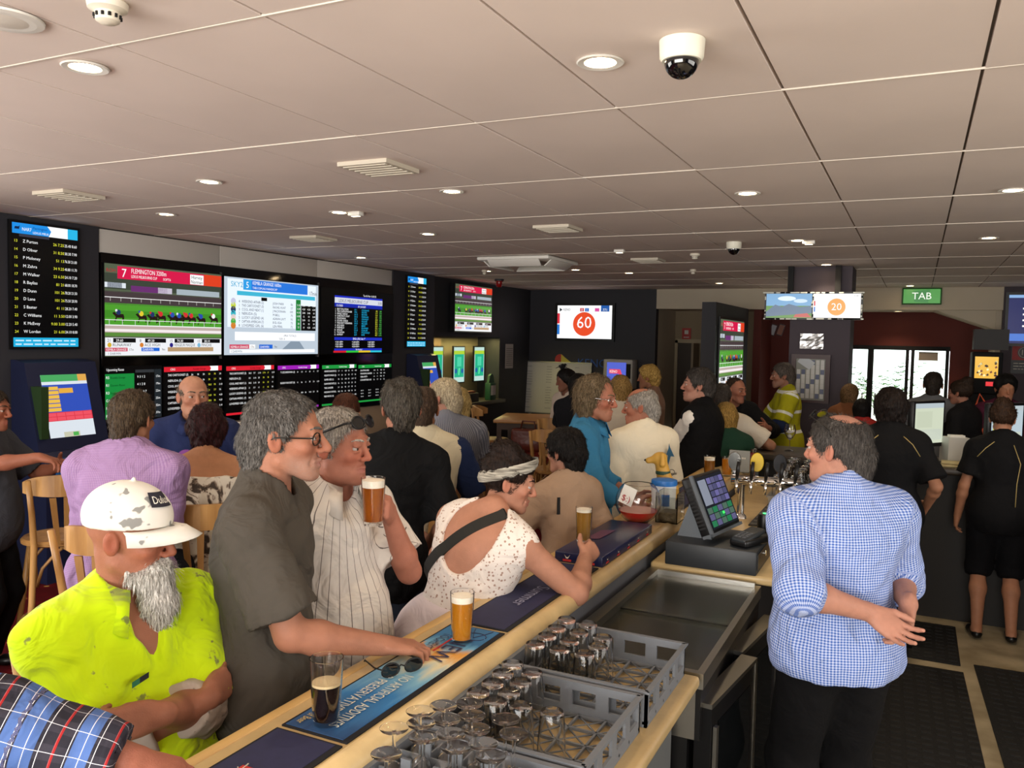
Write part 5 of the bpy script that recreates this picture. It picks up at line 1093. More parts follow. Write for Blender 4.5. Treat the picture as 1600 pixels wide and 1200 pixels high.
# work counters
b = thing('work_counter', 'beige work counter under the glass racks', 'counter', (-.81, 1.2, 0)); MB().box((-.24, -1.6, .88), (.25, 1.32, .918), bev=.012).build('top', m_bar, b); MB().box((-.22, -1.6, 0), (.17, 1.30, .88)).build('body', mat('cabinet_grey', '#5c5f60', rough=.5), b)
b = thing('work_counter', 'beige counter under the cash register and taps', 'counter', (-.79, 4.9, 0)); MB().box((-.26, -1.28, .91), (.29, 1.42, .95), bev=.012).build('top', m_bar, b); MB().box((-.24, -1.27, 0), (.2, 1.4, .91)).build('body', mat('body_black', '#161618', rough=.5), b); MB().box((.0, -.3, .951), (.27, .55, .958)).build('drip_tray', mat('drip_tray', '#2c2a26', rough=.4), b)
for k in range(9): MB().box((.01, -.28+k*.09, .958), (.26, -.265+k*.09, .962)).build('drip_slat', m_steel, b)
# bottle cooler with sliding glass lid and doors
b = thing('bottle_cooler', 'steel bottle cooler with glass lid between the counters', 'fridge', (-.80, 3.07, 0))
MB().box((-.235, -.53, 0), (.2, .53, .70)).build('body', m_black, b); fr = MB(); fr.box((-.245, -.53, .70), (-.2, .53, .93)); fr.box((.222, -.53, .865), (.245, .53, .915)); fr.box((-.2, -.53, .70), (.222, -.505, .915)); fr.box((-.2, .505, .70), (.222, .53, .93)); fr.build('steel_rim', m_steel, b); MB().box((.2, -.528, .70), (.238, .528, .864)).build('upper_panel', m_black, b)
MB().box((-.2, -.505, .70), (.222, .505, .72)).build('well_floor', mat('well_grey', '#8f8b80', rough=.4, metal=.3, var=.3, vscale=5), b); MB().box((-.2, -.015, .72), (.222, .015, .88)).build('divider', m_steel, b)
for y0, y1, z in ((-.503, .02, .893), (-.02, .503, .903)): MB().box((-.2, y0, z), (.222, y1, z+.006)).build('glass_lid', glass('lid_glass', '#dfe2da', .18, 1.3), b)
for k in range(2):
    y = -.5+k*.5; d = MB(); d.box((0, 0, .08), (.055, .47, .80)); dm = d.build('door', m_black, b, loc=(.215, y, 0), rot=(0, 0, math.radians(-7)))
    e = MB(); e.box((-.002, -.004, .80), (.057, .474, .815)); e.box((.0, .452, .08), (.058, .475, .80)); e.build('steel_edge', m_steel, dm); MB().box((.0555, .06, .14), (.058, .40, .74)).build('door_pane', mat('dark_pane', '#0d0f10', rough=.06), dm); MB().box((.058, .01, .16), (.07, .03, .74)).build('door_handle', m_steel, dm)
# floor mats
def fmat(x0, x1, y0, y1, label, rz=0):
    t = thing('rubber_mat', label, 'mat', ((x0+x1)/2, (y0+y1)/2, 0), rz, 'rubber mats behind the bar'); w, l = (x1-x0)/2, (y1-y0)/2; MB().box((-w, -l, .001), (w, l, .010), bev=.003).build('sheet', mat('rubber_black', '#121212', rough=.8, bump=.5, bscale=50), t)
    g = MB(); nx, ny = int(w*2/.07), int(l*2/.07)
    for i in range(nx):
        for j in range(ny): x = -w+.04+i*.07; y = -l+.04+j*.07; g.box((x, y, .010), (x+.045, y+.02, .0135))
    o = g.build('tread_ribs', mat('rubber_rib', '#1b1b1b', rough=.7), t); o['kind'] = 'stuff'
fmat(-.50, .36, 3.55, 5.55, 'large black rubber mat beside the man in the blue checked shirt', .03); fmat(-.48, .32, 5.68, 6.45, 'black rubber mat in front of the dark haired barmaid', 0); fmat(.42, 1.3, 4.35, 5.75, 'black rubber mat at the right edge', .04); fmat(-.5, .38, 2.0, 3.42, 'black rubber mat nearest the viewer', .02)
# back bar cabinet on the right
b = thing('back_bar', 'dark back bar cabinet at the right edge', 'cabinet', (1.75, 5.4, 0)); MB().box((-.65, -1.5, 0), (.6, 1.05, .95)).build('body', mat('bar_dark'), b); MB().box((-.68, -1.52, .95), (.6, 1.07, .99), bev=.008).build('top', mat('bar_top_dark'), b)
for k in range(4): MB().box((-.665, -1.45+k*.62, .08), (-.65, -.88+k*.62, .92), bev=.003).build('door', m_blackm, b)
# bar runners
NV = mat('runner_navy', '#23264a', rough=.7, var=.12, vscale=30); RBK = mat('runner_edge', '#0f1016', rough=.8)
def runner(y0, y1, label, face):
    t = thing('bar_runner', label, 'bar mat', (-1.18, y0, BT), 0, 'bar runners on the counter'); MB().box((-.092, 0, 0), (.092, y1-y0, .004)).build('backing', RBK, t); MB().box((-.085, .006, .004), (.077, y1-y0-.006, .0052)).build('face', face, t); return t
def blue_face():
    m = mat('runner_sky', '#2b66a0', rough=.65); nt = m.node_tree; N = nt.nodes; L = nt.links; b_ = N['Principled BSDF']; tc = N.new('ShaderNodeTexCoord'); sp = N.new('ShaderNodeSeparateXYZ'); L.new(tc.outputs['Generated'], sp.inputs[0])
    n = N.new('ShaderNodeTexNoise'); n.inputs['Scale'].default_value = 5; n.inputs['Detail'].default_value = 4; L.new(tc.outputs['Generated'], n.inputs[0])
    a = N.new('ShaderNodeMath'); a.operation = 'MULTIPLY_ADD'; L.new(n.outputs[0], a.inputs[0]); a.inputs[1].default_value = .28; L.new(sp.outputs[1], a.inputs[2])
    r = N.new('ShaderNodeValToRGB'); L.new(a.outputs[0], r.inputs[0]); e = r.color_ramp.elements; e[0].position = .1; e[0].color = (*srgb('#1d3a64'), 1); e[1].position = .42; e[1].color = (*srgb('#2f78b4'), 1)
    for p_, c in ((.62, '#7fb4cc'), (.74, '#d9d3b0'), (.85, '#d8973a'), (.92, '#6aa6c8'), (1.0, '#2f6d9c')): x = e.new(p_); x.color = (*srgb(c), 1)
    L.new(r.outputs[0], b_.inputs['Base Color']); return m
t = runner(.62, 1.425, 'navy bar runner with a red badge at the bottom edge', NV)
# lettering is read from the customer side of the bar
def rpanel(x0, y0, w, h, z=.0056): return Panel((x0, y0, z), (0, -1, 0), (-1, 0, 0), w, h)
P = rpanel(.06, .66, .4, .10); P.rect(.05, .25, .48, .95, mat('badge_red', '#b52a28', rough=.6), 0); P.text('TOOHEYS', .265, .8, .36, mat('badge_white', '#e2dccb', rough=.6), 'c', maxw=.38); P.text('EXTRA DRY', .6, .7, .2, mat('badge_white')); P.build(t, 'badge')
P = Panel((-.06, .3, .0057), (0, -1, 0), (-1, 0, 0), .1, .02)
ant = MB()
for s in (-1, 1): ant.tube([(-.0, .56, .006), (.02*s, .60, .006), (.03*s, .65, .006)], .0016, 4); ant.tube([(.012*s, .585, .006), (.03*s, .60, .006)], .0013, 4); ant.tube([(.02*s, .61, .006), (.04*s, .63, .006)], .0013, 4)
ant.build('antler_print', mat('badge_white'), t)
t = runner(1.44, 2.215, 'sky blue beer runner under the sunglasses and dark beer', blue_face()); wht = mat('print_cream', '#d9dccb', rough=.6); nvy = mat('print_navy', '#2a2c4e', rough=.6)
P = rpanel(.065, .40, .38, .14); P.text('NO ARTIFICIAL ADDITIVES', .1, .42, .22, wht, maxw=.85); P.text('OR PRESERVATIVES', .1, .75, .22, wht, maxw=.7); P.build(t)
P = rpanel(.065, .16, .15, .14); P.text('for the love of Beer', .0, .95, .16, mat('print_gold', '#c9b060', rough=.6), maxw=.95); P.build(t)
P = rpanel(.06, .715, .26, .14); P.text('NEW', .18, .5, .42, nvy); P.text('TOOHEYS', .14, .86, .22, nvy, maxw=.5); P.rect(.12, .55, .66, .60, mat('badge_red'), 1); P.build(t, 'emblem')
st = MB()
for s in (-1, 1): st.tube([(.03, .69, .0062), (.03+.02*s, .73, .0062), (.03+.03*s, .76, .0062)], .0012, 4)
st.tube([(.03+.035*math.cos(a), .70+.03*math.sin(a), .0062) for a in [i*.4 for i in range(16)]], .0012, 4); st.build('stag_print', nvy, t)
t = runner(2.235, 3.04, 'plain navy bar runner under the leaning woman', NV); P = rpanel(.06, .5, .4, .10); P.text('Summer', .1, .7, .5, mat('chalk', '#8c8fa8', rough=.8), maxw=.8); P.build(t)
t = runner(4.35, 5.25, 'navy bar runner beyond the glass bowl', NV)
# flat navy carton
t = thing('flat_carton', 'flat navy beer carton lying on the bar', 'carton', (-1.18, 3.06, BT)); MB().box((-.105, 0, 0), (.1, .68, .042), bev=.004).build('box', mat('carton_navy', '#171c42', rough=.3), t); P = Panel((-.1, .02, .043), (0, 1, 0), (1, 0, 0), .64, .19)
P.poly([(.35, .15), (.65, .2), (.7, .5), (.4, .45)], mat('carton_print', '#5a3050', rough=.4), 0); P.build(t, 'top_print')
P = Panel((.1005, .0, .04), (0, 1, 0), ZD, .68, .04)
for k in range(5): x = .08+k*.2; P.rect(x-.025, .62, x+.025, .82, mat('badge_red'), 1); P.poly([(x-.02, .15), (x-.008, .4), (x+.008, .4), (x+.02, .15), (x+.006, .5), (x-.006, .5)], mat('badge_white'), 1)
P.build(t, 'side_badges')
P = Panel((-.1, -.0005, .04), (1, 0, 0), ZD, .2, .04)
for k in range(2): x = .25+k*.5; P.rect(x-.09, .62, x+.09, .85, mat('badge_red'), 1); P.poly([(x-.07, .1), (x-.02, .4), (x+.02, .4), (x+.07, .1), (x+.02, .55), (x-.02, .55)], mat('badge_white'), 1)
P.build(t, 'end_badges')
# glasses -------------------------------------------------------------------------------------------
GL = glass('clear_glass', '#ffffff', .0, 1.16); GL.node_tree.nodes['Principled BSDF'].inputs['Coat Weight'].default_value = .6; GL.node_tree.nodes['Principled BSDF'].inputs['Specular IOR Level'].default_value = .9
def beer_glass(loc, label, h=.15, rb=.028, rt=.037, fill=.9, beer='#b5661a', foam=.018, cat='glass', dark=False, rz=0, noglass=False, parent=None, foamc='#f2ead8'):
    t = thing('beer_glass', label, cat, loc, rz)
    R = lambda z: rb+(rt-rb)*min(1, (z/h)**.8)
    prof = [(0, .0), (rb*.92, 0)]+[(R(h*k/10), h*k/10) for k in range(1, 11)]+[(R(h)-.0022, h)]+[(R(h*k/10)-.0026, h*k/10) for k in range(9, 0, -1)]+[(0, .012)]
    MB().lathe(prof, 28).build('glass', GL, t)
    z1 = h*fill; zf = z1-foam; bp = [(0, .0125)]+[(R(max(z, .012))-.0029, z) for z in np.linspace(.013, zf, 8)]+[(0, zf)]
    bm_ = mat('beer_'+beer, beer, rough=.05, trans=0 if dark else .4, ior=1.33) if not dark else mat('stout', '#120705', rough=.1)
    MB().lathe(bp, 28).build('beer', bm_, t)
    if foam: MB().lathe([(0, zf), (R(zf)-.003, zf), (R(z1)-.003, z1), (0, z1+.001)], 28).build('foam', mat('foam_'+foamc, foamc, rough=.9, bump=.3, bscale=300), t)
    return t
beer_glass((-1.185, 1.49, BT+.005), 'pint of dark beer beside the bearded man', .155, .029, .039, .64, dark=True, foam=.006, foamc='#c9b48a')
beer_glass((-1.165, 2.085, BT+.005), 'golden beer with white foam on the blue runner', .15, .028, .036, .93, '#d08a1e')
beer_glass((-1.235, 3.30-.05, BT+.043), 'glass of iced golden drink in front of the leaning woman', .15, .029, .036, .95, '#b98a3a', foam=.012)
p = onz(180, 1192, 1.18); beer_glass((-1.20, .86, BT+.005), 'empty glass by the checked sleeve at the bottom left', .16, .030, .038, .1, '#c8c0a0', foam=0)
# sunglasses on the runner
t = thing('sunglasses', 'dark folded sunglasses lying on the blue bar runner', 'sunglasses', (-1.185, 1.80, BT+.007), math.radians(62)); m = MB(); ln = mat('dark_lens', '#090a0c', rough=.06, coat=1)
for s in (-1, 1):
    ring = [(s*.034+.026*math.cos(a), -.004*abs(math.cos(a)), .020+.018*math.sin(a)) for a in [2*math.pi*i/20 for i in range(20)]]; m.tube(ring, .0022, 6, closed=True); MB().add(ring, [tuple(range(20))]).build('lens', ln, t); m.tube([(s*.06, 0, .026), (s*.064, .03, .022), (s*.05, .115, .012), (s*.044, .13, .002)], .0022, 6)
m.tube([(-.009, 0, .022), (0, .003, .026), (.009, 0, .022)], .002, 6); m.build('frame', m_black, t)
# glass racks and glasses -----------------------------------------------------------------------------
RK = mat('rack_grey', '#6b7076', rough=.55)
def rack(x0, x1, y0, y1, label, hgt=.10, div=False):
    z = .9185; t = thing('glass_rack', label, 'rack', ((x0+x1)/2, (y0+y1)/2, z), 0, 'plastic glass racks'); w, l = (x1-x0)/2, (y1-y0)/2
    g = MB(); n = 5
    for i in range(n+1): a = -w+.01+i*(2*w-.02)/n; g.box((a-.003, -l, .008), (a+.003, l, .016)); a = -l+.01+i*(2*l-.02)/n; g.box((-w, a-.003, .008), (w, a+.003, .016))
    for i in range(n):
        for j in range(n):
            xa, xb = -w+.01+i*(2*w-.02)/n, -w+.01+(i+1)*(2*w-.02)/n; ya, yb = -l+.01+j*(2*l-.02)/n, -l+.01+(j+1)*(2*l-.02)/n
            g.tube([(xa, ya, .012), (xb, yb, .012)], .0025, 4); g.tube([(xa, yb, .012), (xb, ya, .012)], .0025, 4)
    g.build('base_lattice', RK, t)
    for ax in (0, 1):
        L = (w, l)[ax]
        for s in (-1, 1):
            q = MB(); o = (l, w)[ax]*s; a, b_ = sorted((o-.004*s*2, o))
            def bx(u0, u1, z0, z1): q.box((u0, a, z0) if ax == 0 else (a, u0, z0), (u1, b_, z1) if ax == 0 else (b_, u1, z1))
            bx(-L, L, 0, .035); bx(-L, L, hgt-.022, hgt); k = 4
            for i in range(k+1): u = -L+i*2*L/k; bx(max(u-.018, -L), min(u+.018, L), .035, hgt-.022)
            a, b_ = sorted((o, o+.007*s)); bx(-L-.006, L+.006, hgt-.006, hgt); q.build('side_wall', RK, t)
    if div:
        for i in range(1, 5):
            u = -w+i*2*w/5; MB().box((u-.002, -l+.01, .016), (u+.002, l-.01, hgt-.01)).build('divider', RK, t); u = -l+i*2*l/5; MB().box((-w+.01, u-.002, .016), (w-.01, u+.002, hgt-.01)).build('divider', RK, t)
            for j in range(1, 5): v = -l+j*2*l/5; uu = -w+i*2*w/5; MB().box((uu-.012, v-.003, hgt-.01), (uu+.012, v+.003, hgt+.022)).build('divider_tab', RK, t)
    return t
rack(-1.03, -.605, 2.10, 2.50, 'grey glass rack farthest from the viewer with tumblers'); rack(-1.03, -.615, 1.66, 2.07, 'middle grey glass rack half full of tumblers'); rack(-1.03, -.63, 1.22, 1.63, 'near grey divided rack holding upturned wine glasses', div=True)
z3 = lambda x, y: (560+x*.35, 920+y*.35)
tum = None; n = 0
ORD = ('first', 'second', 'third', 'fourth', 'fifth', 'sixth', 'seventh', 'eighth', 'ninth', 'tenth', 'eleventh')
def rowlabels(kind, rack_, pts, step):
    y0_ = min(p[1] for p in pts); rows = {}
    for i, p in enumerate(pts): rows.setdefault(int((p[1]-y0_)/step), []).append((p[0], i))
    out = [None]*len(pts); ks = sorted(rows)
    for r_, k in enumerate(ks):
        for c_, (x, i) in enumerate(sorted(rows[k])): out[i] = 'upturned %s in %s, %s row from the viewer, %s from the bar' % (kind, rack_, ORD[r_], ORD[c_])
    return out
tops = [(690, 330), (645, 372), (600, 415), (535, 455), (775, 370), (725, 412), (672, 457), (612, 497), (725, 517), (865, 545), (930, 132), (885, 170), (842, 205), (790, 242), (1025, 152), (985, 190), (942, 227), (898, 264), (1090, 212), (1070, 252), (1010, 284)]
tp = [onz(*z3(*q), .9185+.017+.125) for q in tops]; TLB = rowlabels('tumbler', 'the middle rack', tp[:10], .085)+rowlabels('tumbler', 'the far rack', tp[10:], .085)
for i, (a, b_) in enumerate(tops):
    h = .125; z = .9185+.017; p = onz(*z3(a, b_), z+h)
    x = min(max(p[0], -.985), -.65); y = min(max(p[1], 1.71 if i < 10 else 2.155), 2.02 if i < 10 else 2.45)
    rk = 'middle' if i < 10 else 'far'
    lab = TLB[i] if i != 9 else 'lone upturned tumbler at the open side of the middle rack'
    if tum is None:
        tum = thing('tumbler', lab, 'glass', (x, y, z), 0, 'upturned tumblers in the racks'); prof = [(.036, 0), (.0335, .06), (.029, h-.004), (.027, h), (.010, h-.003), (0, h-.004), (0, h-.012), (.025, h-.011), (.031, .06), (.0335, 0)]
        MB().lathe([(r, zz) for r, zz in prof]+[prof[0]], 24).build('glass', GL, tum)
    else: c = dup(tum, (x, y, z), 0, lab)
wn = None
bases = [(125, 735), (160, 620), (275, 545), (280, 598), (290, 660), (380, 520), (395, 580), (410, 645), (435, 705), (495, 510), (505, 565), (525, 625), (557, 690), (590, 745), (657, 580), (695, 645)]
WLB = rowlabels('wine glass', 'the near rack', [onz(*z3(*q), 1.1) for q in bases], .075)
for i, (a, b_) in enumerate(bases):
    h = .165; z = .9185+.017; p = onz(*z3(a, b_), z+h); lab = WLB[i]
    if wn is None:
        wn = thing('wine_glass', lab, 'glass', (p[0], p[1], z), 0, 'upturned wine glasses in the near rack')
        prof = [(.028, 0), (.033, .03), (.031, .055), (.018, .08), (.0045, .09), (.0035, .12), (.0045, .155), (.031, h-.002), (.032, h), (.030, h+.001), (.006, h-.004), (0, h-.006)]
        MB().lathe(prof[:]+[(0, .092), (.012, .085), (.029, .055), (.031, .03), (.0265, 0), (.028, 0)], 24).build('glass', GL, wn)
    else: dup(wn, (p[0], p[1], z), 0, lab)
# cash register -----------------------------------------------------------------------------------------
CM = mat('till_charcoal', '#24282c', rough=.45)
t = thing('cash_register', 'dark touch screen cash register on its cash drawer', 'cash register', (-.78, 3.80, .95)); MB().box((-.2, -.19, 0), (.2, .2, .105), bev=.005).build('cash_drawer', CM, t); MB().box((.2, -.17, .02), (.204, .18, .09)).build('drawer_front', m_black, t); MB().cyl((.204, .0, .06), (.21, 0, .06), .012, n=12).build('lock', m_chrome, t)
MB().prism([(-.18, .105), (-.02, .105), (-.06, .16), (-.085, .26), (-.12, .28)], 1, -.06, .10).build('stand', mat('till_stand', '#565c62', rough=.4), t)
Q = Matrix.Translation((-.02, .02, .27)) @ Matrix.Rotation(math.radians(-10), 4, 'Z') @ Matrix.Rotation(math.radians(-24), 4, 'Y')
s = MB().box((-.06, -.17, -.14), (.0, .17, .14), bev=.012); s.xf(Q); sc = s.build('monitor', m_black, t)
e = MB(); e.box((-.012, -.172, -.142), (.003, -.158, .142)); e.box((-.05, -.172, -.142), (.004, .172, -.128)); e.xf(Q).build('monitor_frame', mat('till_stand'), sc)
o = Q @ Vector((.0012, -.15, .125)); r = (Q.to_3x3() @ Vector((0, 1, 0))); d = (Q.to_3x3() @ Vector((0, 0, -1))); P = Panel(o, r, d, .30, .24); P.rect(0, 0, 1, 1, ec('#20242c', .6), 0)
for i in range(4):
    for j in range(4): P.rect(.36+i*.155, .06+j*.13, .5+i*.155, .17+j*.13, ec(('#7a74b0', '#6a6890', '#585880')[(i+j) % 3], .6), 1)
for i in range(5):
    for j in range(3): P.rect(.04+i*.19, .60+j*.125, .21+i*.19, .71+j*.125, ec(('#5a7868', '#6a6890', '#30885a')[(i*2+j) % 3], .6), 1)
P.rect(.04, .06, .32, .55, ec('#9aa0b0', .6), 1); P.rect(.52, .74, .6, .79, ec('#40e060', 1.2), 2); P.build(sc)
v = MB()
for k in range(12): v.box((-.052, -.1715, -.10+k*.017), (-.018, -.1698, -.092+k*.017))
v.xf(Q).build('vent_slots', m_blackm, sc)['kind'] = 'stuff'
t = thing('barcode_scanner', 'black upright scanner with a green light beside the register', 'scanner', (-.63, 4.12, .95), -.6); MB().box((-.04, -.045, 0), (.04, .045, .02), bev=.008).build('base', m_black, t); MB().lathe([(.032, .02), (.036, .07), (.036, .15), (.03, .172), (0, .175)], 20).build('head', m_black, t); MB().lathe([(0, .1765), (.011, .1763), (.011, .174), (0, .174)], 14).build('indicator', ec('#50ff80', 2), t)
t = thing('card_terminal', 'black card payment terminal resting on the cash drawer', 'card reader', (-.635, 3.74, 1.056), -.4); MB().box((-.045, -.09, 0), (.045, .09, .035), bev=.01).build('cradle', m_black, t); q = MB().box((-.038, -.085, .03), (.038, .08, .055), bev=.01); q.xf(Matrix.Rotation(.18, 4, 'X')); q.build('handset', CM, t); k = MB()
for i in range(3):
    for j in range(4): k.box((-.026+i*.02, -.07+j*.018, .054), (-.012+i*.02, -.058+j*.018, .058))
k.xf(Matrix.Rotation(.18, 4, 'X')).build('keypad', mat('key_grey', '#50545a', rough=.5), t)
# raffle bowl, tub, box and dog figure --------------------------------------------------------------------
t = thing('glass_bowl', 'round glass bowl of red liquid with a paper tag', 'bowl', (-1.20, 3.90, BT)); R_ = .112; pr = [(.045, 0), (.05, .004)]+[(R_*math.sin(a), .112-R_*math.cos(a)) for a in np.linspace(.5, 2.45, 14)]; inn = [(max((R_-.004)*math.sin(a), 0), .112-(R_-.004)*math.cos(a)) for a in np.linspace(2.45, 0, 16)]
MB().lathe(pr+inn, 32).build('bowl', GL, t); MB().lathe([(0, .010)]+[((R_-.006)*math.sin(a), .112-(R_-.006)*math.cos(a)) for a in np.linspace(.3, 1.15, 8)]+[(0, .112-(R_-.006)*math.cos(1.15))], 32).build('red_liquid', mat('red_drink', '#c8141c', rough=.08, trans=.35, ior=1.33), t)
tg = MB().box((-.035, -.001, -.045), (.035, .001, .045)); tg.xf(Matrix.Translation((-.02, -.108, .155)) @ Matrix.Rotation(.35, 4, 'Y')); tg.build('paper_tag', mat('paper_bright', '#e4e2da', rough=.7), t)
P = Panel(Vector((-.05, -.1095, .19)), (1, 0, -.33), (-.33, 0, -1), .07, .09); P.text('$:)', .2, .6, .35, mat('pen_red', '#a03030', rough=.7)); P.build(t, tname='tag_writing')
t = thing('plastic_tub', 'white plastic tub with a blue lid behind the glass bowl', 'tub', (-1.155, 4.20, BT)); MB().lathe([(.055, 0), (.06, .01), (.062, .15), (.058, .155), (0, .155)], 28).build('tub', mat('tub_white', '#d8dadb', rough=.4), t); MB().lathe([(.066, .152), (.068, .16), (.066, .178), (.05, .183), (0, .184)], 28).build('lid', mat('lid_blue', '#2a6db8', rough=.4), t)
lab_ = MB()
for i in range(6): a0, a1 = -1.6+i*.13, -1.6+(i+1)*.13; lab_.add([(.0632*math.cos(a0), .0632*math.sin(a0), .05), (.0632*math.cos(a1), .0632*math.sin(a1), .05), (.0632*math.cos(a1), .0632*math.sin(a1), .11), (.0632*math.cos(a0), .0632*math.sin(a0), .11)], [(0, 1, 2, 3)])
lab_.build('badge', mat('lid_blue'), t)
t = thing('acrylic_box', 'clear slanted acrylic box beside the white tub', 'box', (-1.08, 4.05, BT)); AC = glass('acrylic', '#e6e8e2', .05); 
for lo, hi in (((-.055, -.07, 0), (.055, .07, .004)), ((-.055, -.07, 0), (-.051, .07, .15)), ((.051, -.07, 0), (.055, .07, .15)), ((-.055, -.07, 0), (.055, -.066, .13)), ((-.055, .066, 0), (.055, .07, .15))): MB().box(lo, hi).build('wall', AC, t)
MB().box((-.045, -.06, .005), (.045, .06, .05), bev=.01).build('coins', mat('coin_pile', '#6a5a40', rough=.5, var=.5, vscale=60, bump=.8, bscale=80), t)
# collection dog: sitting golden dog figure with a slot box
t = thing('dog_figure', 'golden dog figurine with a collar standing among the customers', 'figurine', (-1.24, 4.52, BT), 1.9); sd = SDF()
sd.ell((0, -.02, .06), (.05, .06, .065), .03); sd.cone((0, -.005, .10), (0, .02, .2), .045, .036, .03); sd.ell((0, .03, .245), (.034, .04, .034), .02); sd.cone((0, .05, .24), (0, .095, .228), .021, .017, .02)
for x in (-1, 1): sd.cone((x*.03, .02, .265), (x*.042, .018, .215), .012, .016, .008); sd.cone((x*.028, .035, .1), (x*.028, .05, .012), .016, .013, .015); sd.ell((x*.028, .06, .012), (.014, .02, .011), .01); sd.ell((x*.045, -.02, .03), (.025, .045, .03), .02)
V, F = sd.mesh(.006); np_mesh('dog', V, F, mat('dog_gold', '#c89a42', rough=.5), t); MB().lathe([(.04, .155), (.042, .165), (.04, .175), (.036, .165), (.04, .155)], 20, c=(0, .012, 0)).build('collar', mat('collar_green', '#2c4a38', rough=.5), t); MB().lathe([(0, .008), (.007, .003), (.006, -.004), (0, -.006)], 10, c=(0, .112, .23)).build('nose', m_black, t)
# taps -----------------------------------------------------------------------------------------------------
t = thing('beer_font', 'chrome beer font with badges and black tap handles', 'beer taps', (-.83, 4.80, .95), .15); t.scale = (.82, .82, .9)
MB().lathe([(.045, 0), (.04, .015), (.024, .03), (.024, .22)], 20, c=(-.05, 0, 0)).build('column', m_chrome, t); MB().lathe([(.045, 0), (.04, .015), (.024, .03), (.024, .22)], 20, c=(.2, 0, 0)).build('column', m_chrome, t); MB().tube([(-.12, 0, .24), (.34, 0, .24)], .032, 16).build('crossbar', m_chrome, t)
for k in range(5):
    x = -.08+k*.095; s = MB(); s.tube([(x, -.02, .24), (x, -.07, .245), (x, -.09, .22), (x, -.092, .17)], [.012, .012, .011, .008], 10); o = s.build('tap_spout', m_chrome, t); hb = MB(); hb.tube([(x, -.06, .25), (x+.005, -.075, .30), (x+.01, -.08, .37)], [.009, .014, .012], 10); hb.build('tap_handle', m_black, o)
for k in range(3):
    x = -.1+k*.15; MB().box((x-.012, .0, .26), (x+.012, .02, .33)).build('badge_post', m_chrome, t); b_ = MB(); b_.lathe([(0, -.008), (.042, -.008), (.045, 0), (.042, .008), (0, .008)], 24); b_.xf(Matrix.Translation((x, .0, .36)) @ Matrix.Rotation(math.pi/2, 4, 'X') @ Matrix.Scale(1.35, 4, (0, 1, 0))); o = b_.build('tap_badge', (mat('badge_silver', '#b8b8b4', rough=.15, metal=1), mat('badge_yellow', '#d8b820', rough=.3), mat('badge_bw', '#1c1c20', rough=.2))[k], t)
# glass rack by the taps, brand strip and perspex guard
t = thing('glass_shelf', 'steel shelf of clean glasses right of the beer font', 'shelf', (-.66, 5.75, .95)); MB().box((-.14, -.5, .05), (.26, .5, .06)).build('tray', m_steel, t)
for y in (-.48, .48): MB().box((-.13, y-.01, 0), (.25, y+.01, .05)).build('foot', m_steel, t)
rnd = random.Random(3)
for i in range(4):
    for j in range(8):
        lab = 'clean upturned glass on the steel shelf by the taps'; x = -.66-.08+i*.1; y = 5.32+j*.12+rnd.uniform(-.01, .01); c = dup(tum, (x, y, 1.0105), 0, lab); c['group'] = 'clean glasses by the taps'; c.scale = (1.05, 1.05, rnd.choice([1.0, 1.15]))
t = thing('brand_strip', 'grey name strip above the clean glasses', 'sign', (-.5, 6.5, 1.101)); MB().box((-.22, -.012, 0), (.22, .012, .075), bev=.004).build('plate', mat('strip_grey', '#7f8488', rough=.35), t); P = Panel((-.2, -.0125, .07), (1, 0, 0), ZD, .4, .065); P.text('IRON JACK', .55, .72, .45, mat('strip_ink', '#202226', rough=.5), 'c', maxw=.6); P.poly([(.1, .2), (.13, .2), (.15, .5), (.12, .85), (.09, .5)], mat('strip_ink'), 1); P.build(t)
t = thing('menu_holder', 'small clear menu holder on the bar near the taps', 'menu', (-1.08, 5.85, BT)); MB().box((-.07, -.004, 0), (.07, .004, .15)).build('card', mat('card_grey', '#8d8f8a', rough=.4), t); MB().box((-.07, -.03, 0), (.07, .03, .004)).build('foot', AC, t); P = Panel((-.06, -.0045, .14), (1, 0, 0), ZD, .12, .12); P.line(.15, .4, .7, .14, mat('paper_white')); P.build(t, 'print')
beer_glass((-1.2, 5.45, BT), 'glass of amber beer beside the man in the black vest', .15, .03, .038, .93, '#a86a20'); beer_glass((-1.12, 5.62, BT), 'glass of orange juice near the taps', .13, .03, .036, .9, '#d88a20', foam=0)
for i, (x, y) in enumerate(((-1.18, 6.1), (-1.05, 6.2))):
    t = thing('condiment_jar', ('left', 'right')[i]+' small sauce jar at the far bar corner', 'jar', (x, y, BT)); MB().lathe([(.03, 0), (.032, .01), (.032, .09), (.024, .105), (0, .106)], 20).build('jar', GL if i == 0 else mat('sauce_red', '#6a1c16', rough=.2), t); MB().lathe([(.027, .1), (.027, .125), (0, .127)], 20).build('lid', m_chrome, t)
t = thing('wine_glass', 'large empty wine glass on the far bar', 'glass', (-.88, 6.85, 1.10)); MB().lathe([(.035, 0), (.034, .003), (.004, .01), (.004, .085), (.02, .1), (.043, .14), (.045, .165), (.036, .21), (.0345, .21), (.043, .165), (.041, .14), (.018, .103), (0, .098)], 24).build('glass', GL, t)
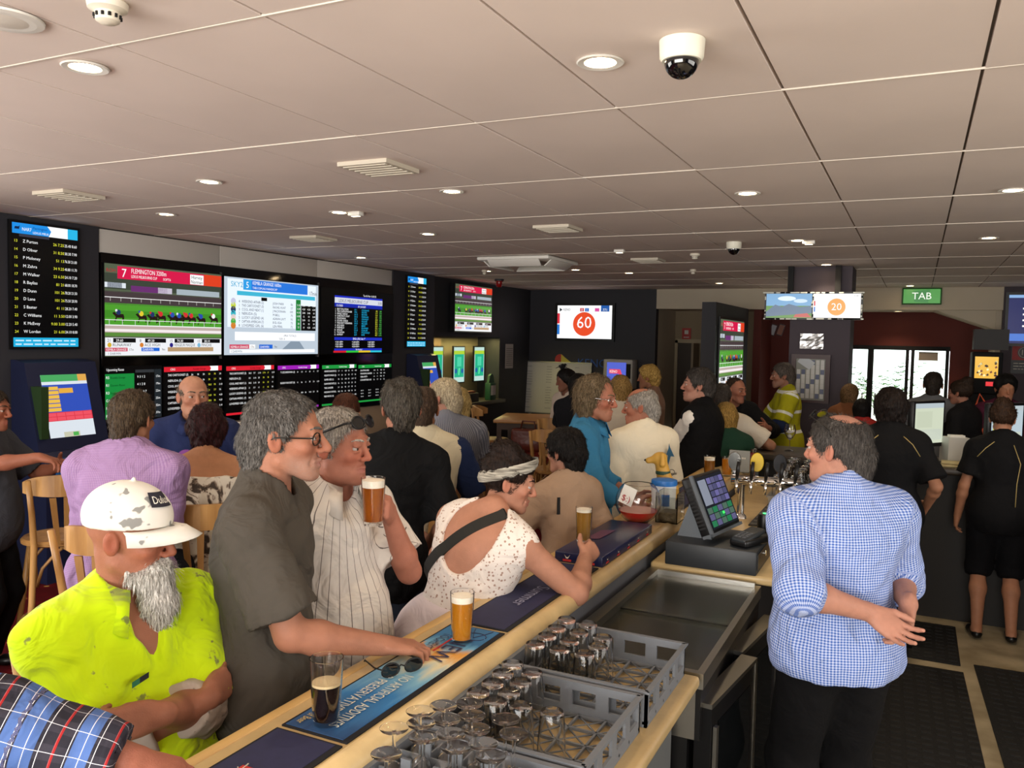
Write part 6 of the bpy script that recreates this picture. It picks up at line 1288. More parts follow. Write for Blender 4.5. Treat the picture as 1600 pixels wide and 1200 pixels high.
# point of sale monitors on the far bar
def pos(loc, rz, label, c1, c2):
    t = thing('pos_monitor', label, 'monitor', loc, rz); MB().box((-.12, -.1, 0), (.12, .1, .02), bev=.006).build('base', m_black, t); MB().box((-.03, -.02, .02), (.03, .02, .2)).build('neck', m_black, t); MB().box((-.19, -.045, .12), (.19, .0, .46), bev=.01).build('case', m_black, t); P = Panel((-.165, -.046, .44), (1, 0, 0), ZD, .33, .29); P.rect(0, 0, 1, 1, ec(c1, .8), 0); P.rect(0, 0, 1, .12, ec('#b8c4c8', .8), 1); P.rect(.05, .2, .6, .6, ec(c2, .8), 1); P.rect(.05, .65, .95, .92, ec('#c8d0c0', .8), 1); P.build(t); return t
pos((.0+.06, 6.72, 1.10), math.radians(56), 'point of sale monitor right of the dark haired barmaid', '#d0d8c0', '#c8d0b8'); pos((.56, 6.86, 1.10), math.radians(50), 'point of sale monitor behind the barmaid with the bun', '#b8c8d0', '#c8c860')
t = thing('receipt_printer', 'white receipt printer next to the left point of sale monitor', 'printer', (.27, 6.8, 1.10), .3); MB().prism([(-.09, 0), (.09, 0), (.09, .12), (.03, .2), (-.09, .2)], 0, -.07, .07).build('case', mat('printer_white', '#c6c4bc', rough=.5), t); MB().box((-.05, -.06, .19), (.05, .0, .215)).build('paper', mat('paper_bright'), t)
t = thing('bar_towel', 'folded cream bar towel on the dark far counter', 'towel', (.34, 6.62, 1.10)); MB().box((-.16, -.06, 0), (.16, .06, .022), bev=.01).build('fold', mat('towel_cream', '#c4b588', rough=.95, bump=.5, bscale=120), t); MB().box((-.155, -.055, .022), (.15, .06, .04), bev=.009).build('fold', mat('towel_cream'), t)
# ------------------------------------------------------------------ stools, tables and what stands on them
m_wood = mat('bentwood', '#b58a52', rough=.42, var=.25, vscale=10, stretch=(1, 1, .25), vcol2='#8f6636')
def make_stool():
    t = thing('bar_stool', 'x', 'stool', (0, 0, 0), 0, 'bentwood bar stools')
    MB().lathe([(0, .735), (.17, .735), (.19, .745), (.192, .76), (.18, .772), (.1, .766), (0, .764)], 28).build('seat', m_wood, t)
    for x in (-1, 1): MB().tube([(x*.12, .12, .74), (x*.165, .165, .35), (x*.2, .2, 0)], [.018, .017, .014], 8).build('leg', m_wood, t)
    for x in (-1, 1): MB().tube([(x*.21, -.215, 0), (x*.165, -.175, .45), (x*.15, -.165, .75), (x*.165, -.2, .95), (x*.185, -.225, 1.13)], [.014, .017, .018, .016, .014], 8).build('leg', m_wood, t)
    MB().tube([(.185*math.cos(a), .185*math.sin(a), .30) for a in [i*math.pi/12 for i in range(24)]], .012, 6, closed=True).build('foot_ring', m_wood, t)
    for k in range(4):
        a = math.pi/4+k*math.pi/2; c, s = math.cos(a), math.sin(a); tx, ty = -s, c; br = MB()
        for q in (-1, 1): br.tube([(c*.19, s*.19, .52), (c*.17+tx*q*.02, s*.17+ty*q*.02, .62), (c*.12+tx*q*.07, s*.12+ty*q*.07, .70), (c*.07+tx*q*.10, s*.07+ty*q*.10, .735)], .009, 6)
        br.build('brace', m_wood, t)
    # curved top rail
    r = MB(); n = 16; pts = []
    for i in range(n+1):
        a = math.radians(-160+140*i/n); R = .205; pts.append((math.cos(a)*R, math.sin(a)*R*1.12-.02))
    vs = []
    for i, (x, y) in enumerate(pts):
        e = abs(i/n-.5)*2; z0, z1 = 1.03+.015*e*e, 1.15-.045*e**3; k = 1-.018/.21
        vs += [(x, y, z0), (x, y, z1), (x*k, y*k, z1), (x*k, y*k, z0)]
    fs = []
    for i in range(n):
        for j in range(4): fs.append((4*i+j, 4*i+(j+1) % 4, 4*i+4+(j+1) % 4, 4*i+4+j))
    fs += [(3, 2, 1, 0), (4*n, 4*n+1, 4*n+2, 4*n+3)]; r.add(vs, fs, 0, False); r.build('top_rail', m_wood, t)
    for x in (-.07, 0, .07): MB().prism([(x*.6-.012, .77), (x*.6+.012, .77), (x+.016, 1.04), (x-.016, 1.04)], 1, -.235, -.225).xf(Matrix.Translation((0, .045, 0)) @ Matrix.Rotation(.05, 4, 'X')).build('back_slat', m_wood, t)
    return t
stool0 = make_stool(); used_stool = []
def stool(x, y, rz, label):
    if not used_stool: o = stool0; o.location = (x, y, 0); o.rotation_euler = (0, 0, math.radians(rz)); o['label'] = label; used_stool.append(1)
    else: o = dup(stool0, (x, y, 0), math.radians(rz), label)
    return o
def table(x, y, label, r=.36, h=1.04, sq=False):
    t = thing('bar_table', label, 'table', (x, y, 0), .3)
    (MB().lathe([(0, h-.03), (r-.01, h-.03), (r, h-.02), (r, h-.004), (r-.006, h), (0, h)], 36) if not sq else MB().box((-r*1.5, -r, h-.035), (r*1.5, r, h), bev=.006)).build('table_top', mat('table_wood', '#a37440', rough=.3, var=.2, vscale=6, stretch=(1, .2, 1)), t)
    if sq:
        for i in (-1, 1):
            for j in (-1, 1): MB().box((i*(r*1.5-.06)-.025, j*(r-.06)-.025, 0), (i*(r*1.5-.06)+.025, j*(r-.06)+.025, h-.035)).build('leg', mat('table_leg_dark', '#3a2616', rough=.5), t)
        MB().box((-r*1.4, -r+.03, h-.11), (r*1.4, r-.03, h-.036)).build('apron', mat('table_leg_dark'), t)
    else: MB().lathe([(.24, 0), (.24, .015), (.05, .03), (.035, .06), (.035, h-.1), (.1, h-.03)], 20).build('pedestal', m_blackm, t)
    return t
T1 = (-3.58, 3.0); table(*T1, 'round high table between the bald man and the mauve shirt', r=.27)
T4 = (-4.12, 4.2); table(*T4, 'round high table with wine bottles behind the red haired woman')
T2 = (-2.85, 4.05); table(*T2, 'round high table behind the man in the black T-shirt')
p = onz(872, 652, 1.05); T3 = (p[0], p[1]); table(*T3, 'wooden high table in front of the whiteboard', r=.45, sq=True)
def bottle(x, y, z, label, col, capc, wine=True, h=.3):
    t = thing('bottle', label, 'bottle', (x, y, z)); MB().lathe([(0, 0), (.034, 0), (.037, .01), (.037, h*.58), (.03, h*.68), (.014, h*.78), (.013, h*.98), (0, h)], 20).build('glass', mat('bottle_'+col, col, rough=.08, trans=.5), t); MB().lathe([(.0145, h*.82), (.0155, h*.83), (.0155, h*1.005), (0, h*1.01)], 16).build('cap', mat('cap_'+capc, capc, rough=.4), t)
    l = MB(); l.lathe([(.0375, h*.18), (.0375, h*.5)], 20); l.f = l.f[:20]; l.mi = l.mi[:20]; l.sm = l.sm[:20]; l.build('paper_label', mat('bottle_label', '#d8cfae', rough=.6), t)
bottle(T4[0]+.02, T4[1]-.0, 1.04, 'clear wine bottle with a white cap beside the red haired woman', '#b8c8a8', '#e6e6e0'); bottle(T4[0]+.1, T4[1]+.12, 1.04, 'green bottle behind the grey haired man in glasses', '#1f6a2c', '#184a20')
p = at(593, 668, 4.75); bottle(p[0], p[1], 1.04, 'dark beer bottle left of the black T-shirt man', '#2a1c10', '#181818', h=.25)
p = at(561, 668, 4.7); bottle(p[0]-.02, p[1], 1.04, 'green bottle next to the red haired head', '#3a8a4a', '#2a6a38', h=.3)
p = at(573, 668, 4.6); beer_glass((p[0]+.02, p[1], 1.04), 'small pale glass on the table behind the black T-shirt man', .12, .028, .034, .5, '#c8a860', foam=0)
# menu block with purple card
p = at(253, 690, 4.0); t = thing('menu_stand', 'white menu stand with a rounded purple card on the table', 'menu', (T1[0]+.13, T1[1]+.14, 1.04), .5); MB().box((-.035, -.035, 0), (.035, .035, .2), bev=.003).build('block', mat('menu_white', '#d5d2ca', rough=.5), t); g = MB(); g.prism([(-.05+.0, .05), (.05, .05)]+[(.05*math.cos(a), .23+.05*math.sin(a)) for a in np.linspace(0, math.pi, 12)], 1, .036, .042); g.build('purple_card', mat('card_purple', '#7a2a8c', rough=.45), t)
P = Panel((-.03, -.0355, .19), (1, 0, 0), ZD, .06, .17); P.rect(.1, .03, .9, .14, mat('lid_blue'), 0); 
for k in range(6): P.line(.1, .3+k*.1, .8, .045, mat('ink'))
P.build(t, 'print', 'menu_print')
# stools
stool(*at(92, 860, 4.75)[:2], 65, 'empty stool beside the man at the left edge'); 
p = onz(785, 750, 0); 
stool(*at(770, 690, 9.7)[:2], -70, 'empty stool with its back to the lit shelf'); stool(T3[0]-.3, T3[1]+.85, 170, 'stool behind the far high table'); stool(*at(870, 700, 8.6)[:2], 20, 'stool before the far high table'); stool(-2.95, 6.9, 20, 'empty stool beyond the striped grey shirt')
# handbag on the far table side
t = thing('handbag', 'brown leather handbag hanging by the far table', 'bag', (T3[0]-.12, T3[1]-.55, .72)); sd = SDF(); sd.box((0, 0, .12), (.15, .05, .09), .03); sd.ell((0, 0, .08), (.19, .09, .09), .04); V, F = sd.mesh(.015); np_mesh('bag_body', V, F, mat('leather_brown', '#5a2418', rough=.35, bump=.3, bscale=30), t); MB().tube([(-.1, 0, .2), (-.07, 0, .32), (.07, 0, .32), (.1, 0, .2)], .009, 8).build('strap', mat('leather_brown'), t)
# things on the far table
beer_glass((T3[0]+.35, T3[1]-.1, 1.04), 'half drunk beer on the far high table', .15, .03, .038, .6, '#c8922a', foam=.03); t = thing('black_hat', 'flat black hat lying on the far high table', 'hat', (T3[0]+.1, T3[1], 1.04)); MB().lathe([(0, 0), (.17, 0), (.175, .006), (.1, .014), (.09, .06), (.06, .075), (0, .076)], 24).build('hat', m_blackm, t)
# ------------------------------------------------------------------ the people
jeans = dict(m=fabric('denim_dark', '#1d222c', bump=.2)); blackt = dict(m=fabric('trouser_black', '#0d0d10', bump=.2)); khaki = dict(m=fabric('trouser_khaki', '#6f6250', bump=.2)); shoe_b = mat('shoe_black', '#0c0c0c', rough=.35); shoe_br = mat('shoe_brown', '#3a2618', rough=.45)
D_ = lambda m, **k: dict(m=m, **k)
# --- man in hi-vis shirt with white cap and long beard
def beard_long(s):
    s.cone((0, .072, -.092), (.0, .098, -.165), .047, .04, .03); s.cone((0, .098, -.165), (.004, .112, -.29), .038, .010, .03)
    for x in (-1, 1): s.cone((x*.052, .03, -.085), (x*.03, .06, -.1), .010, .022, .02); s.cone((x*.004, .098, -.056), (x*.036, .082, -.075), .012, .011, .012)
    s.ell((0, .098, -.066), (.02, .014, .006), .004, op='s')
def cap(root, T4):
    m = mat('cap_white', '#dedbd2', rough=.8); nt = m.node_tree
    if not any(n.type == 'TEX_NOISE' for n in nt.nodes):
        N, L = nt.nodes, nt.links; tc = N.new('ShaderNodeTexCoord'); n = N.new('ShaderNodeTexNoise'); n.inputs['Scale'].default_value = 26; n.inputs['Detail'].default_value = 2; L.new(tc.outputs['Object'], n.inputs[0]); r = N.new('ShaderNodeValToRGB'); L.new(n.outputs[0], r.inputs[0]); r.color_ramp.elements[0].position = .63; r.color_ramp.elements[0].color = (*srgb('#dedbd2'), 1); r.color_ramp.elements[1].position = .66; r.color_ramp.elements[1].color = (*srgb('#8a8a86'), 1); L.new(r.outputs[0], N['Principled BSDF'].inputs['Base Color'])
    s = SDF(); s.ell((0, -.012, .05), (.089, .112, .090), .01); s.clip((0, 0, .030), (0, .12, -1)); s.cone((0, -.01, .143), (0, -.01, .147), .006, .005, .004)
    V, F = s.mesh(.005); hc = np.array(T4.translation); R3 = np.array(T4.to_3x3()); o = np_mesh('cap', hc+V @ R3.T, F, m, root)
    b = MB(); n = 16; top = []; 
    for k, (rr, dz) in enumerate(((0, 0), (.5, .006), (1, -.008))):
        for i in range(n+1):
            a = math.radians(15+150*i/n); c, q = math.cos(a), math.sin(a); x = c*(.087+.004*rr); y = q*.105-.012+rr*.085*q**1.2; z = .040-.025*rr*abs(c)**2-.004*rr+dz-.012*abs(c); top.append((x, y, z))
    b.add(top, [(k*(n+1)+i, k*(n+1)+i+1, (k+1)*(n+1)+i+1, (k+1)*(n+1)+i) for k in range(2) for i in range(n)], 0, True); b.xf(T4); bo = b.build('cap_brim', m, root); md = bo.modifiers.new('thick', 'SOLIDIFY'); md.thickness = .004
    c0 = Vector((.052, .062, .118)); nrm = Vector((.5, .68, .55)).normalized(); r = Vector((-.82, .57, 0)).normalized()
    pm = MB(); 
    def cp(u, v):  # point on the cap dome
        a = math.radians(48+u*42); e = math.radians(26+v*24); return T4 @ Vector((math.cos(a)*math.cos(e)*.0925, math.sin(a)*math.cos(e)*.1155-.012, .05+math.sin(e)*.0985))
    nu = 8
    for i in range(nu): pm.add([cp(i/nu, 0), cp((i+1)/nu, 0), cp((i+1)/nu, 1), cp(i/nu, 1)], [(3, 2, 1, 0)])
    pm.build('cap_patch', mat('patch_dark', '#23222e', rough=.7), root); vs, fs, w = text_geo('Dulux'); tm = MB(); L = []
    for v in vs:
        p = cp(.08+v.x/w*.84, .22+v.y*.7); cn = T4 @ Vector((0, -.012, .05)); L.append(p+(p-cn).normalized()*.0012)
    tm.add(L, fs); tm.build('cap_lettering', mat('patch_white', '#e8e4da', rough=.7), root)
hv = fabric('hivis_yellow', '#cdee10', bump=.6, soil='#6b6a50', soil_amt=.655, soil_scale=24, sheen=.2); und = fabric('undershirt_dirty', '#b9aca0', soil='#5c5048', soil_amt=.6, soil_scale=16, bump=.5)
p2 = person('man in a yellow work shirt and white cap with a long white beard', (0, 0), -98, 1.75, near=2, headw=at(203, 836, 2.12),
    pose=dict(pz=.86, lean=(-7, -2), legs='sit', head=(36, 8, 0), neckf=.03, R=dict(h=(-.08, .20, 1.03), pole=(.5, .1, -1), n=(0, 1, .2), f=(-1, -.45, .1), curl=(25, 40, 30), thumb=(1, .15, -.3)), L=dict(h=(.09, .245, 1.06), pole=(-.6, -.1, -1), n=(.1, 1, .1), f=(.9, -.45, -.1), curl=(40, 50, 40), thumb=(1, .15, -.3))),
    look=dict(skin='#b9795c', ruddy=.9, girth=1.1, belly=.5, arm=1.1, hair=None, beard=(beard_long, hair_mat('#f4f1ea', '#cbc6bc')), brow='#b0a89c', under=[(und, .8, 1.42, .026)],
        shirt=dict(m=hv, sleeve=.95, so=.032, hem=-.12, hang=1, vee=(.17, .06), collar=hv, copen=34, ch=.05, cr=1.1, wr=.009, o=.018), trousers=dict(m=fabric('work_pants', '#8d8476', soil='#3f3a32', soil_amt=.58, soil_scale=14, bump=.4)), shoes=shoe_br, acc=[cap]))
# shirt badge
c = p2['C']+p2['M2'] @ A(.085, .165, .075); P = Panel(c, p2['M2'] @ A(-.97, -.25, .12), p2['M2'] @ A(.1, .1, -1), .055, .014); P.rect(0, 0, 1, 1, mat('patch_dark'), 0); P.rect(0, 0, .45, 1, mat('patch_green', '#2c7a5a', rough=.7), 1); P.build(p2['root'], 'shirt_badge')
stool(p2['loc'][0]-.0, p2['loc'][1], -98, 'stool under the bearded man in the yellow shirt')
# --- man in grey T-shirt with glasses, hand on the bar
tee = fabric('tee_taupe', '#4b463f', bump=.55)
p3 = person('tall grey haired man in glasses and grey T-shirt, hand on the bar', (0, 0), -62, 1.77, near=2, headw=at(447, 682, 2.35),
    pose=dict(lean=(0, 4), head=(0, 2, 0), neckf=.04, R=dict(w=onz(598, 1008, 1.10), pole=(.6, -.8, -.4), nw=(-.15, -.1, 1), fw=(.75, .62, -.12), curl=(18, 55, 35), thumb=(.6, .6, -.5), spread=5), L=dict(h=(-.26, .12, .95))),
    look=dict(skin='#bb7f62', ruddy=.6, hair=('short', dict(vol=.005, rec=.016, low=-.085, am=.005), '#77736e', '#4c4844'), stubble=('#8f8a84', .35), nose=1.1, shirt=dict(m=tee, sleeve=.82, so=.034, hem=-.16, hang=1, o=.02, wr=.009, neck=.060), trousers=dict(m=fabric('trouser_brown', '#2c2620', bump=.2)), shoes=shoe_br,
        acc=[specs(mat('frame_dark', '#17140f', rough=.3), glass('spec_lens', '#ffffff', 0, 1.05), .0017)]))
# --- man in a white striped shirt lifting a beer
ws = fabric('white_stripe', '#d6cfc6', 'vstripe', '#6b625e', per=.034, w=.07, bump=.6)
glass_c = at(583, 783, 2.62)
p4 = person('man in a white striped shirt holding up a glass of beer', (0, 0), -100, 1.72, near=2, headw=at(531, 697, 2.72),
    pose=dict(lean=(0, 3), head=(14, 2, 0), L=dict(w=at(609, 806, 2.72), pole=(-.6, -.2, -1), fw=tuple(at(600, 778, 2.58)-at(609, 806, 2.72)), nw=tuple(at(640, 790, 2.66)-at(590, 790, 2.69)), curl=(40, 58, 40), thumb=(.7, .35, -.6)), R=dict(h=(.25, .08, .88))),
    look=dict(skin='#c17d63', ruddy=.8, belly=.55, girth=1.05, jowl=1, hair=('short', dict(vol=.005, rec=.012, low=-.07), '#c6bfb4', '#97908a'), iris='brown', shirt=dict(m=ws, sleeve=.8, so=.03, hem=-.17, hang=1, o=.022, vee=(.15, .042), collar=fabric('white_collar', '#d6cfc6', bump=.3), copen=30, ch=.045, cr=1.08, wr=.007), trousers=khaki, shoes=shoe_br,
        acc=[specs(m_black, mat('dark_lens'), .003, lift=.052, tilt=22, y0=.104, hgt=.019, wid=.028)]))
beer_glass((glass_c[0], glass_c[1], glass_c[2]-.075), 'amber beer held up by the man in the striped shirt', .15, .031, .039, .95, '#b5611a', foam=.022)
# --- man in a black T-shirt from behind
p5 = person('man in a black T-shirt seen from behind with tousled grey hair', (0, 0), 32, 1.76, near=1, headw=at(627, 638, 3.7), pose=dict(roll=6, head=(8, 0, 0), R=dict(h=(.2, .2, .98), pole=(.5, -1, -.2)), L=dict(h=(-.2, .3, 1.08))),
    look=dict(skin='#b97f64', girth=.95, sh=.92, hair=('short', dict(vol=.013, low=-.062, am=.010, ns=38), '#5a544b', '#3c3730'), shirt=dict(m=fabric('tee_black', '#0e0f11', bump=.55), sleeve=.85, so=.026, hem=-.16, hang=1, o=.016, wr=.008), trousers=jeans, shoes=shoe_b))
# --- seated man in a purple shirt
pur = fabric('purple_check', '#8a6a98', 'check', '#a58ab0', per=.007, w=.5, bump=.65)
p6 = person('seated man in a mauve shirt seen from behind at the round table', (0, 0), 28, 1.76, near=1, headw=at(208, 654, 3.7), pose=dict(pz=.87, lean=(6, 10), legs='sit', head=(-8, 6, 0), R=dict(h=(.02, .34, 1.07), pole=(.25, -.6, -1)), L=dict(h=(-.1, .36, 1.07), pole=(-.3, -.5, -1))),
    look=dict(skin='#b9805f', girth=1.05, hair=('short', dict(vol=.007, low=-.075, am=.006), '#5a4a38', '#3e3226'), shirt=dict(m=pur, sleeve=1.35, so=.03, hem=-.16, hang=1, o=.024, wr=.008, seam=-1), trousers=jeans, shoes=shoe_b))
stool(p6['loc'][0], p6['loc'][1], 28, 'stool under the man in the mauve shirt')
# --- red haired woman in an off-shoulder top
prt = fabric('bohemian_print', '#d8d2c4', 'print', '#4a423c', '#8f8072', bump=.4)
p7 = person('seated woman with dark red hair in a printed off-shoulder top', (0, 0), 42, 1.68, fem=True, near=1, headw=at(323, 669, 4.15), pose=dict(pz=.87, lean=(6, 10), legs='sit', head=(0, 8, 0), R=dict(h=(.16, .40, 1.06), pole=(1, -.2, -.8)), L=dict(h=(-.16, .40, 1.06), pole=(-1, -.2, -.8))),
    look=dict(skin='#c58a62', girth=1.2, arm=1.15, hair=('bob', dict(vol=.008, len=-.075, am=.010, ns=40, tip=.03, bx=.05), '#3a1214', '#1d090b'), shirt=dict(m=prt, sleeve=1.1, so=.05, hem=-.2, hang=1, o=.025, wr=.010, off=.105, neck=.05), trousers=jeans, shoes=shoe_b))
stool(p7['loc'][0], p7['loc'][1], 42, 'stool under the woman in the printed top')
# --- bald man in navy facing the camera
nav = fabric('navy_shirt', '#222c52', bump=.3)
p8 = person('bald man in a navy shirt facing the camera before the odds boards', (0, 0), -134, 1.76, near=1, headw=at(302, 620, 4.75), pose=dict(pz=.88, lean=(4, 6), legs='sit', head=(14, -2, 0), R=dict(h=(.2, .36, 1.07), pole=(1, 0, -1)), L=dict(h=(-.2, .36, 1.07), pole=(-1, 0, -1))),
    look=dict(skin='#c28a6c', ruddy=.7, girth=1.15, belly=.3, gaze=(25, 0), hair=('bald_top', dict(vol=.001, low=-.06, by=.03, br=(.1, .14, .1)), '#8a7a6c'), brow='#7a6a5c', jowl=1, shirt=dict(m=nav, sleeve=1.6, so=.03, hem=-.16, hang=1, o=.022, vee=(.07, .03), collar=nav, copen=20), trousers=jeans, shoes=shoe_b))
stool(p8['loc'][0], p8['loc'][1], -134, 'stool under the bald man in navy')
# --- man at the left edge
p9 = person('man in a dark grey T-shirt cut by the left edge', (0, 0), -62, 1.74, near=1, headw=at(-14, 640, 4.6), pose=dict(head=(0, 4, 0), R=dict(w=at(62, 715, 4.35), pole=(.6, -.8, -.5), nw=(0, 0, 1), fw=(.8, .5, -.2), curl=(30, 40, 25)), L=dict(h=(-.16, .36, 1.15))),
    look=dict(skin='#a8674c', girth=1.15, belly=.4, hair=('short', dict(vol=.006), '#4a3c30'), shirt=dict(m=fabric('tee_slate', '#3b3d44', bump=.3), sleeve=.85, so=.035, hem=-.2, hang=1, o=.022), trousers=blackt, shoes=shoe_b))
c = p9['C']+p9['M2'] @ A(.12, .12, .10); P = Panel(c, p9['M2'] @ A(-.8, .6, 0), p9['M2'] @ A(0, 0, -1), .2, .05); P.text('TRNVN', 0, .8, .7, mat('tee_print', '#7a6a68', rough=.8), maxw=1); P.build(p9['root'], tname='shirt_print')
# --- woman in a lace top leaning on the bar
lace = fabric('lace_white', '#ddd4cc', 'lace', '#a58a7c', bump=.5)
def band(root, T4):
    m = MB(); pts = []
    for i in range(24): a = 2*math.pi*i/24; pts.append((math.cos(a)*.087, -.02+math.sin(a)*.108, .045+.055*math.sin(a)))
    vs = []
    for x, y, z in pts:
        for dz, k in ((-.024, 1.0), (-.008, 1.07), (.012, 1.07), (.028, .98)): vs.append((x*k, y*k, z+dz))
    m.add(vs, [(4*i+j, 4*((i+1) % 24)+j, 4*((i+1) % 24)+j+1, 4*i+j+1) for i in range(24) for j in range(3)], 0, True); m.xf(T4).build('headband', mat('headband_cloth', '#a9a598', rough=.9, var=.5, vscale=45, stretch=(.3, .3, 3), vcol2='#5c5850', bump=.4, bscale=90), root)
p10 = person('woman in a white lace top and headband leaning on the bar', (0, 0), -8, 1.66, fem=True, near=2, headw=at(797, 752, 3.08),
    pose=dict(lean=(14, 22), roll=9, legs='stand', head=(-56, 14, 0), neckf=.05, R=dict(w=onz(915, 872, 1.12), pole=(1, -.4, -1.0), nw=(.7, -.3, .5), fw=(.1, .75, .3), curl=(35, 45, 30)), L=dict(h=(-.16, .42, 1.0), pole=(-1, .1, -.8))),
    look=dict(skin='#c78d70', ruddy=.6, girth=1.22, arm=1.3, hair=('bun', dict(bunc=(0, -.045, .12), bunr=(.06, .065, .04), am=.012, ns=40), '#33231b', '#1b120e'), shirt=dict(m=lace, sleeve=0, hem=-.02, o=.014, wr=.005, neck=.085, scoop=((0, -.13, -.045), (.112, .13, .20)), seam=-1), trousers=dict(m=fabric('dress_white', '#d3c8cc', bump=.3), skirt=.2), shoes=shoe_b, acc=[band]))
from mathutils.bvhtree import BVHTree
def strap(pp, line, w, m, name='bag_strap', n=22):
    """a band laid over the back along a straight line given in chest space (x, z)"""
    trees = [BVHTree.FromPolygons([v.co for v in c.data.vertices], [tuple(q.vertices) for q in c.data.polygons]) for c in pp['root'].children if c.name.split('.')[0] in ('body', 'shirt')]
    C, M2 = pp['C'], pp['M2']; dirv = Vector(M2 @ A(0, 1, 0)); rows = []
    (xa, za), (xb, zb) = line; L = math.hypot(xb-xa, zb-za); nx, nz = -(zb-za)/L*w/2, (xb-xa)/L*w/2
    for i in range(n+1):
        t = i/n; x, z = xa+(xb-xa)*t, za+(zb-za)*t; ys = []
        for s_ in (-1, 0, 1):
            o = Vector(C+M2 @ A(x+nx*s_, -.6, z+nz*s_)); h = [q for q in (tr.ray_cast(o, dirv)[3] for tr in trees) if q]
            if h: ys.append(min(h))
        if ys: rows.append([Vector(C+M2 @ A(x+nx*s_, -.6+min(ys)-k, z+nz*s_)) for s_, k in ((-1, .003), (1, .003), (1, -.01), (-1, -.01))])
    s = MB(); s.add([v for r in rows for v in r], [(4*i+j, 4*i+(j+1) % 4, 4*i+4+(j+1) % 4, 4*i+4+j) for i in range(len(rows)-1) for j in range(4)]); return s.build(name, m, pp['root'])
strap(p10, ((-.21, -.12), (.08, .245)), .04, mat('strap_black', '#15140f', rough=.7))
# --- seated woman with short dark hair
p11 = person('woman with short dark hair and beige blouse beyond the leaning woman', (0, 0), 50, 1.58, fem=True, near=1, headw=at(882, 706, 4.0), pose=dict(lean=(0, 2), head=(22, 4, 0), R=dict(h=(.2, .12, .82), pole=(.4, -1, -.3)), L=dict(h=(-.2, .3, 1.0))),
    look=dict(skin='#b9846a', girth=.88, sh=.9, hair=('short', dict(vol=.016, low=-.09, am=.008, rec=-.01), '#17120f', '#0b0908'), shirt=dict(m=fabric('blouse_beige', '#a58a72', bump=.35), sleeve=.75, so=.028, hem=-.2, hang=1, o=.016, wr=.008), trousers=jeans, shoes=shoe_b))
strap(p11, ((-.09, .07), (-.09, .15)), .014, m_blackm, 'keyhole_opening', 8)
# --- man in cyan shirt with long hair
cy = fabric('cyan_shirt', '#37789f', bump=.35)
p12 = person('man with long hair and glasses in a bright blue shirt', (0, 0), -78, 1.78, near=1, headw=at(933, 622, 4.6), pose=dict(head=(-12, 6, 0), R=dict(h=(.2, .3, 1.08), pole=(1, -.5, -.4)), L=dict(h=(-.2, .28, 1.05))),
    look=dict(skin='#b9765a', ruddy=.8, hair=('long', dict(vol=.003, len=-.23, am=.008, ns=45, rec=.05, tip=.022, bx=.066, sl=.05), '#7d6a50', '#57472f'), stubble=('#8a6a50', .4), shirt=dict(m=cy, sleeve=1.5, so=.03, hem=-.16, hang=1, o=.022, vee=(.08, .03), collar=cy, copen=24), trousers=jeans, shoes=shoe_b, acc=[specs(m_chrome, glass('spec_lens'), .0014)]))
# --- white polo, bald with white fringe
wp = fabric('polo_cream', '#d9cfb8', bump=.3)
p13 = person('balding man in a cream polo shirt with a printed back', (0, 0), 52, 1.74, near=1, headw=at(1000, 636, 5.2), pose=dict(lean=(0, 2), head=(50, 4, 0), L=dict(h=(-.2, .22, 1.0), pole=(-.3, -1, -.3)), R=dict(h=(.16, .2, .95), pole=(.25, -1, -.4))),
    look=dict(skin='#bf7e62', ruddy=.8, girth=1.1, hair=('bald_top', dict(vol=.004, low=-.08), '#b9b2a8', '#908a82'), jowl=1, shirt=dict(m=wp, sleeve=.95, so=.035, hem=-.16, hang=1, o=.022, collar=wp, copen=14, ch=.035), trousers=khaki, shoes=shoe_b))
c = p13['C']+p13['M2'] @ A(.015, -.165, .17); P = Panel(c, p13['M2'] @ A(1, .12, 0), p13['M2'] @ A(0, .02, -1), .17, .26); bl = mat('print_blue', '#2c5a78', rough=.8); dk = mat('print_dark', '#3a3a36', rough=.8)
P.poly([(.4, .02), (.46, .12), (.68, .35), (.5, .33), (.38, .55), (.30, .5), (.36, .3), (.28, .28), (.38, .14)], bl, 1); P.disc(.55, .72, .17, dk, 1, 14, .08); P.disc(.55, .72, .14, wp, 2, 14, .065); P.line(.3, .78, .5, .07, dk); P.line(.28, .93, .45, .05, dk); P.build(p13['root'], 'back_print')
# --- man in black vest polo with white sleeves, arms folded
p14 = person('stout man in a black polo with white sleeves, arms folded', (0, 0), 84, 1.8, near=1, headw=at(1090, 602, 6.1), pose=dict(lean=(-2, 0), head=(24, -2, 0), R=dict(h=(-.1, .27, 1.16), pole=(1, -.2, -.7), n=(0, 1, 0), f=(-1, .1, .2)), L=dict(h=(.1, .3, 1.13), pole=(-1, -.2, -.7), n=(0, 1, 0), f=(1, .1, .2))),
    look=dict(skin='#c08a72', ruddy=.6, girth=1.18, belly=.6, jowl=1, hair=('short', dict(vol=.012, low=-.085, am=.006), '#4a4440', '#332e2a'), shirt=dict(m=fabric('polo_black', '#0d0d0f', bump=.3), sleeve=0, hem=-.16, hang=1, o=.024), under=[(fabric('sleeve_white', '#d8d3cb', bump=.3), 0, .85, .022)], trousers=blackt, shoes=shoe_b))
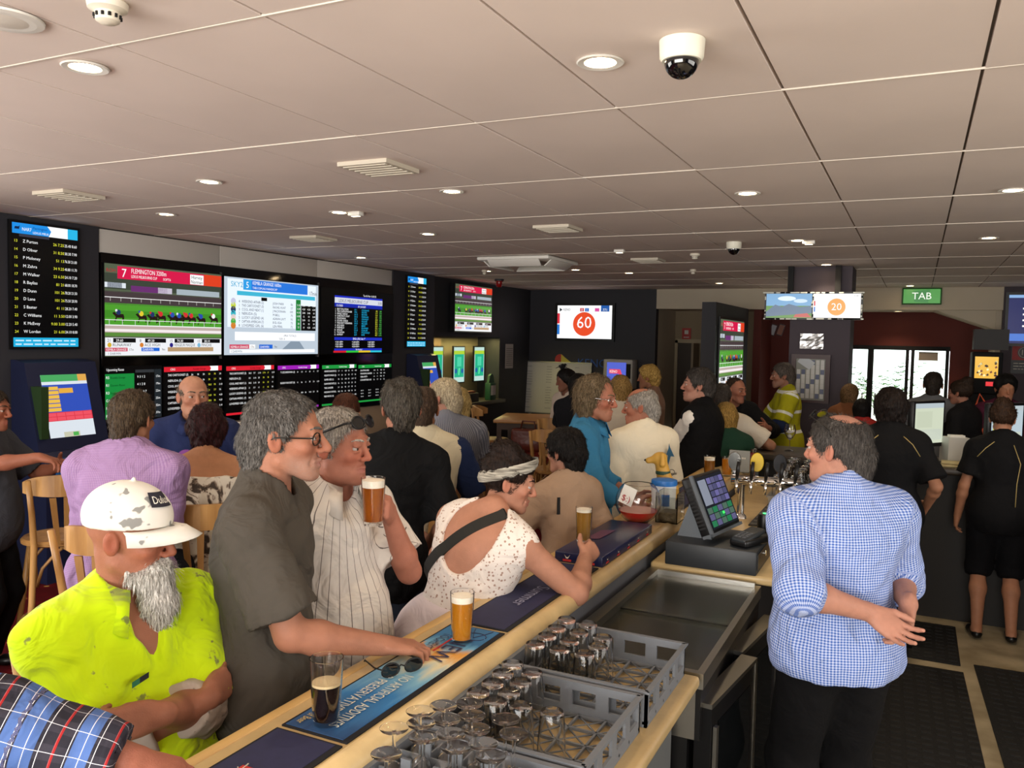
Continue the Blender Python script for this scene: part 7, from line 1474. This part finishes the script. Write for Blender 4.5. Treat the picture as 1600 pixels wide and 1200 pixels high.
# --- seated pair behind the black T-shirt
p15 = person('seated man in a cream vest with navy sleeves', (0, 0), 30, 1.76, near=1, headw=at(661, 640, 4.55), pose=dict(pz=.87, lean=(6, 10), legs='sit', head=(0, 4, 0), L=dict(h=(-.2, .32, 1.08)), R=dict(h=(.2, .32, 1.08))),
    look=dict(skin='#a8714f', girth=1.12, hair=('short', dict(vol=.002, low=-.09), '#5a4636'), shirt=dict(m=fabric('vest_cream', '#cdc2a4', bump=.3), sleeve=0, hem=-.14, hang=1, o=.022), under=[(fabric('sleeve_navy', '#1e2a4a', bump=.3), 0, .9, .032)], trousers=jeans, shoes=shoe_b))
stool(p15['loc'][0], p15['loc'][1], 30, 'stool under the man in the cream vest')
p16 = person('white haired man in a grey pinstripe shirt, looking left', (0, 0), 48, 1.78, near=1, headw=at(693, 622, 5.3), pose=dict(pz=.88, lean=(4, 6), legs='sit', head=(40, 2, 0), L=dict(h=(-.2, .34, 1.06)), R=dict(h=(.2, .34, 1.06))),
    look=dict(skin='#c48c72', ruddy=.8, girth=1.18, belly=.4, hair=('short', dict(vol=.006, low=-.09), '#d2c4a4', '#a8977c'), shirt=dict(m=fabric('pinstripe_grey', '#5d606c', 'vstripe', '#8a8c96', per=.014, w=.25, bump=.3), sleeve=1.5, so=.03, hem=-.16, hang=1, o=.024, collar=fabric('pin_collar', '#6f7f9c'), copen=12), trousers=blackt, shoes=shoe_b))
stool(p16['loc'][0], p16['loc'][1], 48, 'stool under the white haired man')
def simple(label, hw, face, skin='#b9805f', hair=None, sm='#303238', fem=False, h=1.72, seat=False, pat=None, head=(0, 4, 0), near=0, tro=blackt, sleeve=.8, lean=(2, 4), extra=None, pose=None, girth=1.05):
    m = sm if not isinstance(sm, str) else fabric('cloth_'+sm, sm, bump=.3)
    po = dict(lean=lean, head=head); po.update(pose or {})
    if seat: po.update(pz=.86, legs='sit')
    lk = dict(skin=skin, girth=girth, hair=hair, shirt=dict(m=m, sleeve=sleeve, so=.03, hem=-.16, hang=1, o=.02, neck=.062), trousers=tro, shoes=shoe_b); lk.update(extra or {})
    return person(label, (0, 0), face, h, fem=fem, near=near, headw=hw, pose=po, look=lk)
p17 = simple('blonde woman mostly hidden behind the white haired man', at(716, 632, 6.0), 20, hair=('long', dict(len=-.2, vol=.01), '#c8ae72', '#a08650'), sm='#a8a090', fem=True, seat=True)
p18 = simple('man with short auburn hair seated behind the striped shirt man', at(541, 646, 5.2), 35, hair=('short', dict(vol=.006, low=-.09), '#5a2f1c', '#3a1c10'), sm='#3a2a24', seat=True, near=1)
p19 = simple('man in a black cap and dark T-shirt by the far table', at(905, 604, 7.9), -20, hair=('short', dict(vol=.01), '#1a1614'), sm='#16181d', extra=dict(girth=1.15, acc=[lambda r, T: (lambda b: b.xf(T).build('cap', m_blackm, r))(MB().lathe([(.093, .03), (.094, .06), (.075, .105), (.04, .128), (0, .134)], 24, c=(0, -.01, 0)).prism([(-.07, .07), (.07, .07), (.05, .16), (-.05, .16)], 2, .03, .036))]), pose=dict(L=dict(h=(-.2, .34, 1.12)), R=dict(h=(.24, .3, 1.05))))
def feather(r, T):
    b = MB(); rnd = random.Random(8)
    for k in range(14): a = rnd.uniform(-1.4, 1.4); L = rnd.uniform(.06, .13); b.tube([(.02, 0, .12), (.02+math.sin(a)*L*.5, rnd.uniform(-.04, .04), .13+L*.4), (.02+math.sin(a)*L, rnd.uniform(-.06, .06), .13+math.cos(a)*L*.5)], [.012, .009, .003], 5)
    b.xf(T).build('fascinator', m_blackm, r)
p20 = simple('dark haired woman wearing a black feather fascinator', at(883, 594, 8.6), 150, fem=True, hair=('long', dict(len=-.14, vol=.004), '#140f0d'), sm='#c8b8a8', extra=dict(acc=[feather]), head=(-20, 12, 0), skin='#8f5f48')
p21 = simple('woman with short blonde hair standing near the corridor door', at(1012, 590, 8.5), 100, fem=True, hair=('short', dict(vol=.022, low=-.08, am=.01), '#d8b266', '#a87f38'), sm='#8a6a58', sleeve=.3, pose=dict(R=dict(h=(.2, .12, 1.25), pole=(1, -.6, -.4))))
p22 = simple('woman with long blonde hair behind the blue shirt man', at(969, 608, 7.3), 30, fem=True, hair=('long', dict(len=-.2, vol=.008), '#b8935a', '#86662f'), sm='#d0c4b0', seat=True)
p23 = simple('bald man in a black shirt at the far bar corner', at(1150, 610, 7.75), -150, hair=('crop', dict(vol=.001, rec=.06), '#4a3a30'), sm='#121214', near=1, sleeve=1.6, head=(30, 4, 0), lean=(14, 18), skin='#b0745a', pose=dict(L=dict(h=(-.22, .42, 1.18), pole=(-1, 0, -.8)), R=dict(h=(.16, .4, 1.16), pole=(1, 0, -.8))))
p24 = simple('man in a white shirt with cropped grey hair at the bar end', at(1127, 622, 6.7), 15, hair=('short', dict(vol=.003, low=-.08), '#4c443e', '#37302b'), sm='#cfc5b4', near=0, lean=(10, 14), pose=dict(R=dict(h=(.28, .26, 1.14), pole=(1, -.2, -.7))))
p25 = simple('short blonde woman in a green top at the bar end', at(1134, 652, 6.25), 20, fem=True, hair=('bob', dict(len=-.1, vol=.008), '#b8924e', '#8a6a30'), sm='#1d3a2c', h=1.6)
hv2 = fabric('hivis_banded', '#a3a01c', 'hstripe', '#e2e4e0', per=.2, w=.15, bump=.25)
p26 = simple('man in a banded high visibility shirt by the plum column', at(1222, 587, 8.4), 108, hair=('short', dict(vol=.010, low=-.08), '#6a6058', '#4a423c'), sm=hv2, near=1, skin='#a8755c', sleeve=.9, pose=dict(L=dict(h=(-.2, .35, 1.08)), R=dict(h=(.2, .33, 1.1), pole=(1, -.4, -.6))), extra=dict(under=[(fabric('sleeve_navy'), .85, 1.7, .03)], stubble=('#6a6058', .3)))
# --- big man in the blue checked shirt, hands behind his back
chk = fabric('blue_gingham', '#b8c4e2', 'check', '#2f58a8', per=.0085, w=.5, bump=.65)
wl, wr_ = at(1362, 958, 2.62), at(1420, 945, 2.70)
p27 = person('large man in a blue checked shirt, hands clasped behind his back', (0, 0), 34, 1.77, near=2, headw=at(1308, 702, 2.85),
    pose=dict(lean=(-2, 3), head=(34, 2, 0), neckf=.045, L=dict(w=wl, pole=(-.6, -.5, -.4), fw=tuple(at(1420, 1000, 2.56)-wl), nw=tuple(at(1392, 1020, 2.75)-at(1372, 940, 2.6)), curl=(14, 22, 15), spread=6, thumb=(.7, .6, .1)), R=dict(w=wr_, pole=(.45, .8, -.3), fw=tuple(at(1410, 1010, 2.64)-wr_), nw=(.7, .5, .1), curl=(20, 30, 20))),
    look=dict(skin='#c98f76', ruddy=.7, girth=1.04, belly=.45, arm=1.05, jowl=1, neck=1.1, seam=-1, hair=('bald_top', dict(vol=.005, low=-.085, by=-.035, br=(.052, .062, .056), am=.004), '#57524e', '#3b3734'), shirt=dict(m=chk, sleeve=1.12, so=.030, hem=-.085, hang=1, o=.024, wr=.009, collar=fabric('gingham_collar', '#c4d0ea', 'vstripe', '#3a66b4', per=.008, w=.5), copen=10, ch=.04, cr=1.08), trousers=dict(m=fabric('trouser_black2', '#0c0c0e', bump=.25), wide=1), shoes=shoe_b,
        acc=[specs(mat('frame_dark'), glass('spec_lens'), .0016, lift=.072, tilt=32, y0=.095)]))
# --- bar staff in black polos with gold piping
stf = fabric('staff_black', '#0e0e10', bump=.25); gold = mat('piping_gold', '#a8935a', rough=.6)
def piping(pp, lines):
    for ln in lines: MB().tube([tuple(pp['C']+pp['M2'] @ A(*q)) for q in ln], .0028, 5).build('piping', gold, pp['root'])
p28 = simple('barmaid with dark hair and black uniform seen from behind', at(1392, 637, 5.2), 4, fem=True, hair=('bob', dict(len=-.10, vol=.012, am=.008), '#241814', '#120c0a'), sm=stf, near=1, h=1.68, sleeve=.85, pose=dict(R=dict(h=(.23, .12, .95), pole=(.5, -1, -.2)), L=dict(h=(-.23, .12, .95), pole=(-.5, -1, -.2))), girth=1.1)
piping(p28, [[(-.07, -.125, .215), (-.12, -.145, .17), (-.165, -.125, .10)], [(.07, -.125, .215), (.12, -.145, .17), (.165, -.125, .10)]])
p29 = simple('barmaid with a bun, knee length trousers and black ballet flats', at(1567, 655, 5.55), 2, fem=True, hair=('bun', dict(bunc=(0, -.06, .105), bunr=(.062, .06, .05), am=.007), '#4a3220', '#2c1c12'), sm=stf, near=1, h=1.62, sleeve=.7, head=(-16, 10, 0), tro=dict(m=fabric('trouser_black'), len=.12), extra=dict(flats=1), pose=dict(R=dict(h=(.22, .25, .98)), L=dict(h=(-.24, .05, .80))), girth=1.05)
piping(p29, [[(-.06, -.12, .215), (-.11, -.135, .17), (-.155, -.12, .11)], [(.05, -.125, .20), (.09, -.142, .08), (.075, -.135, -.05), (.07, -.145, -.2)]])
# --- customers on the far side
p30 = simple('man in a grey T-shirt standing before the bright doors', at(1458, 602, 7.8), -4, hair=('short', dict(vol=.006, low=-.085), '#2e2620'), sm='#54565a', near=1, h=1.78)
p31 = simple('woman in black carrying an orange shoulder bag', at(1500, 614, 7.6), 62, fem=True, hair=('bun', dict(), '#3a2a1e', '#22170f'), sm='#121214', near=1, skin='#a9745c')
sd = SDF(); sd.box((0, 0, .1), (.12, .04, .08), .03); sd.ell((0, 0, .05), (.15, .07, .07), .04); V, F = sd.mesh(.012); b_ = thing('shoulder_bag', 'orange leather shoulder bag worn by the woman in black', 'bag', tuple(p31['world'](p31['P0']+A(.27, -.05, .10)))); np_mesh('bag_body', V, F, mat('leather_orange', '#c04a20', rough=.4), b_); MB().tube([(-.1, 0, .17), (-.09, .0, .4), (-.06, .02, .52), (.0, .02, .42), (.1, 0, .17)], .009, 6).build('strap', mat('leather_orange'), b_)
p32 = simple('woman with long blonde hair near the glass doors', at(1329, 617, 8.7), -30, fem=True, hair=('long', dict(len=-.2, vol=.008), '#8a6a44', '#5c452a'), sm='#8a5a3c', h=1.62)
p33 = simple('dark haired woman in a red top past the bar', at(1346, 640, 8.3), 10, fem=True, hair=('long', dict(len=-.16, vol=.008), '#120e0c'), sm='#a02a26', h=1.6)
p34 = simple('person with black hair behind the right monitor', at(1571, 608, 7.6), -170, hair=('short', dict(vol=.02, am=.006, rec=-.01), '#0c0b0c'), sm='#4a1c30', h=1.75)
for q_, a_, l_ in ((p17, 20, 'stool under the blonde woman behind the white haired man'), (p18, 35, 'stool under the auburn haired man'), (p22, 30, 'stool under the woman with long blonde hair')): stool(q_['loc'][0], q_['loc'][1], a_, l_)
# --- man in a checked shirt at the bottom left, forearm on the bar
pl = fabric('plaid_shirt', '#3c3a44', 'plaid', '#22222a', '#5878b8', per=.036, bump=.5)
hw_ = onz(232, 1195, 1.10)
p1 = person('man in a dark checked shirt reaching in at the bottom left', (-1.78, .60), -78, 1.76, near=2,
    pose=dict(pz=.86, legs='sit', lean=(8, 14), head=(0, 6, 0), R=dict(h=(.22, .3, 1.0)), L=dict(w=hw_, pole=(-.6, -.6, -.5), nw=(0, .1, 1), fw=(.8, .25, -.1), curl=(20, 35, 20))),
    look=dict(skin='#b9745c', ruddy=.5, girth=1.1, arm=1.12, hair=('short', dict(vol=.008), '#5a4a3c'), shirt=dict(m=pl, sleeve=1.88, so=.03, hem=-.16, hang=1, o=.022, wr=.010, collar=pl, copen=16), trousers=jeans, shoes=shoe_b))
stool(p1['loc'][0], p1['loc'][1], -78, 'stool under the man in the checked shirt')
